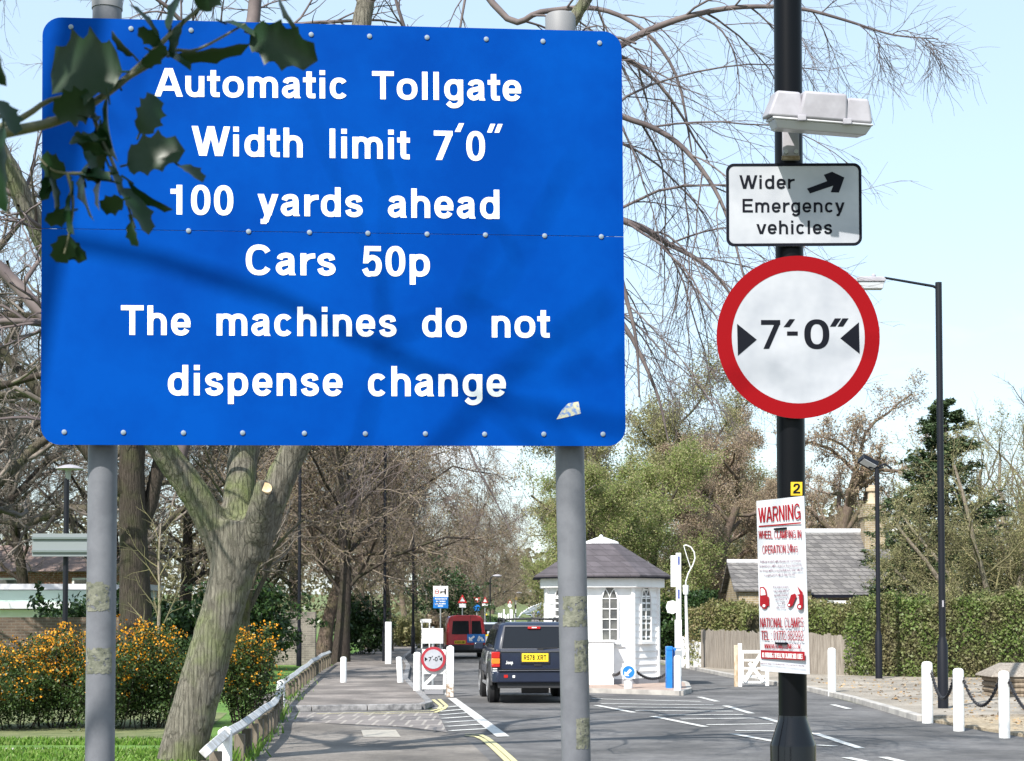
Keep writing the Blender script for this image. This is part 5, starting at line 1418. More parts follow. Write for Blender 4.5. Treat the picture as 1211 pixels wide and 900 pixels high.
# left side: brick garden wall, pale pavilion and red house behind the trees
brick_b = brickmat('old brown brick', (.15, .10, .07), (.11, .075, .055), (.18, .15, .12), 1, .24, .08, .012)
m = MB().box2((-24, 46, 0), (-10.4, 46.3, 1.75)); o = m.build('garden_wall', brick_b, smooth=0); tag(o, 'long old brown brick garden wall behind the orange shrubs', 'wall')
m = MB().box2((-11.5, 62, 0), (-7.2, 62.35, 1.95)); o = m.build('garden_wall', brickmat('grey brown brick', (.25, .22, .19), (.18, .16, .14), (.3, .27, .23), 1, .24, .08, .012), smooth=0); tag(o, 'grey brown brick wall at the end of the lawn beside the tree trunks', 'wall')
Yv = 56.0; za, zb2, zc, zd = Z(30, 728, Yv), Z(30, 712, Yv), Z(30, 701, Yv), Z(30, 690, Yv)
t = thing('pavilion', 'long low white pavilion with pale green glazed band behind the wall', 'building', (-25, Yv, 0))
MB().box2((-32, Yv, 0), (-12.6, Yv + 5, zb2 - .25)).build('wall', white_b, t, world=True, smooth=0)
MB().box2((-32.4, Yv - .7, zb2 - .22), (-12.2, Yv + 5.3, zb2)).build('roof', mat('bright roof', (.55, .56, .58), .6), t, world=True, smooth=0)
MB().box2((-32, Yv + 1, zb2 + .01), (-12.6, Yv + 4, zc + .1)).build('clerestory', mat('pale green glass', (.36, .47, .42), .3), t, world=True, smooth=0)
MB().box2((-32.3, Yv + .7, zc + .12), (-12.4, Yv + 4.3, zd)).build('upper_roof', mat('grey roof', (.45, .45, .47), .6), t, world=True, smooth=0)
Yh = 75.0; t = thing('brick_house', 'red brick house glimpsed through branches behind the pavilion', 'house', (-30, Yh, 0)); z1, z2 = Z(30, 676, Yh), Z(30, 645, Yh + 4)
MB().box2((-36, Yh, 0), (-17.2, Yh + 8, z1)).build('wall', brick_r, t, world=True, smooth=0)
m = MB(); m.prism([(-36.3, Yh - .4, z1), (-36.3, Yh + 4, z2), (-36.3, Yh + 8.4, z1)], (19.4, 0, 0)); m.build('roof', mat('tile roof', (.19, .135, .115), .85, col2=(.25, .18, .155), scale=4), t, world=True, smooth=0)
for x in (-30, -26.5, -23, -19.5):
    m = MB(); m.box2((x, Yh - .06, 2.2), (x + 1.2, Yh + .02, 3.5)); w = m.build('window', white_b, t, world=True, smooth=0)
    m = MB(); m.box2((x + .1, Yh - .09, 2.3), (x + 1.1, Yh - .061, 3.4)); m.build('pane', winglass, w, world=True, smooth=0)

# ================================================================ VEHICLES
navy = mat('navy car paint', (.008, .013, .032), .28, col2=(.010, .016, .040), scale=2, coat=.5)
red_c = mat('red van paint', (.58, .02, .028), .3, coat=.5)
silver = mat('silver paint', (.46, .50, .55), .3, metal=.3, coat=.4)
trimb = mat('black trim', (.018, .018, .02), .6)
trimg = mat('grey trim', (.07, .072, .085), .55)
carglass = mat('car glass', (.012, .014, .018), .06, spec=.3)
tyre = mat('tyre rubber', (.022, .022, .023), .85)
alloy = mat('alloy', (.38, .38, .39), .4, metal=.6)
red_lamp = mat('red lamp', (.42, .012, .01), .2)
amber = mat('amber lamp', (.75, .20, .02), .2)
lamp_w = mat('clear lamp', (.75, .75, .75), .2)
plate_y = mat('plate yellow', (.80, .56, .02), .5)

def sect(half, y, k=1.0, dz=0.0):
    r = [Vector((x * k, y, z + dz)) for x, z in half]
    return r + [Vector((-v.x, v.y, v.z)) for v in reversed(r)]
def quad(mb, pts, th=(0, .008, 0)):
    mb.prism([Vector(p) for p in pts], th); return mb
def wheel(root, x, y, r=.36, w=.23):
    s = 1 if x > 0 else -1; m = MB()
    m.lathe([(r * .62, -w / 2), (r * .9, -w / 2), (r, -w / 2 + .035), (r, w / 2 - .035), (r * .9, w / 2), (r * .62, w / 2)], 32, (x, y, r), 'X'); wh = m.build('wheel', tyre, root)
    m = MB(); m.lathe([(.02, 0), (r * .25, .012), (r * .5, -.02), (r * .6, -.01), (r * .63, .01), (r * .63, -.1)], 24, (0, 0, 0), 'X')
    m.v = [(x + s * (w / 2 + v[0]), y + v[1], r + v[2]) for v in m.v]; m.build('rim', alloy, wh)

# ---- dark blue four by four, seen from behind
p = at(633, 780, 34.3); car = thing('off_road_car', 'dark blue off-road car with yellow rear number plate leaving through the gate', 'car', (p.x, 34.3, 0), R(4.6))
half = [(.70, .42), (.82, .44), (.875, .60), (.885, .80), (.865, .98), (.835, 1.09)]
m = MB(); m.loft([sect(half, .07, .94, .02), sect(half, .12, .985), sect(half, .5), sect(half, 2.9), sect(half, 3.6, .99, -.02), sect(half, 4.25, .95, -.06), sect(half, 4.42, .86, -.1)])
body = m.build('body', navy, car, bevel=.045, seg=3, smooth=50)
def rz(z, x0, x1, y0, y1, c=.10):
    return [Vector(q) for q in ((x0, y0 + c, z), (x0 + c, y0, z), (x1 - c, y0, z), (x1, y0 + c, z), (x1, y1 - c, z), (x1 - c, y1, z), (x0 + c, y1, z), (x0, y1 - c, z))]
m = MB(); m.loft([rz(1.07, -.835, .835, .10, 3.2), rz(1.35, -.77, .77, .205, 2.85), rz(1.575, -.705, .705, .30, 2.4), rz(1.635, -.655, .655, .37, 2.28), rz(1.655, -.56, .56, .48, 2.1)]); m.build('cabin', navy, car, bevel=.045, smooth=50)
ry_ = lambda z: .10 + (z - 1.07) * .388
g_ = lambda x, z, k=.012: (x, ry_(z) - k, z)
m = MB(); quad(m, [g_(-.66, 1.125), g_(.66, 1.125), g_(.585, 1.545), g_(-.585, 1.545)]); rw = m.build('rear_window', carglass, car, smooth=0)
m = MB()
for a, b in (((-.69, 1.10), (.69, 1.10)), ((.69, 1.10), (.605, 1.57)), ((.605, 1.57), (-.605, 1.57)), ((-.605, 1.57), (-.69, 1.10))): m.beam(g_(*a, .014), g_(*b, .014), .032, .012, up=(0, -1, .3))
m.build('frame', trimg, rw, smooth=0)
m = MB(); m.beam(g_(.05, 1.115, .035), g_(.46, 1.135, .035), .014, .014); m.box(g_(.12, 1.10, .03), (.10, .05, .04)); m.build('wiper', trimb, car, smooth=0)
m = MB(); m.box((0, ry_(1.535) - .03, 1.535), (.26, .05, .05)); m.build('brake_light', red_lamp, car, bevel=.008)
m = MB(); m.box((0, ry_(1.535) - .057, 1.54), (.1, .006, .02)); m.build('lens', lamp_w, car, smooth=0)
for s in (-1, 1):                                              # glass along both flanks, tail lamps, rails, mirrors
    sx = lambda z: (.835 - (z - 1.07) * .235) + .008
    for y0, y1, t0, t1 in ((.42, 1.05, .48, 1.02), (1.12, 2.0, 1.10, 1.95), (2.07, 2.95, 2.02, 2.45)):
        m = MB(); m.prism([Vector((s * sx(1.13), y0, 1.13)), Vector((s * sx(1.13), y1, 1.13)), Vector((s * sx(1.51), t1, 1.51)), Vector((s * sx(1.51), t0, 1.51))], (s * .006, 0, 0)); m.build('side_window', carglass, car, smooth=0)
    m = MB(); m.box((s * .80, .07, .985), (.17, .12, .13)); tl = m.build('tail_light', red_lamp, car, bevel=.012)
    m = MB(); m.box((s * .80, .068, .862), (.168, .118, .112)); m.build('indicator', amber, tl, bevel=.01)
    m = MB(); m.box((s * .80, .068, .772), (.168, .118, .06)); m.build('reflector', red_lamp, tl, bevel=.01)
    m = MB()
    for k in range(3): m.box((s * .815, .055, .71 - k * .045), (.09, .06, .02))
    m.build('vent', lamp_w, car, smooth=0)
    m = MB(); m.tube([Vector((s * .60, .46, 1.63)), Vector((s * .60, .56, 1.715)), Vector((s * .60, 2.0, 1.73)), Vector((s * .59, 2.15, 1.66))], .022, 8); m.box((s * .585, 1.3, 1.68), (.03, .06, .07)); m.build('roof_rail', trimb, car)
    m = MB(); m.loft([[Vector((s * (.98 + a * .10), 2.72 + c, 1.13 + b * .075)) for a, b in ((-1, -1), (1, -.8), (1, .7), (.6, 1), (-1, 1))] for c in (0, .09)]); m.box((s * .87, 2.78, 1.10), (.14, .05, .04)); m.build('mirror', navy, car, bevel=.012)
    m = MB(); m.lathe([(.30, 0), (.47, 0), (.47, .035), (.42, .05), (.30, .05)], 28, (0, 0, 0), 'X')
    for yy_ in (.82, 3.42):
        q = MB(); pts = [Vector((s * .87, yy_ + .46 * math.cos(a), .36 + .46 * math.sin(a))) for a in [math.pi * k / 14 for k in range(15)]]; q.tube(pts, .045, 6); q.build('wheel_arch', trimb, car)
        q = MB(); q.tube([Vector((s * .80, yy_, .36)), Vector((s * .889, yy_, .36))], .43, 28); q.build('wheel_well', trimb, car)
    m = MB(); m.box((s * .86, 2.1, .36), (.07, 1.5, .06)); m.build('sill_step', alloy, car, bevel=.01)
    m = MB(); m.box((s * .886, 2.1, .66), (.012, 2.0, .12)); m.build('side_moulding', trimg, car, bevel=.004)
for y in (.75, 1.7):
    m = MB(); m.tube([Vector((-.6, y, 1.70)), Vector((0, y, 1.725)), Vector((.6, y, 1.70))], .02, 8); m.build('roof_bar', trimb, car)
m = MB(); m.loft([[Vector((x, y, z)) for x, y in ((-.885, .30), (-.87, .04), (-.78, -.045), (.78, -.045), (.87, .04), (.885, .30))] for z in (.43, .66)]); m.build('bumper', navy, car, bevel=.03, seg=3)
m = MB(); m.box((0, -.03, .672), (1.5, .10, .014)); m.build('bumper_pad', trimg, car, bevel=.004)
m = MB(); m.box((0, .4, .38), (1.5, .75, .12)); m.tube([Vector((-.25, .3, .3)), Vector((.3, .3, .3))], .10, 10); m.box((0, 2.2, .36), (1.3, 4, .1)); m.tube([Vector((-.7, .82, .36)), Vector((.7, .82, .36))], .05, 8); m.build('underbody', trimb, car, smooth=0)
m = MB(); m.box((-.60, -.05, .56), (.08, .012, .06)); m.build('reflector', red_lamp, car, smooth=0); m = MB(); m.box((.60, -.05, .56), (.08, .012, .06)); m.build('reflector', red_lamp, car, smooth=0)
m = MB(); m.box((-.44, -.053, .555), (.05, .01, .05)); m.build('fog_light', lamp_w, car, smooth=0)
m = MB(); m.beam((-.70, .062, 1.065), (.70, .062, 1.065), .02, .03); m.build('tailgate_strip', trimg, car, smooth=0)
m = MB(); m.box((0, .066, .70), (1.36, .02, .012)); m.box((-.70, .067, .88), (.012, .02, .36)); m.box((.70, .067, .88), (.012, .02, .36)); m.build('tailgate_gap', trimb, car, smooth=0)
m = MB(); m.box((0, .052, .935), (.60, .03, .235)); m.build('plate_recess', trimb, car, bevel=.006)
m = MB(); m.box((0, .033, .935), (.54, .012, .17)); pl = m.build('number_plate', plate_y, car, bevel=.003)
m = MB(); tw = text_width('R578 XRT', .12, .5); letters(m, 'R578 XRT', Vector((-.235, .0255, .885)), Vector((.47 / tw, 0, 0)), Vector((0, 0, .10)), Vector((0, -1, 0)), .21, .17, .12, .0012, .5); m.build('lettering', black_l, pl, smooth=0)
m = MB(); tw = text_width('Jeep'); letters(m, 'Jeep', Vector((-.60, .058, .80)), Vector((.155 / tw, 0, 0)), Vector((0, 0, .068)), Vector((0, -1, 0)), .26, .22, 0, .002); m.build('badge', lamp_w, car, smooth=0)
m = MB(); m.box((.06, .058, .78), (.16, .012, .03)); m.build('handle', trimb, car, bevel=.004)
for s in (-1, 1):
    for y in (.82, 3.42): wheel(car, s * .795, y, .365, .235)

# ---- red van ahead of it
p = at(551, 760, 71.5); van = thing('van', 'red van with glazed rear doors and a blue panel on its back', 'van', (p.x, 71.5, 0), R(4.5))
half = [(.74, .36), (.82, .42), (.84, .62), (.835, 1.0), (.79, 1.45), (.735, 1.68), (.62, 1.80), (.45, 1.84)]
m = MB(); m.loft([sect(half, .02, .93), sect(half, .08, .985), sect(half, .4), sect(half, 2.4), sect([(x, min(z, 1.80 - .0)) for x, z in half], 2.6, .99), sect([(x, min(z, 1.15)) for x, z in half], 3.3, .97), sect([(x, min(z, .9)) for x, z in half], 4.0, .86)]); m.build('body', red_c, van, bevel=.03, seg=3, smooth=50)
for a, b, c, d in ((-.60, .14, -.55, .12), (.24, .68, .24, .62)):
    m = MB(); m.prism([Vector(q) for q in ((a, .008, 1.03), (b, .008, 1.03), (d, .02, 1.60), (c, .02, 1.60))], (0, .012, 0)); rw = m.build('rear_window', carglass, van, bevel=.004)
m = MB(); m.box((.19, .012, 1.12), (.014, .02, 1.36)); m.build('door_gap', trimb, van, smooth=0)
m = MB(); m.box((-.25, .0, .70), (.46, .016, .13)); m.build('number_plate', plate_y, van, bevel=.003)
m = MB()
for x in (-.4, -.34, -.28, -.22, -.13, -.07, -.01 - .04): m.box((x - .03, -.01, .70), (.035, .004, .075))
m.build('plate_marks', black_l, van, smooth=0)
m = MB(); m.box((.43, -.002, .86), (.76, .014, .36)); bp_ = m.build('blue_panel', blue_p, van, smooth=0)
m = MB(); m.prism([Vector((.43 + dx, -.0105, .86 + dz)) for dx, dz in ((-.30, -.12), (-.30, .06), (-.24, .01), (-.10, .12), (-.05, .06), (-.19, -.06), (-.13, -.12))], (0, -.002, 0))
for x in (.10, .27): m.tube([Vector((.43 + x, -.0105, .79)), Vector((.43 + x, -.0135, .79))], .06, 14)
m.prism([Vector((.43 + x, -.0105, .86 + z)) for x, z in ((.06, -.04), (.30, -.03), (.26, .05), (.18, .06), (.14, .12), (.09, .07))], (0, -.002, 0)); m.build('emblem', white_l, bp_, smooth=0)
m = MB(); m.box((0, .06, .46), (1.66, .2, .26)); m.build('bumper', trimb, van, bevel=.03)
for s in (-1, 1):
    m = MB(); m.box((s * .79, .04, .92), (.085, .07, .42)); m.build('tail_light', red_lamp, van, bevel=.01)
    m = MB(); m.loft([[Vector((s * (.98 + a * .09), 2.7 + c, 1.10 + b * .11)) for a, b in ((-1, -1), (1, -1), (1, 1), (-1, 1))] for c in (0, .08)]); m.build('mirror', trimb, van, bevel=.01)
    m = MB(); m.prism([Vector((s * .84, y, z)) for y, z in ((1.6, 1.1), (2.9, 1.1), (2.45, 1.55), (1.6, 1.58))], (s * -.02, 0, 0)); m.build('side_window', carglass, van, smooth=0)
    for y in (.7, 3.3): wheel(van, s * .75, y, .31, .19)
m = MB(); m.box((0, 1.9, .32), (1.4, 3.6, .14)); m.build('underbody', trimb, van, smooth=0)

# ---- small saloons farther on
def saloon(px, Y, label, paint, rot):
    c = thing('hatchback', label, 'car', (at(px, 735, Y).x, Y, hz(Y)), rot)
    h = [(.72, .28), (.82, .40), (.84, .62), (.82, .80), (.78, .90)]
    m = MB(); m.loft([sect(h, .0, .9), sect(h, .12, .98), sect(h, 3.2, 1.0), sect(h, 3.9, .95, -.06), sect(h, 4.05, .85, -.1)]); m.build('body', paint, c, bevel=.03)
    m = MB(); m.loft([rz(.89, -.78, .78, .15, 3.1), rz(1.2, -.68, .68, .45, 2.6), rz(1.42, -.58, .58, .7, 2.1), rz(1.45, -.5, .5, .85, 1.95)]); m.build('roof', paint, c, bevel=.02)
    m = MB(); m.prism([Vector(q) for q in ((-.66, .20, .95), (.66, .20, .95), (.56, .58, 1.34), (-.56, .58, 1.34))], (0, -.02, .012)); m.build('rear_window', carglass, c, smooth=0)
    m = MB(); m.box((0, -.01, .72), (.52, .012, .11)); m.build('number_plate', plate_y, c, smooth=0)
    for s in (-1, 1):
        m = MB(); m.box((s * .70, .0, .74), (.2, .06, .16)); m.build('tail_light', red_lamp, c, smooth=0)
        for y in (.7, 3.1): wheel(c, s * .74, y, .29, .18)
saloon(579, 98, 'pale silver car just ahead of the red van', silver, R(2))
saloon(623.5, 262, 'tiny silver car far up the road above the dark blue roof', silver, R(-4))

# ================================================================ SMALL THINGS DOWN THE ROAD
def post_sign(px, base_z, Y, top, label, cat_='road sign', group=None):
    x = at(px, 700, Y).x; t = thing('road_sign', label, cat_, (x, Y, hz(Y)), 0, group)
    MB().lathe([(.038, -.2), (.038, at(px, top, Y).z - hz(Y))], 10).build('post', galv, t); return t
def panel_px(t, name, m, pts, Y, th=.02, off=0.0):
    return MB().prism([at(x, y, Y - off) for x, y in pts], (0, th, 0)).build(name, m, t, world=True, smooth=0)
red_sg = mat('triangle red', (.5, .02, .02), .5)
Y = 92; t = post_sign(521, 0, Y, 692, 'white and blue charges sign on a post behind the van')
panel_px(t, 'panel', white_l, [(512.3, 706), (530, 706), (530, 693), (512.3, 693)], Y, off=.06)
panel_px(t, 'blue_panel', blue_p, [(512.3, 719.3), (530, 719.3), (530, 706), (512.3, 706)], Y, off=.06)
panel_px(t, 'marks', red_sg, [(513.8 + 2.9 + 2.9 * math.cos(a), 699.8 + 2.9 * math.sin(a)) for a in [k * .524 for k in range(12)]], Y, .004, .065)
panel_px(t, 'marks', white_l, [(513.8 + 2.9 + 2.0 * math.cos(a), 699.8 + 2.0 * math.sin(a)) for a in [k * .524 for k in range(12)]], Y, .004, .07)
m = MB()
for x0, x1, y0, y1 in ((514.8, 518.6, 699.3, 700.3), (520.5, 527, 699.2, 700.4), (525.6, 527.4, 696, 703)): m.prism([at(x, y, Y - .075) for x, y in ((x0, y1), (x1, y1), (x1, y0), (x0, y0))], (0, .004, 0))
m.build('marks', black_l, t, world=True, smooth=0)
m = MB()
for y, x0, x1 in ((708.3, 514.5, 527.5), (711.2, 516, 526.5), (714, 514.5, 527), (716.7, 518, 524)):
    x = x0
    while x < x1: m.prism([at(x + a, y + b, Y - .065) for a, b in ((0, .7), (1.1, .7), (1.1, -.7), (0, -.7))], (0, .004, 0)); x += 1.6
m.build('marks', white_l, t, world=True, smooth=0)
def triangle(t, px, y0, y1, hw_, Y, inv=False):
    f = -1 if inv else 1; ym, a, b = (y0 + y1) / 2, (y1 if not inv else y0), (y0 if not inv else y1)
    panel_px(t, 'red_triangle', red_sg, [(px - hw_, a), (px + hw_, a), (px, b)], Y, off=.06)
    k = .52; c = a + (b - a) * .36
    panel_px(t, 'panel', white_l, [(px - hw_ * k, c + (a - c) * k), (px + hw_ * k, c + (a - c) * k), (px, c + (b - c) * k)], Y, .004, .068)
Y = 105; t = post_sign(546.8, 0, Y, 704, 'red warning triangle over a white plate, nearest beyond the van'); triangle(t, 546.8, 703, 713, 5.6, Y); panel_px(t, 'plate', white_l, [(543, 718.5), (551, 718.5), (551, 714), (543, 714)], Y, off=.06)
t = thing('road_sign', 'small low white name board on two short posts on the verge', 'sign', (at(503, 734, 95).x, 95, 0)); panel_px(t, 'panel', white_l, [(497, 736.4), (510, 736.4), (510, 732), (497, 732)], 95)
m = MB(); q0, q1 = at(499, 734, 95.05), at(508, 734, 95.05); m.lathe([(.04, -.1), (.04, q0.z)], 8, (q0.x, 95.05, 0)); m.build('post', white_l, t, world=True); m = MB(); m.lathe([(.04, -.1), (.04, q0.z)], 8, (q1.x, 95.05, 0)); m.build('post', white_l, t, world=True)
Y = 118; t = post_sign(564, 0, Y, 706, 'red inverted triangle above a round blue disc on one post'); triangle(t, 564, 706.5, 714, 4, Y, True)
MB().tube([at(564, 719, Y - .06), at(564, 719, Y - .04)], .24, 20).build('blue_disc', blue_p, t, world=True)
Y = 125; t = post_sign(573.6, 0, Y, 706, 'red warning triangle above a pale plate on a thin post'); triangle(t, 573.6, 705.5, 713, 4, Y); panel_px(t, 'plate', white_l, [(570.3, 716.5), (577, 716.5), (577, 713.6), (570.3, 713.6)], Y, off=.06)
Y = 240; t = post_sign(603, 0, Y, 709, 'distant red triangle above a white disc on the bank'); triangle(t, 603, 709, 713.5, 3, Y); MB().tube([at(603, 716, Y - .06), at(603, 716, Y - .04)], .3, 18).build('disc', white_l, t, world=True)
yel = mat('yellow globe', (.9, .55, .02), .3)
for px, yg, Y, lb in ((610, 708, 240, 'striped black and white crossing beacon with yellow globe on the bank'), (574.5, 728, 215, 'low striped crossing beacon with yellow globe beside the red van')):
    x = at(px, 700, Y).x; zb0 = hz(Y); zg = at(px, yg, Y).z; t = thing('crossing_beacon', lb, 'beacon', (x, Y, zb0), 0, 'crossing beacons')
    n = 6; hh = (zg - zb0 - .2) / n
    for k in range(n): MB().lathe([(.07, k * hh), (.07, (k + 1) * hh - .001)], 10).build('pole_band', white_l if k % 2 else black_l, t)
    MB().ball((0, 0, zg - zb0), .24).build('globe', yel, t)
for px, y, Y, lb in ((614, 701, 200, 'far street lamp with white lantern above the crossing'), (588, 681, 120, 'far street lamp with white lantern over the road trees')):
    x = at(px, 700, Y).x; t = thing('street_lamp', lb, 'lamp post', (x - .5, Y, hz(Y))); z = at(px, y, Y).z - hz(Y)
    MB().tube([Vector((0, 0, -.2)), Vector((0, 0, z - .3)), Vector((.12, 0, z - .05)), Vector((.4, 0, z))], .05, 8).build('shaft', black_m, t)
    MB().ball((.5, 0, z), .22, (1.5, .8, .45)).build('lantern', white_gal, t)
# white railing climbing the bank, with short white posts below it
rp = [at(x, y, Y) for x, y, Y in ((600, 738, 226), (612, 733, 240), (617, 726, 258), (628, 719, 278), (640, 714.5, 296), (654, 711, 312))]
t = thing('white_railing', 'long white railing climbing the bank beside the far road', 'railing', rp[0])
m = MB()
for a, b in zip(rp[:-1], rp[1:]):
    for dz_ in (0, -.42): m.beam(a + Vector((0, 0, dz_)), b + Vector((0, 0, dz_)), .12, .34)
m.build('rail', white_l, t, world=True, smooth=0)
for a, b in zip(rp[:-1], rp[1:]):
    for k in range(4):
        q = a + (b - a) * k / 4; m = MB(); m.box((q.x, q.y, q.z - .35), (.16, .16, 1.3)); m.build('post', white_l, t, world=True, smooth=0)
for i, (px, y0, y1) in enumerate(((590, 731, 725), (593, 731, 725), (596, 727, 720.5), (598, 734, 727), (601, 734, 726), (604, 730, 720.5), (605.5, 727, 721), (609, 733, 726))):
    Y = 222; q = at(px, y0, Y); t = thing('bank_post', 'tiny white post on the grassy bank by the far crossing', 'post', q, 0, 'white posts on the bank by the crossing')
    h = at(px, y1, Y).z - q.z; MB().lathe([(.10, -.6), (.10, h - .05), (.06, h)], 8).build('post', white_l, t)
g = MB(); g.poly([at(x, y, Y) for x, y, Y in ((578, 738, 214), (612, 737, 228), (650, 716, 305), (690, 712, 330), (690, 733, 330), (578, 742, 214))]) if False else None
bk = MB(); bk.loft([[Vector((-6, 214, hz(214) - .5)), Vector((4.5, 214, hz(214) - .5)), Vector((4.5, 214, hz(214))), Vector((-6, 214, hz(214) + .1))], [Vector((-4, 235, 0)), Vector((2.6, 235, 0)), Vector((2.0, 235, at(600, 736, 235).z)), Vector((-4, 235, at(590, 726, 235).z))], [Vector((0, 300, 0)), Vector((6, 300, 0)), Vector((4.6, 300, at(636, 722, 300).z)), Vector((0, 300, at(610, 710, 300).z))]])
structure('grass_bank', bk, roughgrass)
rmp = MB(); lowr = [Vector((p.x + .15, p.y, p.z - .75)) for p in rp]
for a, b in zip(lowr[:-1], lowr[1:]): rmp.prism([a, b, b + Vector((7, 2, -.1)), a + Vector((5, 0, -.1))], (0, 0, -1.5))
structure('ramp', rmp, paving, smooth=0)

# somebody walking far along the road
def walker(px, yf, yt, Y, label):
    f = at(px, yf, Y); h = at(px, yt, Y).z - f.z; t = thing('person', label, 'person', f); s = h / 1.72
    me = bpy.data.meshes.new('body')
    V = [(0, 0, .95), (0, 0, 1.15), (0, 0, 1.38), (0, 0, 1.50), (0, -.02, 1.62), (0, -.01, 1.72), (.09, 0, .9), (.10, -.08, .5), (.10, -.02, .08), (.10, -.14, .04), (-.09, 0, .9), (-.10, .10, .5), (-.10, .2, .12), (-.10, .1, .05), (.2, 0, 1.42), (.25, .05, 1.15), (.24, -.06, .9), (-.2, 0, 1.42), (-.25, -.05, 1.15), (-.24, -.14, .92)]
    E_ = [(0, 1), (1, 2), (2, 3), (3, 4), (4, 5), (0, 6), (6, 7), (7, 8), (8, 9), (0, 10), (10, 11), (11, 12), (12, 13), (2, 14), (14, 15), (15, 16), (2, 17), (17, 18), (18, 19)]
    me.from_pydata([tuple(c * s for c in v) for v in V], E_, []); o = link('body', me, t)
    rr_ = [.15, .14, .17, .06, .10, .08, .09, .07, .045, .04, .09, .07, .045, .04, .07, .05, .04, .07, .05, .04]
    o.modifiers.new('skin', 'SKIN'); 
    for v, r_ in zip(me.skin_vertices[0].data, rr_): v.radius = (r_ * s, r_ * s)
    me.skin_vertices[0].data[0].use_root = True
    ss = o.modifiers.new('sub', 'SUBSURF'); ss.levels = ss.render_levels = 1
    me.materials.append(mat('dark clothes', (.05, .05, .07), .8)); 
    m = MB(); m.lathe([(.20 * s, .88 * s), (.20 * s, 1.1 * s), (.22 * s, 1.40 * s), (.10 * s, 1.50 * s)], 14); m.build('jacket', mat('blue jacket', (.10, .20, .5), .8), t)
    m = MB(); m.ball((0, .02 * s, 1.66 * s), .112 * s, n=10, m=6); m.build('hair', mat('dark hair', (.03, .02, .02), .8), t)
walker(636.8, 734.5, 721, 262, 'tiny distant person in a blue jacket walking by the white railing')

# ================================================================ TREES AND SHRUBS
# ---- the big tree behind the blue sign: limbs from the fork, then drooping shoots
HY = 20.4
hb = at(213, 912, HY)
hero = thing('ash_tree', 'big grey green tree trunk forking behind the blue sign with drooping bare branches', 'tree', (hb.x, HY, 0))
off = lambda p: (p[0] - hb.x, p[1] - HY, p[2])
def pl(pts): return [off(at(*p)) for p in pts]
def dense(pts, rad, k=4):
    P = [Vector(p) for p in pts]; out, rr_ = [], []; Q_ = [P[0]] + P + [P[-1]]
    for i in range(1, len(Q_) - 2):
        for j in range(k):
            t = j / k; a, b, c, d = Q_[i - 1], Q_[i], Q_[i + 1], Q_[i + 2]
            out.append(tuple(.5 * (2 * b + (c - a) * t + (2 * a - 5 * b + 4 * c - d) * t * t + (3 * b - a - 3 * c + d) * t ** 3))); rr_.append(rad[i - 1] + (rad[i] - rad[i - 1]) * t)
    out.append(tuple(P[-1])); rr_.append(rad[-1]); return out, rr_
px2m = HY / FPX
trunk_main = dense(pl([(205, 960, HY), (213, 905, HY), (232, 830, HY), (250, 767, HY), (269, 700, HY), (281, 650, HY), (287, 618, HY)]), [v * px2m for v in (33, 28.5, 26.5, 25.5, 25, 29, 33)])
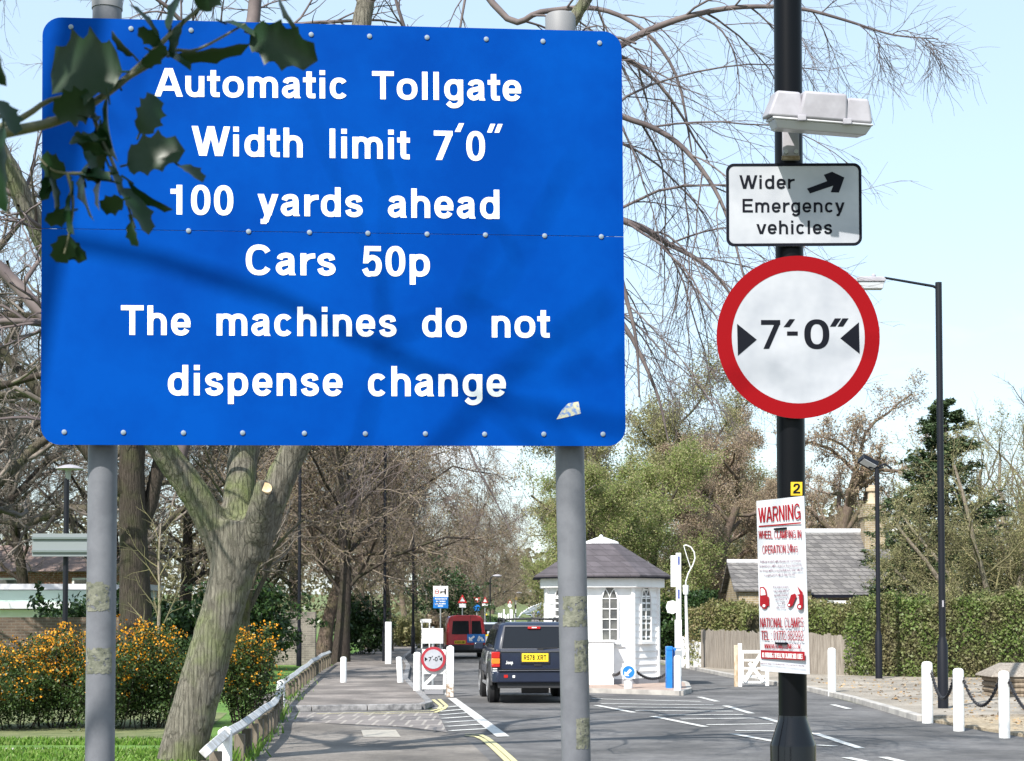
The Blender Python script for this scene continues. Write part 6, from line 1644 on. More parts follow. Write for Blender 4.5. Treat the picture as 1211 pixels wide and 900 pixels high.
limbs = [
    (pl([(272, 665, HY), (255, 628, HY - .05), (228, 580, HY - .2), (192, 530, HY - .4), (120, 420, HY - .9), (40, 260, HY - 1.6), (-60, 60, HY - 2.2)]), (22, 19, 17.5, 16.5, 14, 12, 8)),
    (pl([(283, 650, HY), (281, 605, HY + .1), (286, 560, HY + .2), (292, 520, HY + .3), (330, 380, HY + .7), (395, 160, HY + 1.1), (432, 5, HY + 1.4), (450, -150, HY + 1.8), (455, -330, HY + 2)]), (26, 19, 18, 18, 17, 15, 12, 9, 6)),
    (pl([(292, 655, HY), (315, 605, HY - .1), (333, 565, HY - .15), (352, 525, HY - .2), (430, 380, HY - .6), (560, 190, HY - 1.0), (650, 65, HY - 1.3), (695, -5, HY - 1.4), (760, -120, HY - 1.6), (840, -260, HY - 2)]), (26, 20, 17.5, 16, 14, 12, 9, 7, 6, 4)),
    (pl([(303, 632, HY - .15), (308, 606, HY - .32), (312, 580, HY - .46), (313.5, 577, HY - .48)]), (19, 15, 12, 11.5)),
    (pl([(330, 380, HY + .7), (270, 200, HY + 1.5), (300, 20, HY + 2), (310, -150, HY + 2.2)]), (15, 12, 9, 6)),
    (pl([(560, 190, HY - 1), (640, 110, HY - 1.6), (740, 50, HY - 2), (790, 27, HY - 2.2), (836, 14, HY - 2.3), (882, 8, HY - 2.4), (945, 10, HY - 2.5), (1000, 24, HY - 2.6), (1055, 41, HY - 2.7), (1110, 46, HY - 2.8)]), (8, 6, 4.2, 3.6, 3.1, 2.6, 2.0, 1.5, 1.0, .5)),
    (pl([(430, 380, HY - .6), (560, 240, HY - 1.2), (690, 140, HY - 1.6), (750, 143, HY - 1.7), (800, 168, HY - 1.8), (838, 212, HY - 1.9), (862, 262, HY - 1.95), (880, 330, HY - 2)]), (8, 5.5, 4, 3.2, 2.8, 2.3, 1.7, .8)),
    (pl([(480, 310, HY - .8), (600, 230, HY - 1.1), (740, 262, HY - 1.3), (790, 288, HY - 1.4), (840, 318, HY - 1.5), (880, 372, HY - 1.5)]), (8, 6, 4, 3, 2, 1)),
    (pl([(432, 5, HY + 1.4), (520, -60, HY + 1), (600, 22, HY + .6), (640, 14, HY + .4), (705, 10, HY + .2), (760, 35, HY), (800, 90, HY), (818, 180, HY)]), (6, 5, 4, 3.6, 3, 2.4, 1.8, 1)),
    (pl([(395, 160, HY + 1.1), (420, 330, HY + 1.6), (460, 450, HY + 1.7), (480, 540, HY + 1.7), (500, 590, HY + 1.7), (530, 650, HY + 1.7)]), (3.4, 2.8, 2.0, 1.3, .9, .5)),
    (pl([(480, 310, HY - .8), (530, 420, HY - .9), (555, 530, HY - .9), (580, 580, HY - .9), (605, 630, HY - .9)]), (2.8, 2.0, 1.3, .9, .5)),
    (pl([(600, 230, HY - 1.1), (680, 330, HY - 1.2), (735, 380, HY - 1.2), (775, 460, HY - 1.2), (790, 520, HY - 1.2)]), (5, 3.8, 2.8, 1.8, .8)),
    (pl([(690, 140, HY - 1.6), (735, 330, HY - 1.6), (752, 400, HY - 1.6), (756, 470, HY - 1.6)]), (4, 2.6, 1.8, .9)),
    (pl([(120, 420, HY - .9), (60, 380, HY - .5), (-20, 300, HY - .2), (-120, 260, HY)]), (12, 9, 7, 4)),
    (pl([(432, 5, HY + 1.4), (330, -120, HY + 2), (200, -60, HY + 2.6), (60, -90, HY + 3)]), (8, 7, 5, 3)),
]
LB = [(p, [v * px2m for v in r]) for p, r in limbs]
mb = MB(); mb.tube(trunk_main[0], trunk_main[1], 20)
for p, r in LB[:4]: mb.tube(*dense(p, r), 18)
tr = mb.build('trunk', bark_ash, hero, smooth=0)
rm = tr.modifiers.new('grown together', 'REMESH'); rm.mode = 'VOXEL'; rm.voxel_size = .035; rm.use_smooth_shade = True
sm = tr.modifiers.new('smooth', 'SMOOTH'); sm.factor = .5; sm.iterations = 4
dtx = bpy.data.textures.new('bark lumps', 'CLOUDS'); dtx.noise_scale = .16; dtx.noise_depth = 3
dm = tr.modifiers.new('lumps', 'DISPLACE'); dm.texture = dtx; dm.strength = .03; dm.mid_level = .5; dm.texture_coords = 'LOCAL'
cut = MB(); c_ = Vector(off(at(314.5, 577.5, HY - .50))); nrm = Vector((.35, -.85, .45)).normalized()
cut.tube([c_ - nrm * .05, c_ + nrm * .02], [.074, .068], 18); cut.build('cut_branch', mat('cut wood', (.52, .36, .20), .8, col2=(.66, .52, .36), scale=9), tr)
rng = random.Random(7); out = []
KD = [None, dict(num=9, t0=.12, ang=48, L=2.7, fall=.3, rr=.42, rmin=.006, n=9, wob=.09, trop=-.11, tip=.3),
      dict(num=9, t0=.1, ang=38, L=.95, fall=.3, rr=.6, rmin=.004, n=6, wob=.12, trop=-.07, tip=.4),
      dict(num=5, t0=.15, ang=38, L=.36, fall=.2, rr=.6, rmin=.0026, n=3, wob=.16, trop=-.03, tip=.5)]
for i, (p, r) in enumerate(LB):
    if i == 3: continue
    P, Q_ = dense(p, r)
    if i >= 4: out.append((P, Q_, 0))
    n0 = len(P) // 3 if i < 3 else 2
    num = 8 if i < 3 else (14 if i in (5, 6, 7) else (11 if i == 8 else (16 if i in (9, 10, 11) else 6)))
    kd = KD if i not in (5,) else [None, dict(KD[1], fall=.88, L=2.1, t0=.3), dict(KD[2], L=.6), KD[3]]
    spawn(rng, P[n0:], Q_[n0:], 5, 0, kd, out, num)
def pix(p):
    v = Vector((p[0] + hb.x, p[1] + HY, p[2])) - EYE; s_, c_ = math.sin(PITCH), math.cos(PITCH); d = v.y * c_ + v.z * s_
    return PW / 2 + FPX * v.x / d, PY0 - FPX * (v.z * c_ - v.y * s_) / d
def keep(b):
    x, y = pix(b[0][-1]); x0, y0 = pix(b[0][0])
    lim = 640 if x < 640 else (560 if x < 720 else 530)
    if x < 330 and y > 500: return False
    return max(y, y0) < lim and not (b[2] == 1 and max(y, y0) > lim - 50 and rng.random() < .5)
out = [b for b in out if keep(b)]
cm = tubes('crown', out, [twig_purple], (8, 5, 3, 3)); link('crown', cm, hero)

# ---- bare tree standing outside the frame, towards the sun: its boughs shade the sign
K_sh = [dict(n=6, wob=.06, tip=.5), dict(num=6, t0=.6, ang=52, len=.55, fall=.2, rr=.35, n=7, wob=.16, trop=.06), dict(num=5, ang=45, len=.45, rr=.5, n=5, wob=.18), dict(num=4, ang=42, len=.45, rr=.5, n=4, wob=.2, rmin=.008)]
ms = make_tree(31, K_sh, .125, 8.0, 1, bark_dark, twig_brown)
tree('bare_tree', 'bare tree outside the frame whose boughs throw soft shadows on the blue sign', 'tree', (-5.5, 2.7, 0), ms, 0.0, 1.22)

# ---- shared kinds of tree
K_oak = [dict(n=7, wob=.07, trop=.03, tip=.5), dict(num=9, t0=.26, ang=62, len=.72, fall=.35, rr=.58, n=8, wob=.24, trop=.05, tip=.3), dict(num=8, t0=.2, ang=52, len=.42, fall=.3, rr=.55, n=7, wob=.27, trop=.02), dict(num=8, t0=.15, ang=48, len=.46, rr=.5, n=5, wob=.27, rmin=.010), dict(num=8, t0=.1, ang=45, len=.5, rr=.55, n=3, wob=.25, rmin=.006)]
oak_a = make_tree(101, K_oak, .44, 12.5, 2, bark_dark, twig_grey)
oak_b = make_tree(102, K_oak, .45, 11.5, 2, bark_mossy, twig_grey, lean=(.12, 0))
K_av = [dict(n=7, wob=.09, trop=.05, tip=.25), dict(num=22, t0=.2, ang=62, len=.58, fall=.28, rr=.34, n=8, wob=.22, trop=.05), dict(num=12, t0=.12, ang=48, len=.45, rr=.5, n=5, wob=.24, rmin=.013), dict(num=9, t0=.1, ang=45, len=.48, rr=.55, n=4, wob=.22, rmin=.009), dict(num=4, t0=.1, ang=40, len=.5, rr=.7, n=2, wob=.2, rmin=.008)]
av_a = make_tree(201, K_av, .27, 11, 2, bark_dark, twig_brown, bud_brown, 20000, .075, .12)
av_b = make_tree(202, K_av, .25, 10.5, 2, bark_oak, twig_pink, bud_brown, 18000, .075, .12)
av_c = make_tree(203, [dict(K_av[0])] + [dict(k) for k in K_av[1:3]] + [dict(K_av[3], rmin=.007), dict(K_av[4], rmin=.005, num=5)], .22, 11, 2, bark_dark, twig_grey)
K_gr = [dict(n=7, wob=.08, trop=.04, tip=.35), dict(num=12, t0=.2, ang=60, len=.58, fall=.4, rr=.52, n=7, wob=.22, trop=.06), dict(num=9, t0=.2, ang=50, len=.44, rr=.55, n=5, wob=.25, rmin=.014), dict(num=7, t0=.15, ang=45, len=.5, rr=.6, n=4, wob=.24, rmin=.010)]
gr_a = make_tree(301, K_gr, .36, 11, 2, bark_dark, twig_olive, leaf_olive, 46000, .10, .22)
gr_b = make_tree(302, K_gr, .33, 9.5, 2, bark_dark, twig_olive, [leaf_fresh, leaf_olive], 62000, .10, .24)
pk_a = make_tree(401, K_oak, .42, 9.5, 2, bark_oak, twig_pink, bud_pink, 60000, .075, .14, lvleaf=3)
K_ok2 = [dict(n=6, wob=.10, trop=.02, tip=.5), dict(num=10, t0=.3, ang=66, len=.78, fall=.3, rr=.5, n=9, wob=.33, trop=.05, tip=.28), dict(num=9, t0=.2, ang=55, len=.40, rr=.5, n=7, wob=.36, trop=.03), dict(num=8, t0=.15, ang=50, len=.45, rr=.55, n=5, wob=.33, rmin=.014), dict(num=5, t0=.1, ang=45, len=.5, rr=.6, n=3, wob=.3, rmin=.009)]
ok_c = make_tree(501, K_ok2, .36, 8.6, 2, bark_oak, twig_pink, bud_pink, 24000, .085, .12, lvleaf=3)
K_up = [dict(n=6, wob=.05, trop=.06, tip=.3), dict(num=12, t0=.1, ang=38, len=.62, fall=.45, rr=.5, n=7, wob=.14, trop=.10), dict(num=8, t0=.2, ang=38, len=.45, rr=.55, n=5, wob=.18, trop=.06, rmin=.012), dict(num=6, t0=.1, ang=38, len=.48, rr=.6, n=4, wob=.2, rmin=.008)]
up_a = make_tree(601, K_up, .26, 10, 2, bark_oak, twig_grey)

def put(name, label, ms, px, Y, rot, sc, group=None, cat_='tree'):
    tree(name, label, cat_, (at(px, 740, Y).x, Y, hz(Y)), ms, rot, sc, group)
# left of the road: the tangle behind the sign
put('oak_tree', 'massive dark bare oak with mossy boughs right behind the grey sign post', oak_a, 163, 43, .4, (.95, .95, 1.05))
put('oak_tree', 'bare mossy oak spreading low boughs over the pavilion', oak_b, -95, 47, 2.1, 1.1)
put('oak_tree', 'bare oak standing beyond the pavilion outside the frame edge', oak_a, -75, 70, 3.6, 1.15)
put('oak_tree', 'bare oak far behind the brick house roof', oak_b, -20, 95, 5.0, 1.25)
put('oak_tree', 'bare oak behind the trunk of the big forking tree', oak_b, 255, 72, 1.0, 1.15)
put('bare_tree', 'twiggy bare tree between the pavilion and the massive oak', oak_b, 122, 60, 2.0, .9)
put('bare_tree', 'twiggy bare tree over the pavilion roof at the frame edge', oak_a, -40, 60, 4.0, 1.0)
put('bare_tree', 'fine twigged grey tree rising behind the pavilion by the sign post', av_c, 108, 64, 1.1, 1.2)
put('bare_tree', 'fine twigged grey tree between the park lamp and the frame edge', av_c, 40, 72, 3.4, 1.3)
put('bare_tree', 'fine twigged grey tree at the frame edge behind the red roof', av_c, -20, 82, 5.0, 1.3)
put('bare_tree', 'twiggy brown tree behind the thin pale young tree', av_a, 214, 66, 5.5, 1.05)
put('bare_tree', 'fine twigged grey tree reaching in over the park lamp', oak_a, -190, 40, 1.2, .9)
# the avenue beside the footpath
AVG = 'brown twiggy trees lining the footpath'
for lb, ms, px, Y, rot, sc in (
    ('thick trunked brown tree by the end of the low rail fence', av_a, 402, 63, 0.2, 1.05), ('thick trunked tree beside the grey brown wall', av_b, 381, 67, 1.9, 1.1),
    ('brown twiggy tree behind the grey brown wall', av_a, 318, 78, 3.3, 1.1), ('brown twiggy tree beyond the dark evergreen bush', av_b, 436, 92, 4.4, (.65, .65, 1.15)),
    ('pale trunked twiggy tree behind the tall white gatepost', av_b, 462, 84, 5.6, (.5, .5, 1.1)), ('brown twiggy tree behind the blue charges sign', av_a, 490, 122, .9, (.75, .75, 1.2)),
    ('brown twiggy tree over the inverted triangle sign', av_b, 540, 150, 2.7, 1.2), ('brown twiggy tree far behind the red van', av_a, 572, 190, 4.0, 1.2), ('small looking brown tree where the road fades away', av_b, 580, 240, 1.2, 1.2), ('brown twiggy tree filling the gap behind the forking trunk', av_a, 352, 96, 2.2, 1.25), ('brown twiggy tree above the dark evergreen bush', av_a, 420, 118, 5.1, 1.25), ('brown twiggy tree behind the two thin black lamp posts', av_b, 480, 160, 3.6, 1.3), ('brown twiggy tree over the warning triangles', av_a, 556, 175, .3, 1.0)):
    put('avenue_tree', lb, ms, px, Y, rot, sc, AVG)
# beyond the booth
GRG = 'spring green trees beyond the toll booth'
for lb, ms, px, Y, rot, sc in (
    ('tall olive green tree rising straight behind the booth roof', gr_a, 738, 80, .3, 1.0), ('fresh green tree low behind the booth', gr_b, 708, 66, 1.7, .66), ('fresh green tree between booth and raised barrier', gr_b, 772, 70, 4.1, .78),
    ('tall olive green tree behind the round width sign', gr_a, 826, 88, 2.2, 1.08), ('olive tree seen past the sign post along the road', gr_a, 690, 128, 5.2, 1.0), ('fresh green tree where the road bends away', gr_b, 676, 165, .8, 1.15), ('olive tree between the round width sign and the blue sign', gr_a, 888, 112, 1.1, 1.12), ('olive green tree far up the road beside the railing', gr_a, 640, 345, 3.0, 1.0)):
    put('green_tree', lb, ms, px, Y, rot, sc, GRG)
PKG = 'pinkish brown budding trees behind the cottage'
for lb, ms, px, Y, rot, sc in (('pinkish brown budding tree behind the lower half of the width sign', pk_a, 868, 82, .5, .98), ('pinkish brown budding tree behind the outbuilding', pk_a, 838, 74, 2.6, .72), ('broad pink brown tree directly behind the black column', pk_a, 925, 92, 4.4, .9), ('pinkish brown tree filling the gap beside the chimney', pk_a, 985, 112, 1.4, .92), ('pinkish brown tree behind the floodlight post', pk_a, 1052, 120, 5.3, .85)):
    put('budding_tree', lb, ms, px, Y, rot, sc, PKG)
put('oak_tree', 'crooked bare oak with pinkish twigs behind the cottage roof', ok_c, 972, 84, 1.3, 1.18)
put('bare_tree', 'grey upright bare tree at the end of the clipped hedge', up_a, 1205, 74, .4, .92)
put('bare_tree', 'slender bare tree with upright grey boughs behind the conifer', up_a, 1166, 86, 2.2, .95)
put('bare_tree', 'low twiggy bare tree beside the cottage chimney', pk_a, 1008, 98, 3.1, .62)
put('bare_tree', 'grey bare tree beyond the timber bin and hedge', up_a, 1262, 66, 3.9, .9)
# several-stemmed pale tree before the conifer
rngm = random.Random(77); o_ = []
KM = [dict(n=7, wob=.10, trop=.05, tip=.35), dict(num=11, t0=.2, ang=48, len=.5, fall=.4, rr=.45, n=6, wob=.2, trop=.04), dict(num=9, t0=.15, ang=45, len=.45, rr=.5, n=5, wob=.22, rmin=.008), dict(num=8, t0=.1, ang=45, len=.5, rr=.6, n=3, wob=.22, rmin=.007)]
for d, L in (((-.75, 0, 1), 5.2), ((-.45, .2, 1), 5.8), ((-.1, -.1, 1), 6.2), ((.25, .1, 1), 6.0), ((.7, 0, .9), 5.4), ((1.2, -.2, .8), 4.6), ((-1.3, .1, .8), 4.2)):
    grow(rngm, (0, 0, .5), vnorm(d), L, rngm.uniform(.09, .14), 0, KM, o_)
o_.append(([(0, 0, -.2), (0, 0, .3), (.02, 0, .75)], [.36, .27, .2], 0))
lo = [q for q in o_ if q[2] < 1]; hi = [q for q in o_ if q[2] >= 1]
lv = leaves(twig_points(hi, 2, 26000, 3, .08), .055, 4)
mst = [('trunk', tubes('trunk', lo, [bark_pale], (8, 5))), ('crown', tubes('crown', hi, [twig_olive, leaf_olive], (5, 4, 3, 3), [lv]))]
put('many_stemmed_tree', 'pale many-stemmed bare tree growing behind the clipped hedge', mst, 1180, 54, 0, 1.02)
put('many_stemmed_tree', 'twiggy many-stemmed tree rising over the timber bin', mst, 1218, 58, 4.4, 1.15)
# conifers
def conifer(seed, H, rb, n):
    rg = random.Random(seed); o_ = []; tp = []
    o_.append(([(0, 0, -.1), (0, 0, H * .5), (0, 0, H)], [.16, .09, .01], 0)); k = int(H * 15)
    for i in range(k):
        z = H * (.06 + .93 * (i / k)); f = 1 - z / H; L = (rb * f ** .8 + .12) * rg.uniform(.6, 1.2); a = rg.uniform(0, 6.28)
        grow(rg, (0, 0, z), vnorm((math.cos(a), math.sin(a), .30 - .45 * f)), L, .03 * f + .008, 1, [None, dict(n=6, wob=.06, trop=.03, tip=.3), dict(num=8, t0=.2, ang=50, len=.35, rr=.5, n=3, wob=.1, rmin=.006)], o_)
    ps = twig_points([q for q in o_ if q[2] >= 1], 1, n, seed, .045)
    return [('trunk', tubes('trunk', [q for q in o_ if q[2] == 0], [bark_dark], (8,))), ('crown', tubes('crown', [q for q in o_ if q[2] > 0], [bark_dark, leaf_needle], (5, 4, 3), [leaves(ps, .17, seed, aspect=.3, flat=.3)]))]
put('conifer', 'dark green spruce with pointed top behind the tall street lamp', conifer(5, 9.4, 3.1, 40000), 1121, 59, 0, (1.25, 1.25, 1.0))
put('conifer', 'low dark spreading conifer beside the cottage end', conifer(6, 5.0, 2.4, 15000), 1072, 57.5, 1, .95)
# sapling by the trunk of the big tree
K_s = [dict(n=8, wob=.05, trop=.03, tip=.3), dict(num=14, t0=.3, ang=45, len=.38, fall=.5, rr=.5, n=5, wob=.14, trop=.05), dict(num=5, ang=40, len=.5, rr=.6, n=4, wob=.15, rmin=.006)]
put('sapling', 'thin pale young tree standing behind the orange shrubs', make_tree(71, K_s, .055, 4.2, 1, bark_pale, twig_olive), 187, 38, 0, 1.0)
put('tree_trunk_mossy', 'smooth greenish tree behind the orange flowered bush', make_tree(72, K_up, .2, 7, 2, bark_mossy, twig_grey), 284, 46, 0, 1.0)

# evergreen and flowering shrubs
def shrub(name, label, px, Y, w, h, lm, n, ls, seed, flowers=None, nf=0, d=None, cat_='shrub', group=None, z0=0.0):
    x = at(px, 740, Y).x; t = thing(name, label, cat_, (x, Y, z0), 0, group); rg = random.Random(seed); o_ = []
    KS = [dict(n=5, wob=.14, trop=.06, tip=.4), dict(num=6, t0=.25, ang=42, len=.5, fall=.4, rr=.6, n=4, wob=.2, rmin=.005), dict(num=4, ang=40, len=.5, rr=.6, n=3, wob=.2, rmin=.003)]
    d = d or w
    for k in range(16):
        a = rg.uniform(0, 6.28); q = rg.random() ** .5; bx_, by_ = q * w * .28 * math.cos(a), q * d * .28 * math.sin(a)
        grow(rg, (bx_, by_, -.05), vnorm((bx_ * 1.6 / max(w, .1) + rg.gauss(0, .15), by_ * 1.6 / max(d, .1) + rg.gauss(0, .15), 1)), h * rg.uniform(.6, 1.0), .012, 0, KS, o_)
    link('stems', tubes('stems', o_, [bark_dark], (5, 4, 3)), t)
    g_ = np.random.default_rng(seed); ps = twig_points(o_, 1, n, seed, .07)
    ex = g_.normal(size=(n // 2, 3)); ex /= np.linalg.norm(ex, axis=1, keepdims=True); rad_ = g_.uniform(.55, 1.0, (n // 2, 1)); lob = 1 + .22 * np.sin(ex[:, :1] * 5 + seed) * np.cos(ex[:, 2:] * 4 + ex[:, 1:2] * 5)
    ex = ex * rad_ * lob * np.array([w / 2, d / 2, h / 2]) + np.array([0, 0, h / 2]); ex[:, 2] = np.maximum(ex[:, 2], .03)
    ps = np.concatenate([ps, ex]); lv, li = leaves(ps, ls, seed, aspect=.55); link('foliage', raw_mesh('foliage', lv, 4, li, [lm]), t)
    if flowers:
        c = ps[g_.integers(0, len(ps), nf * 4)]; c = c[(c[:, 2] > h * .35) & (g_.random(len(c)) < (c[:, 2] / h) ** 3.0)][:nf // 4]
        if len(c): 
            c = c[::2]; f = np.repeat(c, 9, 0) + g_.normal(size=(len(c) * 9, 3)) * np.array([.05, .05, .035]); fv, fi = leaves(f, .034, seed + 3, aspect=.9); link('flowers', raw_mesh('flowers', fv, 4, fi, [flowers]), t)
    return t
SHG = 'orange flowering shrubs on the lawn edge'
for lb, px, Y, w, h, n, s, nf in (('orange flowering shrub at the lawn edge cut by the frame', 8, 26.5, 1.5, 1.25, 6500, 21, 2600), ('wide orange flowering shrub before the slim park lamp', 66, 27.2, 1.3, 1.55, 7000, 22, 3600),
    ('dark leaved orange shrub just behind the grey sign post', 130, 26.6, 1.0, 1.35, 6000, 23, 1800), ('orange flowering shrub between the sign post and the forking trunk', 178, 27.0, 1.15, 1.62, 7500, 24, 2600), ('orange flowering bush beside the low white rail fence', 290, 28.0, .85, 1.5, 5500, 25, 2400)):
    shrub('flowering_shrub', lb, px, Y, w, h, leaf_shrub, int(n * 1.5), .048, s, flower_orange, int(nf * .75), group=SHG)
for lb, px, Y, w, h, s, lm in (('dark green evergreen bush beyond the low fence end', 431, 76, 2.6, 2.6, 31, leaf_dark), ('dark evergreen bush beside the grey brown wall', 302, 56, 2.4, 3.0, 32, leaf_dark), ('ivy dark bush behind the long brick garden wall', 110, 50, 3.6, 2.5, 33, leaf_dark),
    ('yellowish green shrub behind the pale trunk', 482, 96, 2.4, 1.9, 34, leaf_olive), ('tall ivy clad dark evergreen behind the blue charges sign', 533, 108, 3.2, 5.2, 35, leaf_dark), ('broad dark bush by the far crossing', 582, 205, 4.2, 1.7, 36, leaf_dark), ('dark bush at the foot of the booth trees', 800, 66, 2.6, 2.6, 37, leaf_dark),
    ('low dark bush between wall and sign post', 215, 48, 3.2, 2.2, 38, leaf_dark), ('rusty brown shrub on the verge beyond the van', 512, 102, 2.4, 2.0, 39, bud_pink)):
    shrub('bush', lb, px, Y, w, h, lm, 5200, .16 if Y < 150 else .35, s)
# far wood closing the view
fw = MB(); rgw = np.random.default_rng(9); n = 70000
x = rgw.uniform(-190, 210, n); y = rgw.uniform(300, 420, n); hh = (13 + 9 / (1 + np.exp((x + 16) / 5)) + 5 / (1 + np.exp(-(x - 30) / 6)) + 4 * np.sin(x * .13) + 3 * np.sin(x * .31 + 1)) * (1 - .35 * np.exp(-((x - 12) / 16) ** 2)); z = rgw.random(n) ** .8 * hh + 1.5
lv, li = leaves(np.stack([x, y, z], 1), 1.1, 2); o = link('far_wood', raw_mesh('far_wood', lv, 4, li, [leafmat('far wood', [(.09, .085, .04), (.14, .13, .06), (.12, .10, .07), (.17, .16, .08)], trans=.2)])); tag(o, 'hazy brown green wood closing the view behind the road', 'wood', kind='stuff')

# ---- holly sprig close to the lens
hol = thing('holly_tree', 'dark holly sprig with spiny leaves hanging before the blue sign', 'holly', (-1.25, 1.35, 0))
HL = Vector(hol.location)
def HP(x, y, Y): v = at(x, y, Y); return (v.x - HL.x, v.y - HL.y, v.z)
tk = [([(0, 0, -.1), (.02, 0, .9), (-.02, .02, 1.7), (0, 0, 2.6)], [.06, .05, .04, .02], 0)]
brs = []
def br(pts, r0, r1):
    P, Q_ = dense([HP(*p) for p in pts], [r0 + (r1 - r0) * i / (len(pts) - 1) for i in range(len(pts))]); brs.append((P, Q_, 1))
br([(-700, 330, 1.38), (-200, 200, 1.40), (0, 158, 1.42), (60, 145, 1.43), (100, 128, 1.44), (150, 92, 1.45), (200, 42, 1.46), (235, 10, 1.47)], .0062, .0016)
br([(-200, 200, 1.40), (0, 150, 1.45), (60, 118, 1.46), (110, 112, 1.46)], .004, .0012)
br([(150, 92, 1.45), (180, 75, 1.45), (205, 60, 1.46), (235, 58, 1.47), (290, 28, 1.48)], .0026, .0009)
br([(108, 128, 1.44), (118, 160, 1.43), (130, 185, 1.42), (140, 210, 1.42), (150, 240, 1.42), (160, 270, 1.42)], .0022, .0008)
br([(140, 205, 1.42), (105, 205, 1.41), (80, 205, 1.40), (60, 200, 1.40), (45, 185, 1.40)], .0018, .0008)
br([(80, 205, 1.40), (86, 235, 1.40), (84, 265, 1.40), (76, 300, 1.40)], .0016, .0008)
br([(-200, 200, 1.34), (-40, 120, 1.32), (0, 140, 1.32)], .004, .0016)
link('trunk', tubes('trunk', tk, [bark_mossy], (10,)), hol)
hb_me = tubes('branch', brs, [mat('holly twig', (.05, .06, .03), .6, col2=(.12, .11, .06), scale=30)], (8, 7)); link('branch', hb_me, hol)
def holly_leaf(base, tip, wpx, Y, roll=0.0, curl=.25, spines=4, seed=0):
    """spiny leaf from base to tip (pixels at distance Y); roll turns it about its length, curl bends it"""
    rg = random.Random(seed); a, b = Vector(HP(*base, Y)), Vector(HP(*tip, Y + rg.uniform(-.015, .015))); ax = b - a; L = ax.length; ax.normalize()
    view = Vector((0, -1, 0)); sd = ax.cross(view).normalized(); nn = sd.cross(ax); sd, nn = sd * math.cos(roll) + nn * math.sin(roll), nn * math.cos(roll) - sd * math.sin(roll)
    w = wpx * Y / FPX / 2; n = spines * 4; V, F_ = [], []
    for i in range(n + 1):
        f = i / n; env = math.sin(math.pi * min(1, f * .94 + .05)) ** .55; sp = (0.78, .88, 1.12, .88)[i % 4] if 0 < i < n else .15
        if i in (0, n): env = .04
        c = a + ax * (L * f) + nn * (curl * L * (f - f * f) * .9); hw_ = w * env * sp
        up = nn * (hw_ * .30); fwd = ax * (L * .025 if i % 4 == 2 else 0)
        V += [c + sd * hw_ + up + fwd, c, c - sd * hw_ + up + fwd]
    for i in range(n): k = i * 3; F_ += [(k, k + 1, k + 4, k + 3), (k + 1, k + 2, k + 5, k + 4)]
    m = MB(); m.add(V, F_); m.tube([a - ax * .006, a, a + ax * L * .15], [.0011, .0010, .0007], 5, cap=False); return m
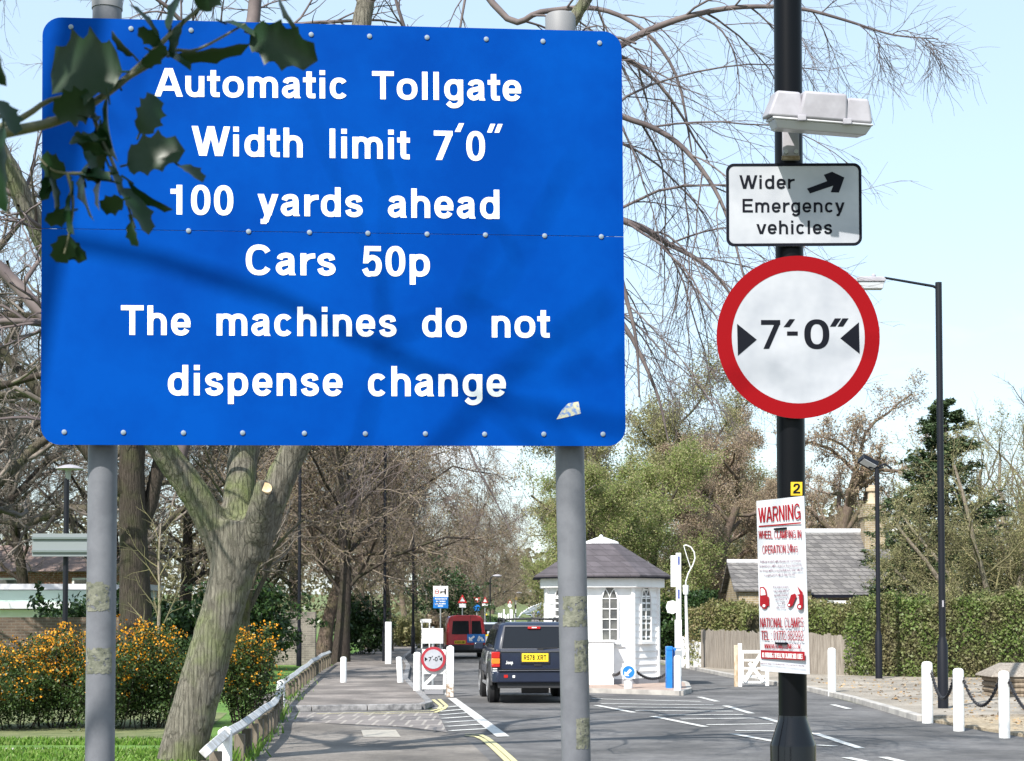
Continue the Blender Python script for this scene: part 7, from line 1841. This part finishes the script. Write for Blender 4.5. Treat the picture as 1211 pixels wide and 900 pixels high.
HLV = [((145, 85), (60, 88), 88, 1.43, .1), ((112, 118), (62, 132), 42, 1.43, .5), ((128, 112), (140, 192), 30, 1.42, 1.15), ((150, 195), (219, 178), 52, 1.42, .25), ((150, 212), (205, 248), 22, 1.41, 1.2), ((143, 222), (176, 278), 34, 1.42, .9),
       ((165, 158), (183, 112), 36, 1.44, .7), ((178, 60), (226, 84), 30, 1.45, 1.1), ((188, 48), (152, 5), 20, 1.45, 1.2), ((158, 66), (132, 36), 18, 1.45, 1.1), ((205, 66), (296, 52), 24, 1.46, 1.15), ((200, 38), (222, -14), 28, 1.46, .9), ((235, 12), (262, -30), 34, 1.47, .4),
       ((262, 26), (302, 44), 22, 1.48, 1.0), ((296, 40), (376, 72), 50, 1.48, .2), ((118, 150), (112, 205), 26, 1.42, 1.1), ((108, 190), (98, 240), 28, 1.41, 1.0), ((78, 206), (50, 184), 30, 1.40, .5), ((86, 222), (88, 278), 26, 1.40, 1.0), ((82, 278), (66, 310), 30, 1.40, .6), ((122, 205), (118, 250), 26, 1.41, 1.1), ((212, 196), (240, 216), 24, 1.43, .9), ((100, 215), (112, 262), 18, 1.41, 1.2), ((58, 205), (66, 252), 16, 1.40, 1.25),
       ((4, 150), (8, 252), 46, 1.28, .7), ((-6, 118), (18, 160), 34, 1.30, 1.0), ((-14, 28), (8, 102), 40, 1.30, .8), ((128, 195), (142, 232), 20, 1.41, 1.2), ((330, -8), (352, 34), 16, 1.5, 1.2), ((140, 100), (118, 60), 34, 1.45, 1.0)]
rh = random.Random(4)
for (x, y), Y in zip(((70, 205), (92, 205), (112, 206), (128, 205), (118, 165), (124, 180), (134, 215), (146, 236), (155, 262), (84, 250), (80, 285), (60, 200), (104, 126), (90, 140), (168, 78), (190, 52), (215, 30), (140, 96), (74, 140), (120, 150)), [1.41] * 12 + [1.44] * 8):
    a_ = rh.uniform(.2, 1.9) * (1 if rh.random() < .6 else -1) + math.pi / 2; l_ = rh.uniform(26, 44); HLV.append(((x, y), (x + l_ * math.cos(a_), y + l_ * abs(math.sin(a_)) * (1 if rh.random() < .8 else -1)), rh.uniform(16, 26), Y, rh.uniform(.5, 1.3)))
for i, (b, tp_, w_, Y, ro_) in enumerate(HLV):
    holly_leaf(b, tp_, w_ * 1.05, Y, ro_ * (1 if i % 2 else -1), .28, 4 if w_ > 30 else 3, i).build('leaf', leaf_holly, hol, smooth=0 if False else 60)
# the rest of the holly, outside the frame to the left and overhead
rg = np.random.default_rng(12); ps = rg.normal(size=(2600, 3)) * np.array([.26, .42, .5]) + np.array([-.22, -.25, 1.9]); wps = ps + np.array([HL.x, HL.y, 0])
p2 = rg.normal(size=(1500, 3)) * np.array([.20, .20, .16]) + np.array([-.52 - HL.x, 1.02 - HL.y, 2.66]); p2 = p2[::2]; p2 = p2[p2[:, 2] > 1.75 + .42 * (p2[:, 1] + HL.y) + .08]  # unseen leaf cluster added above the frame to keep sun off the sprig
vis = (wps[:, 1] > .05) & (wps[:, 0] > -.36 * wps[:, 1] - .06)
lv, li = leaves(np.concatenate([ps[~vis], p2]), .055, 3, aspect=.5); link('foliage', raw_mesh('foliage', lv, 4, li, [leaf_holly]), hol)
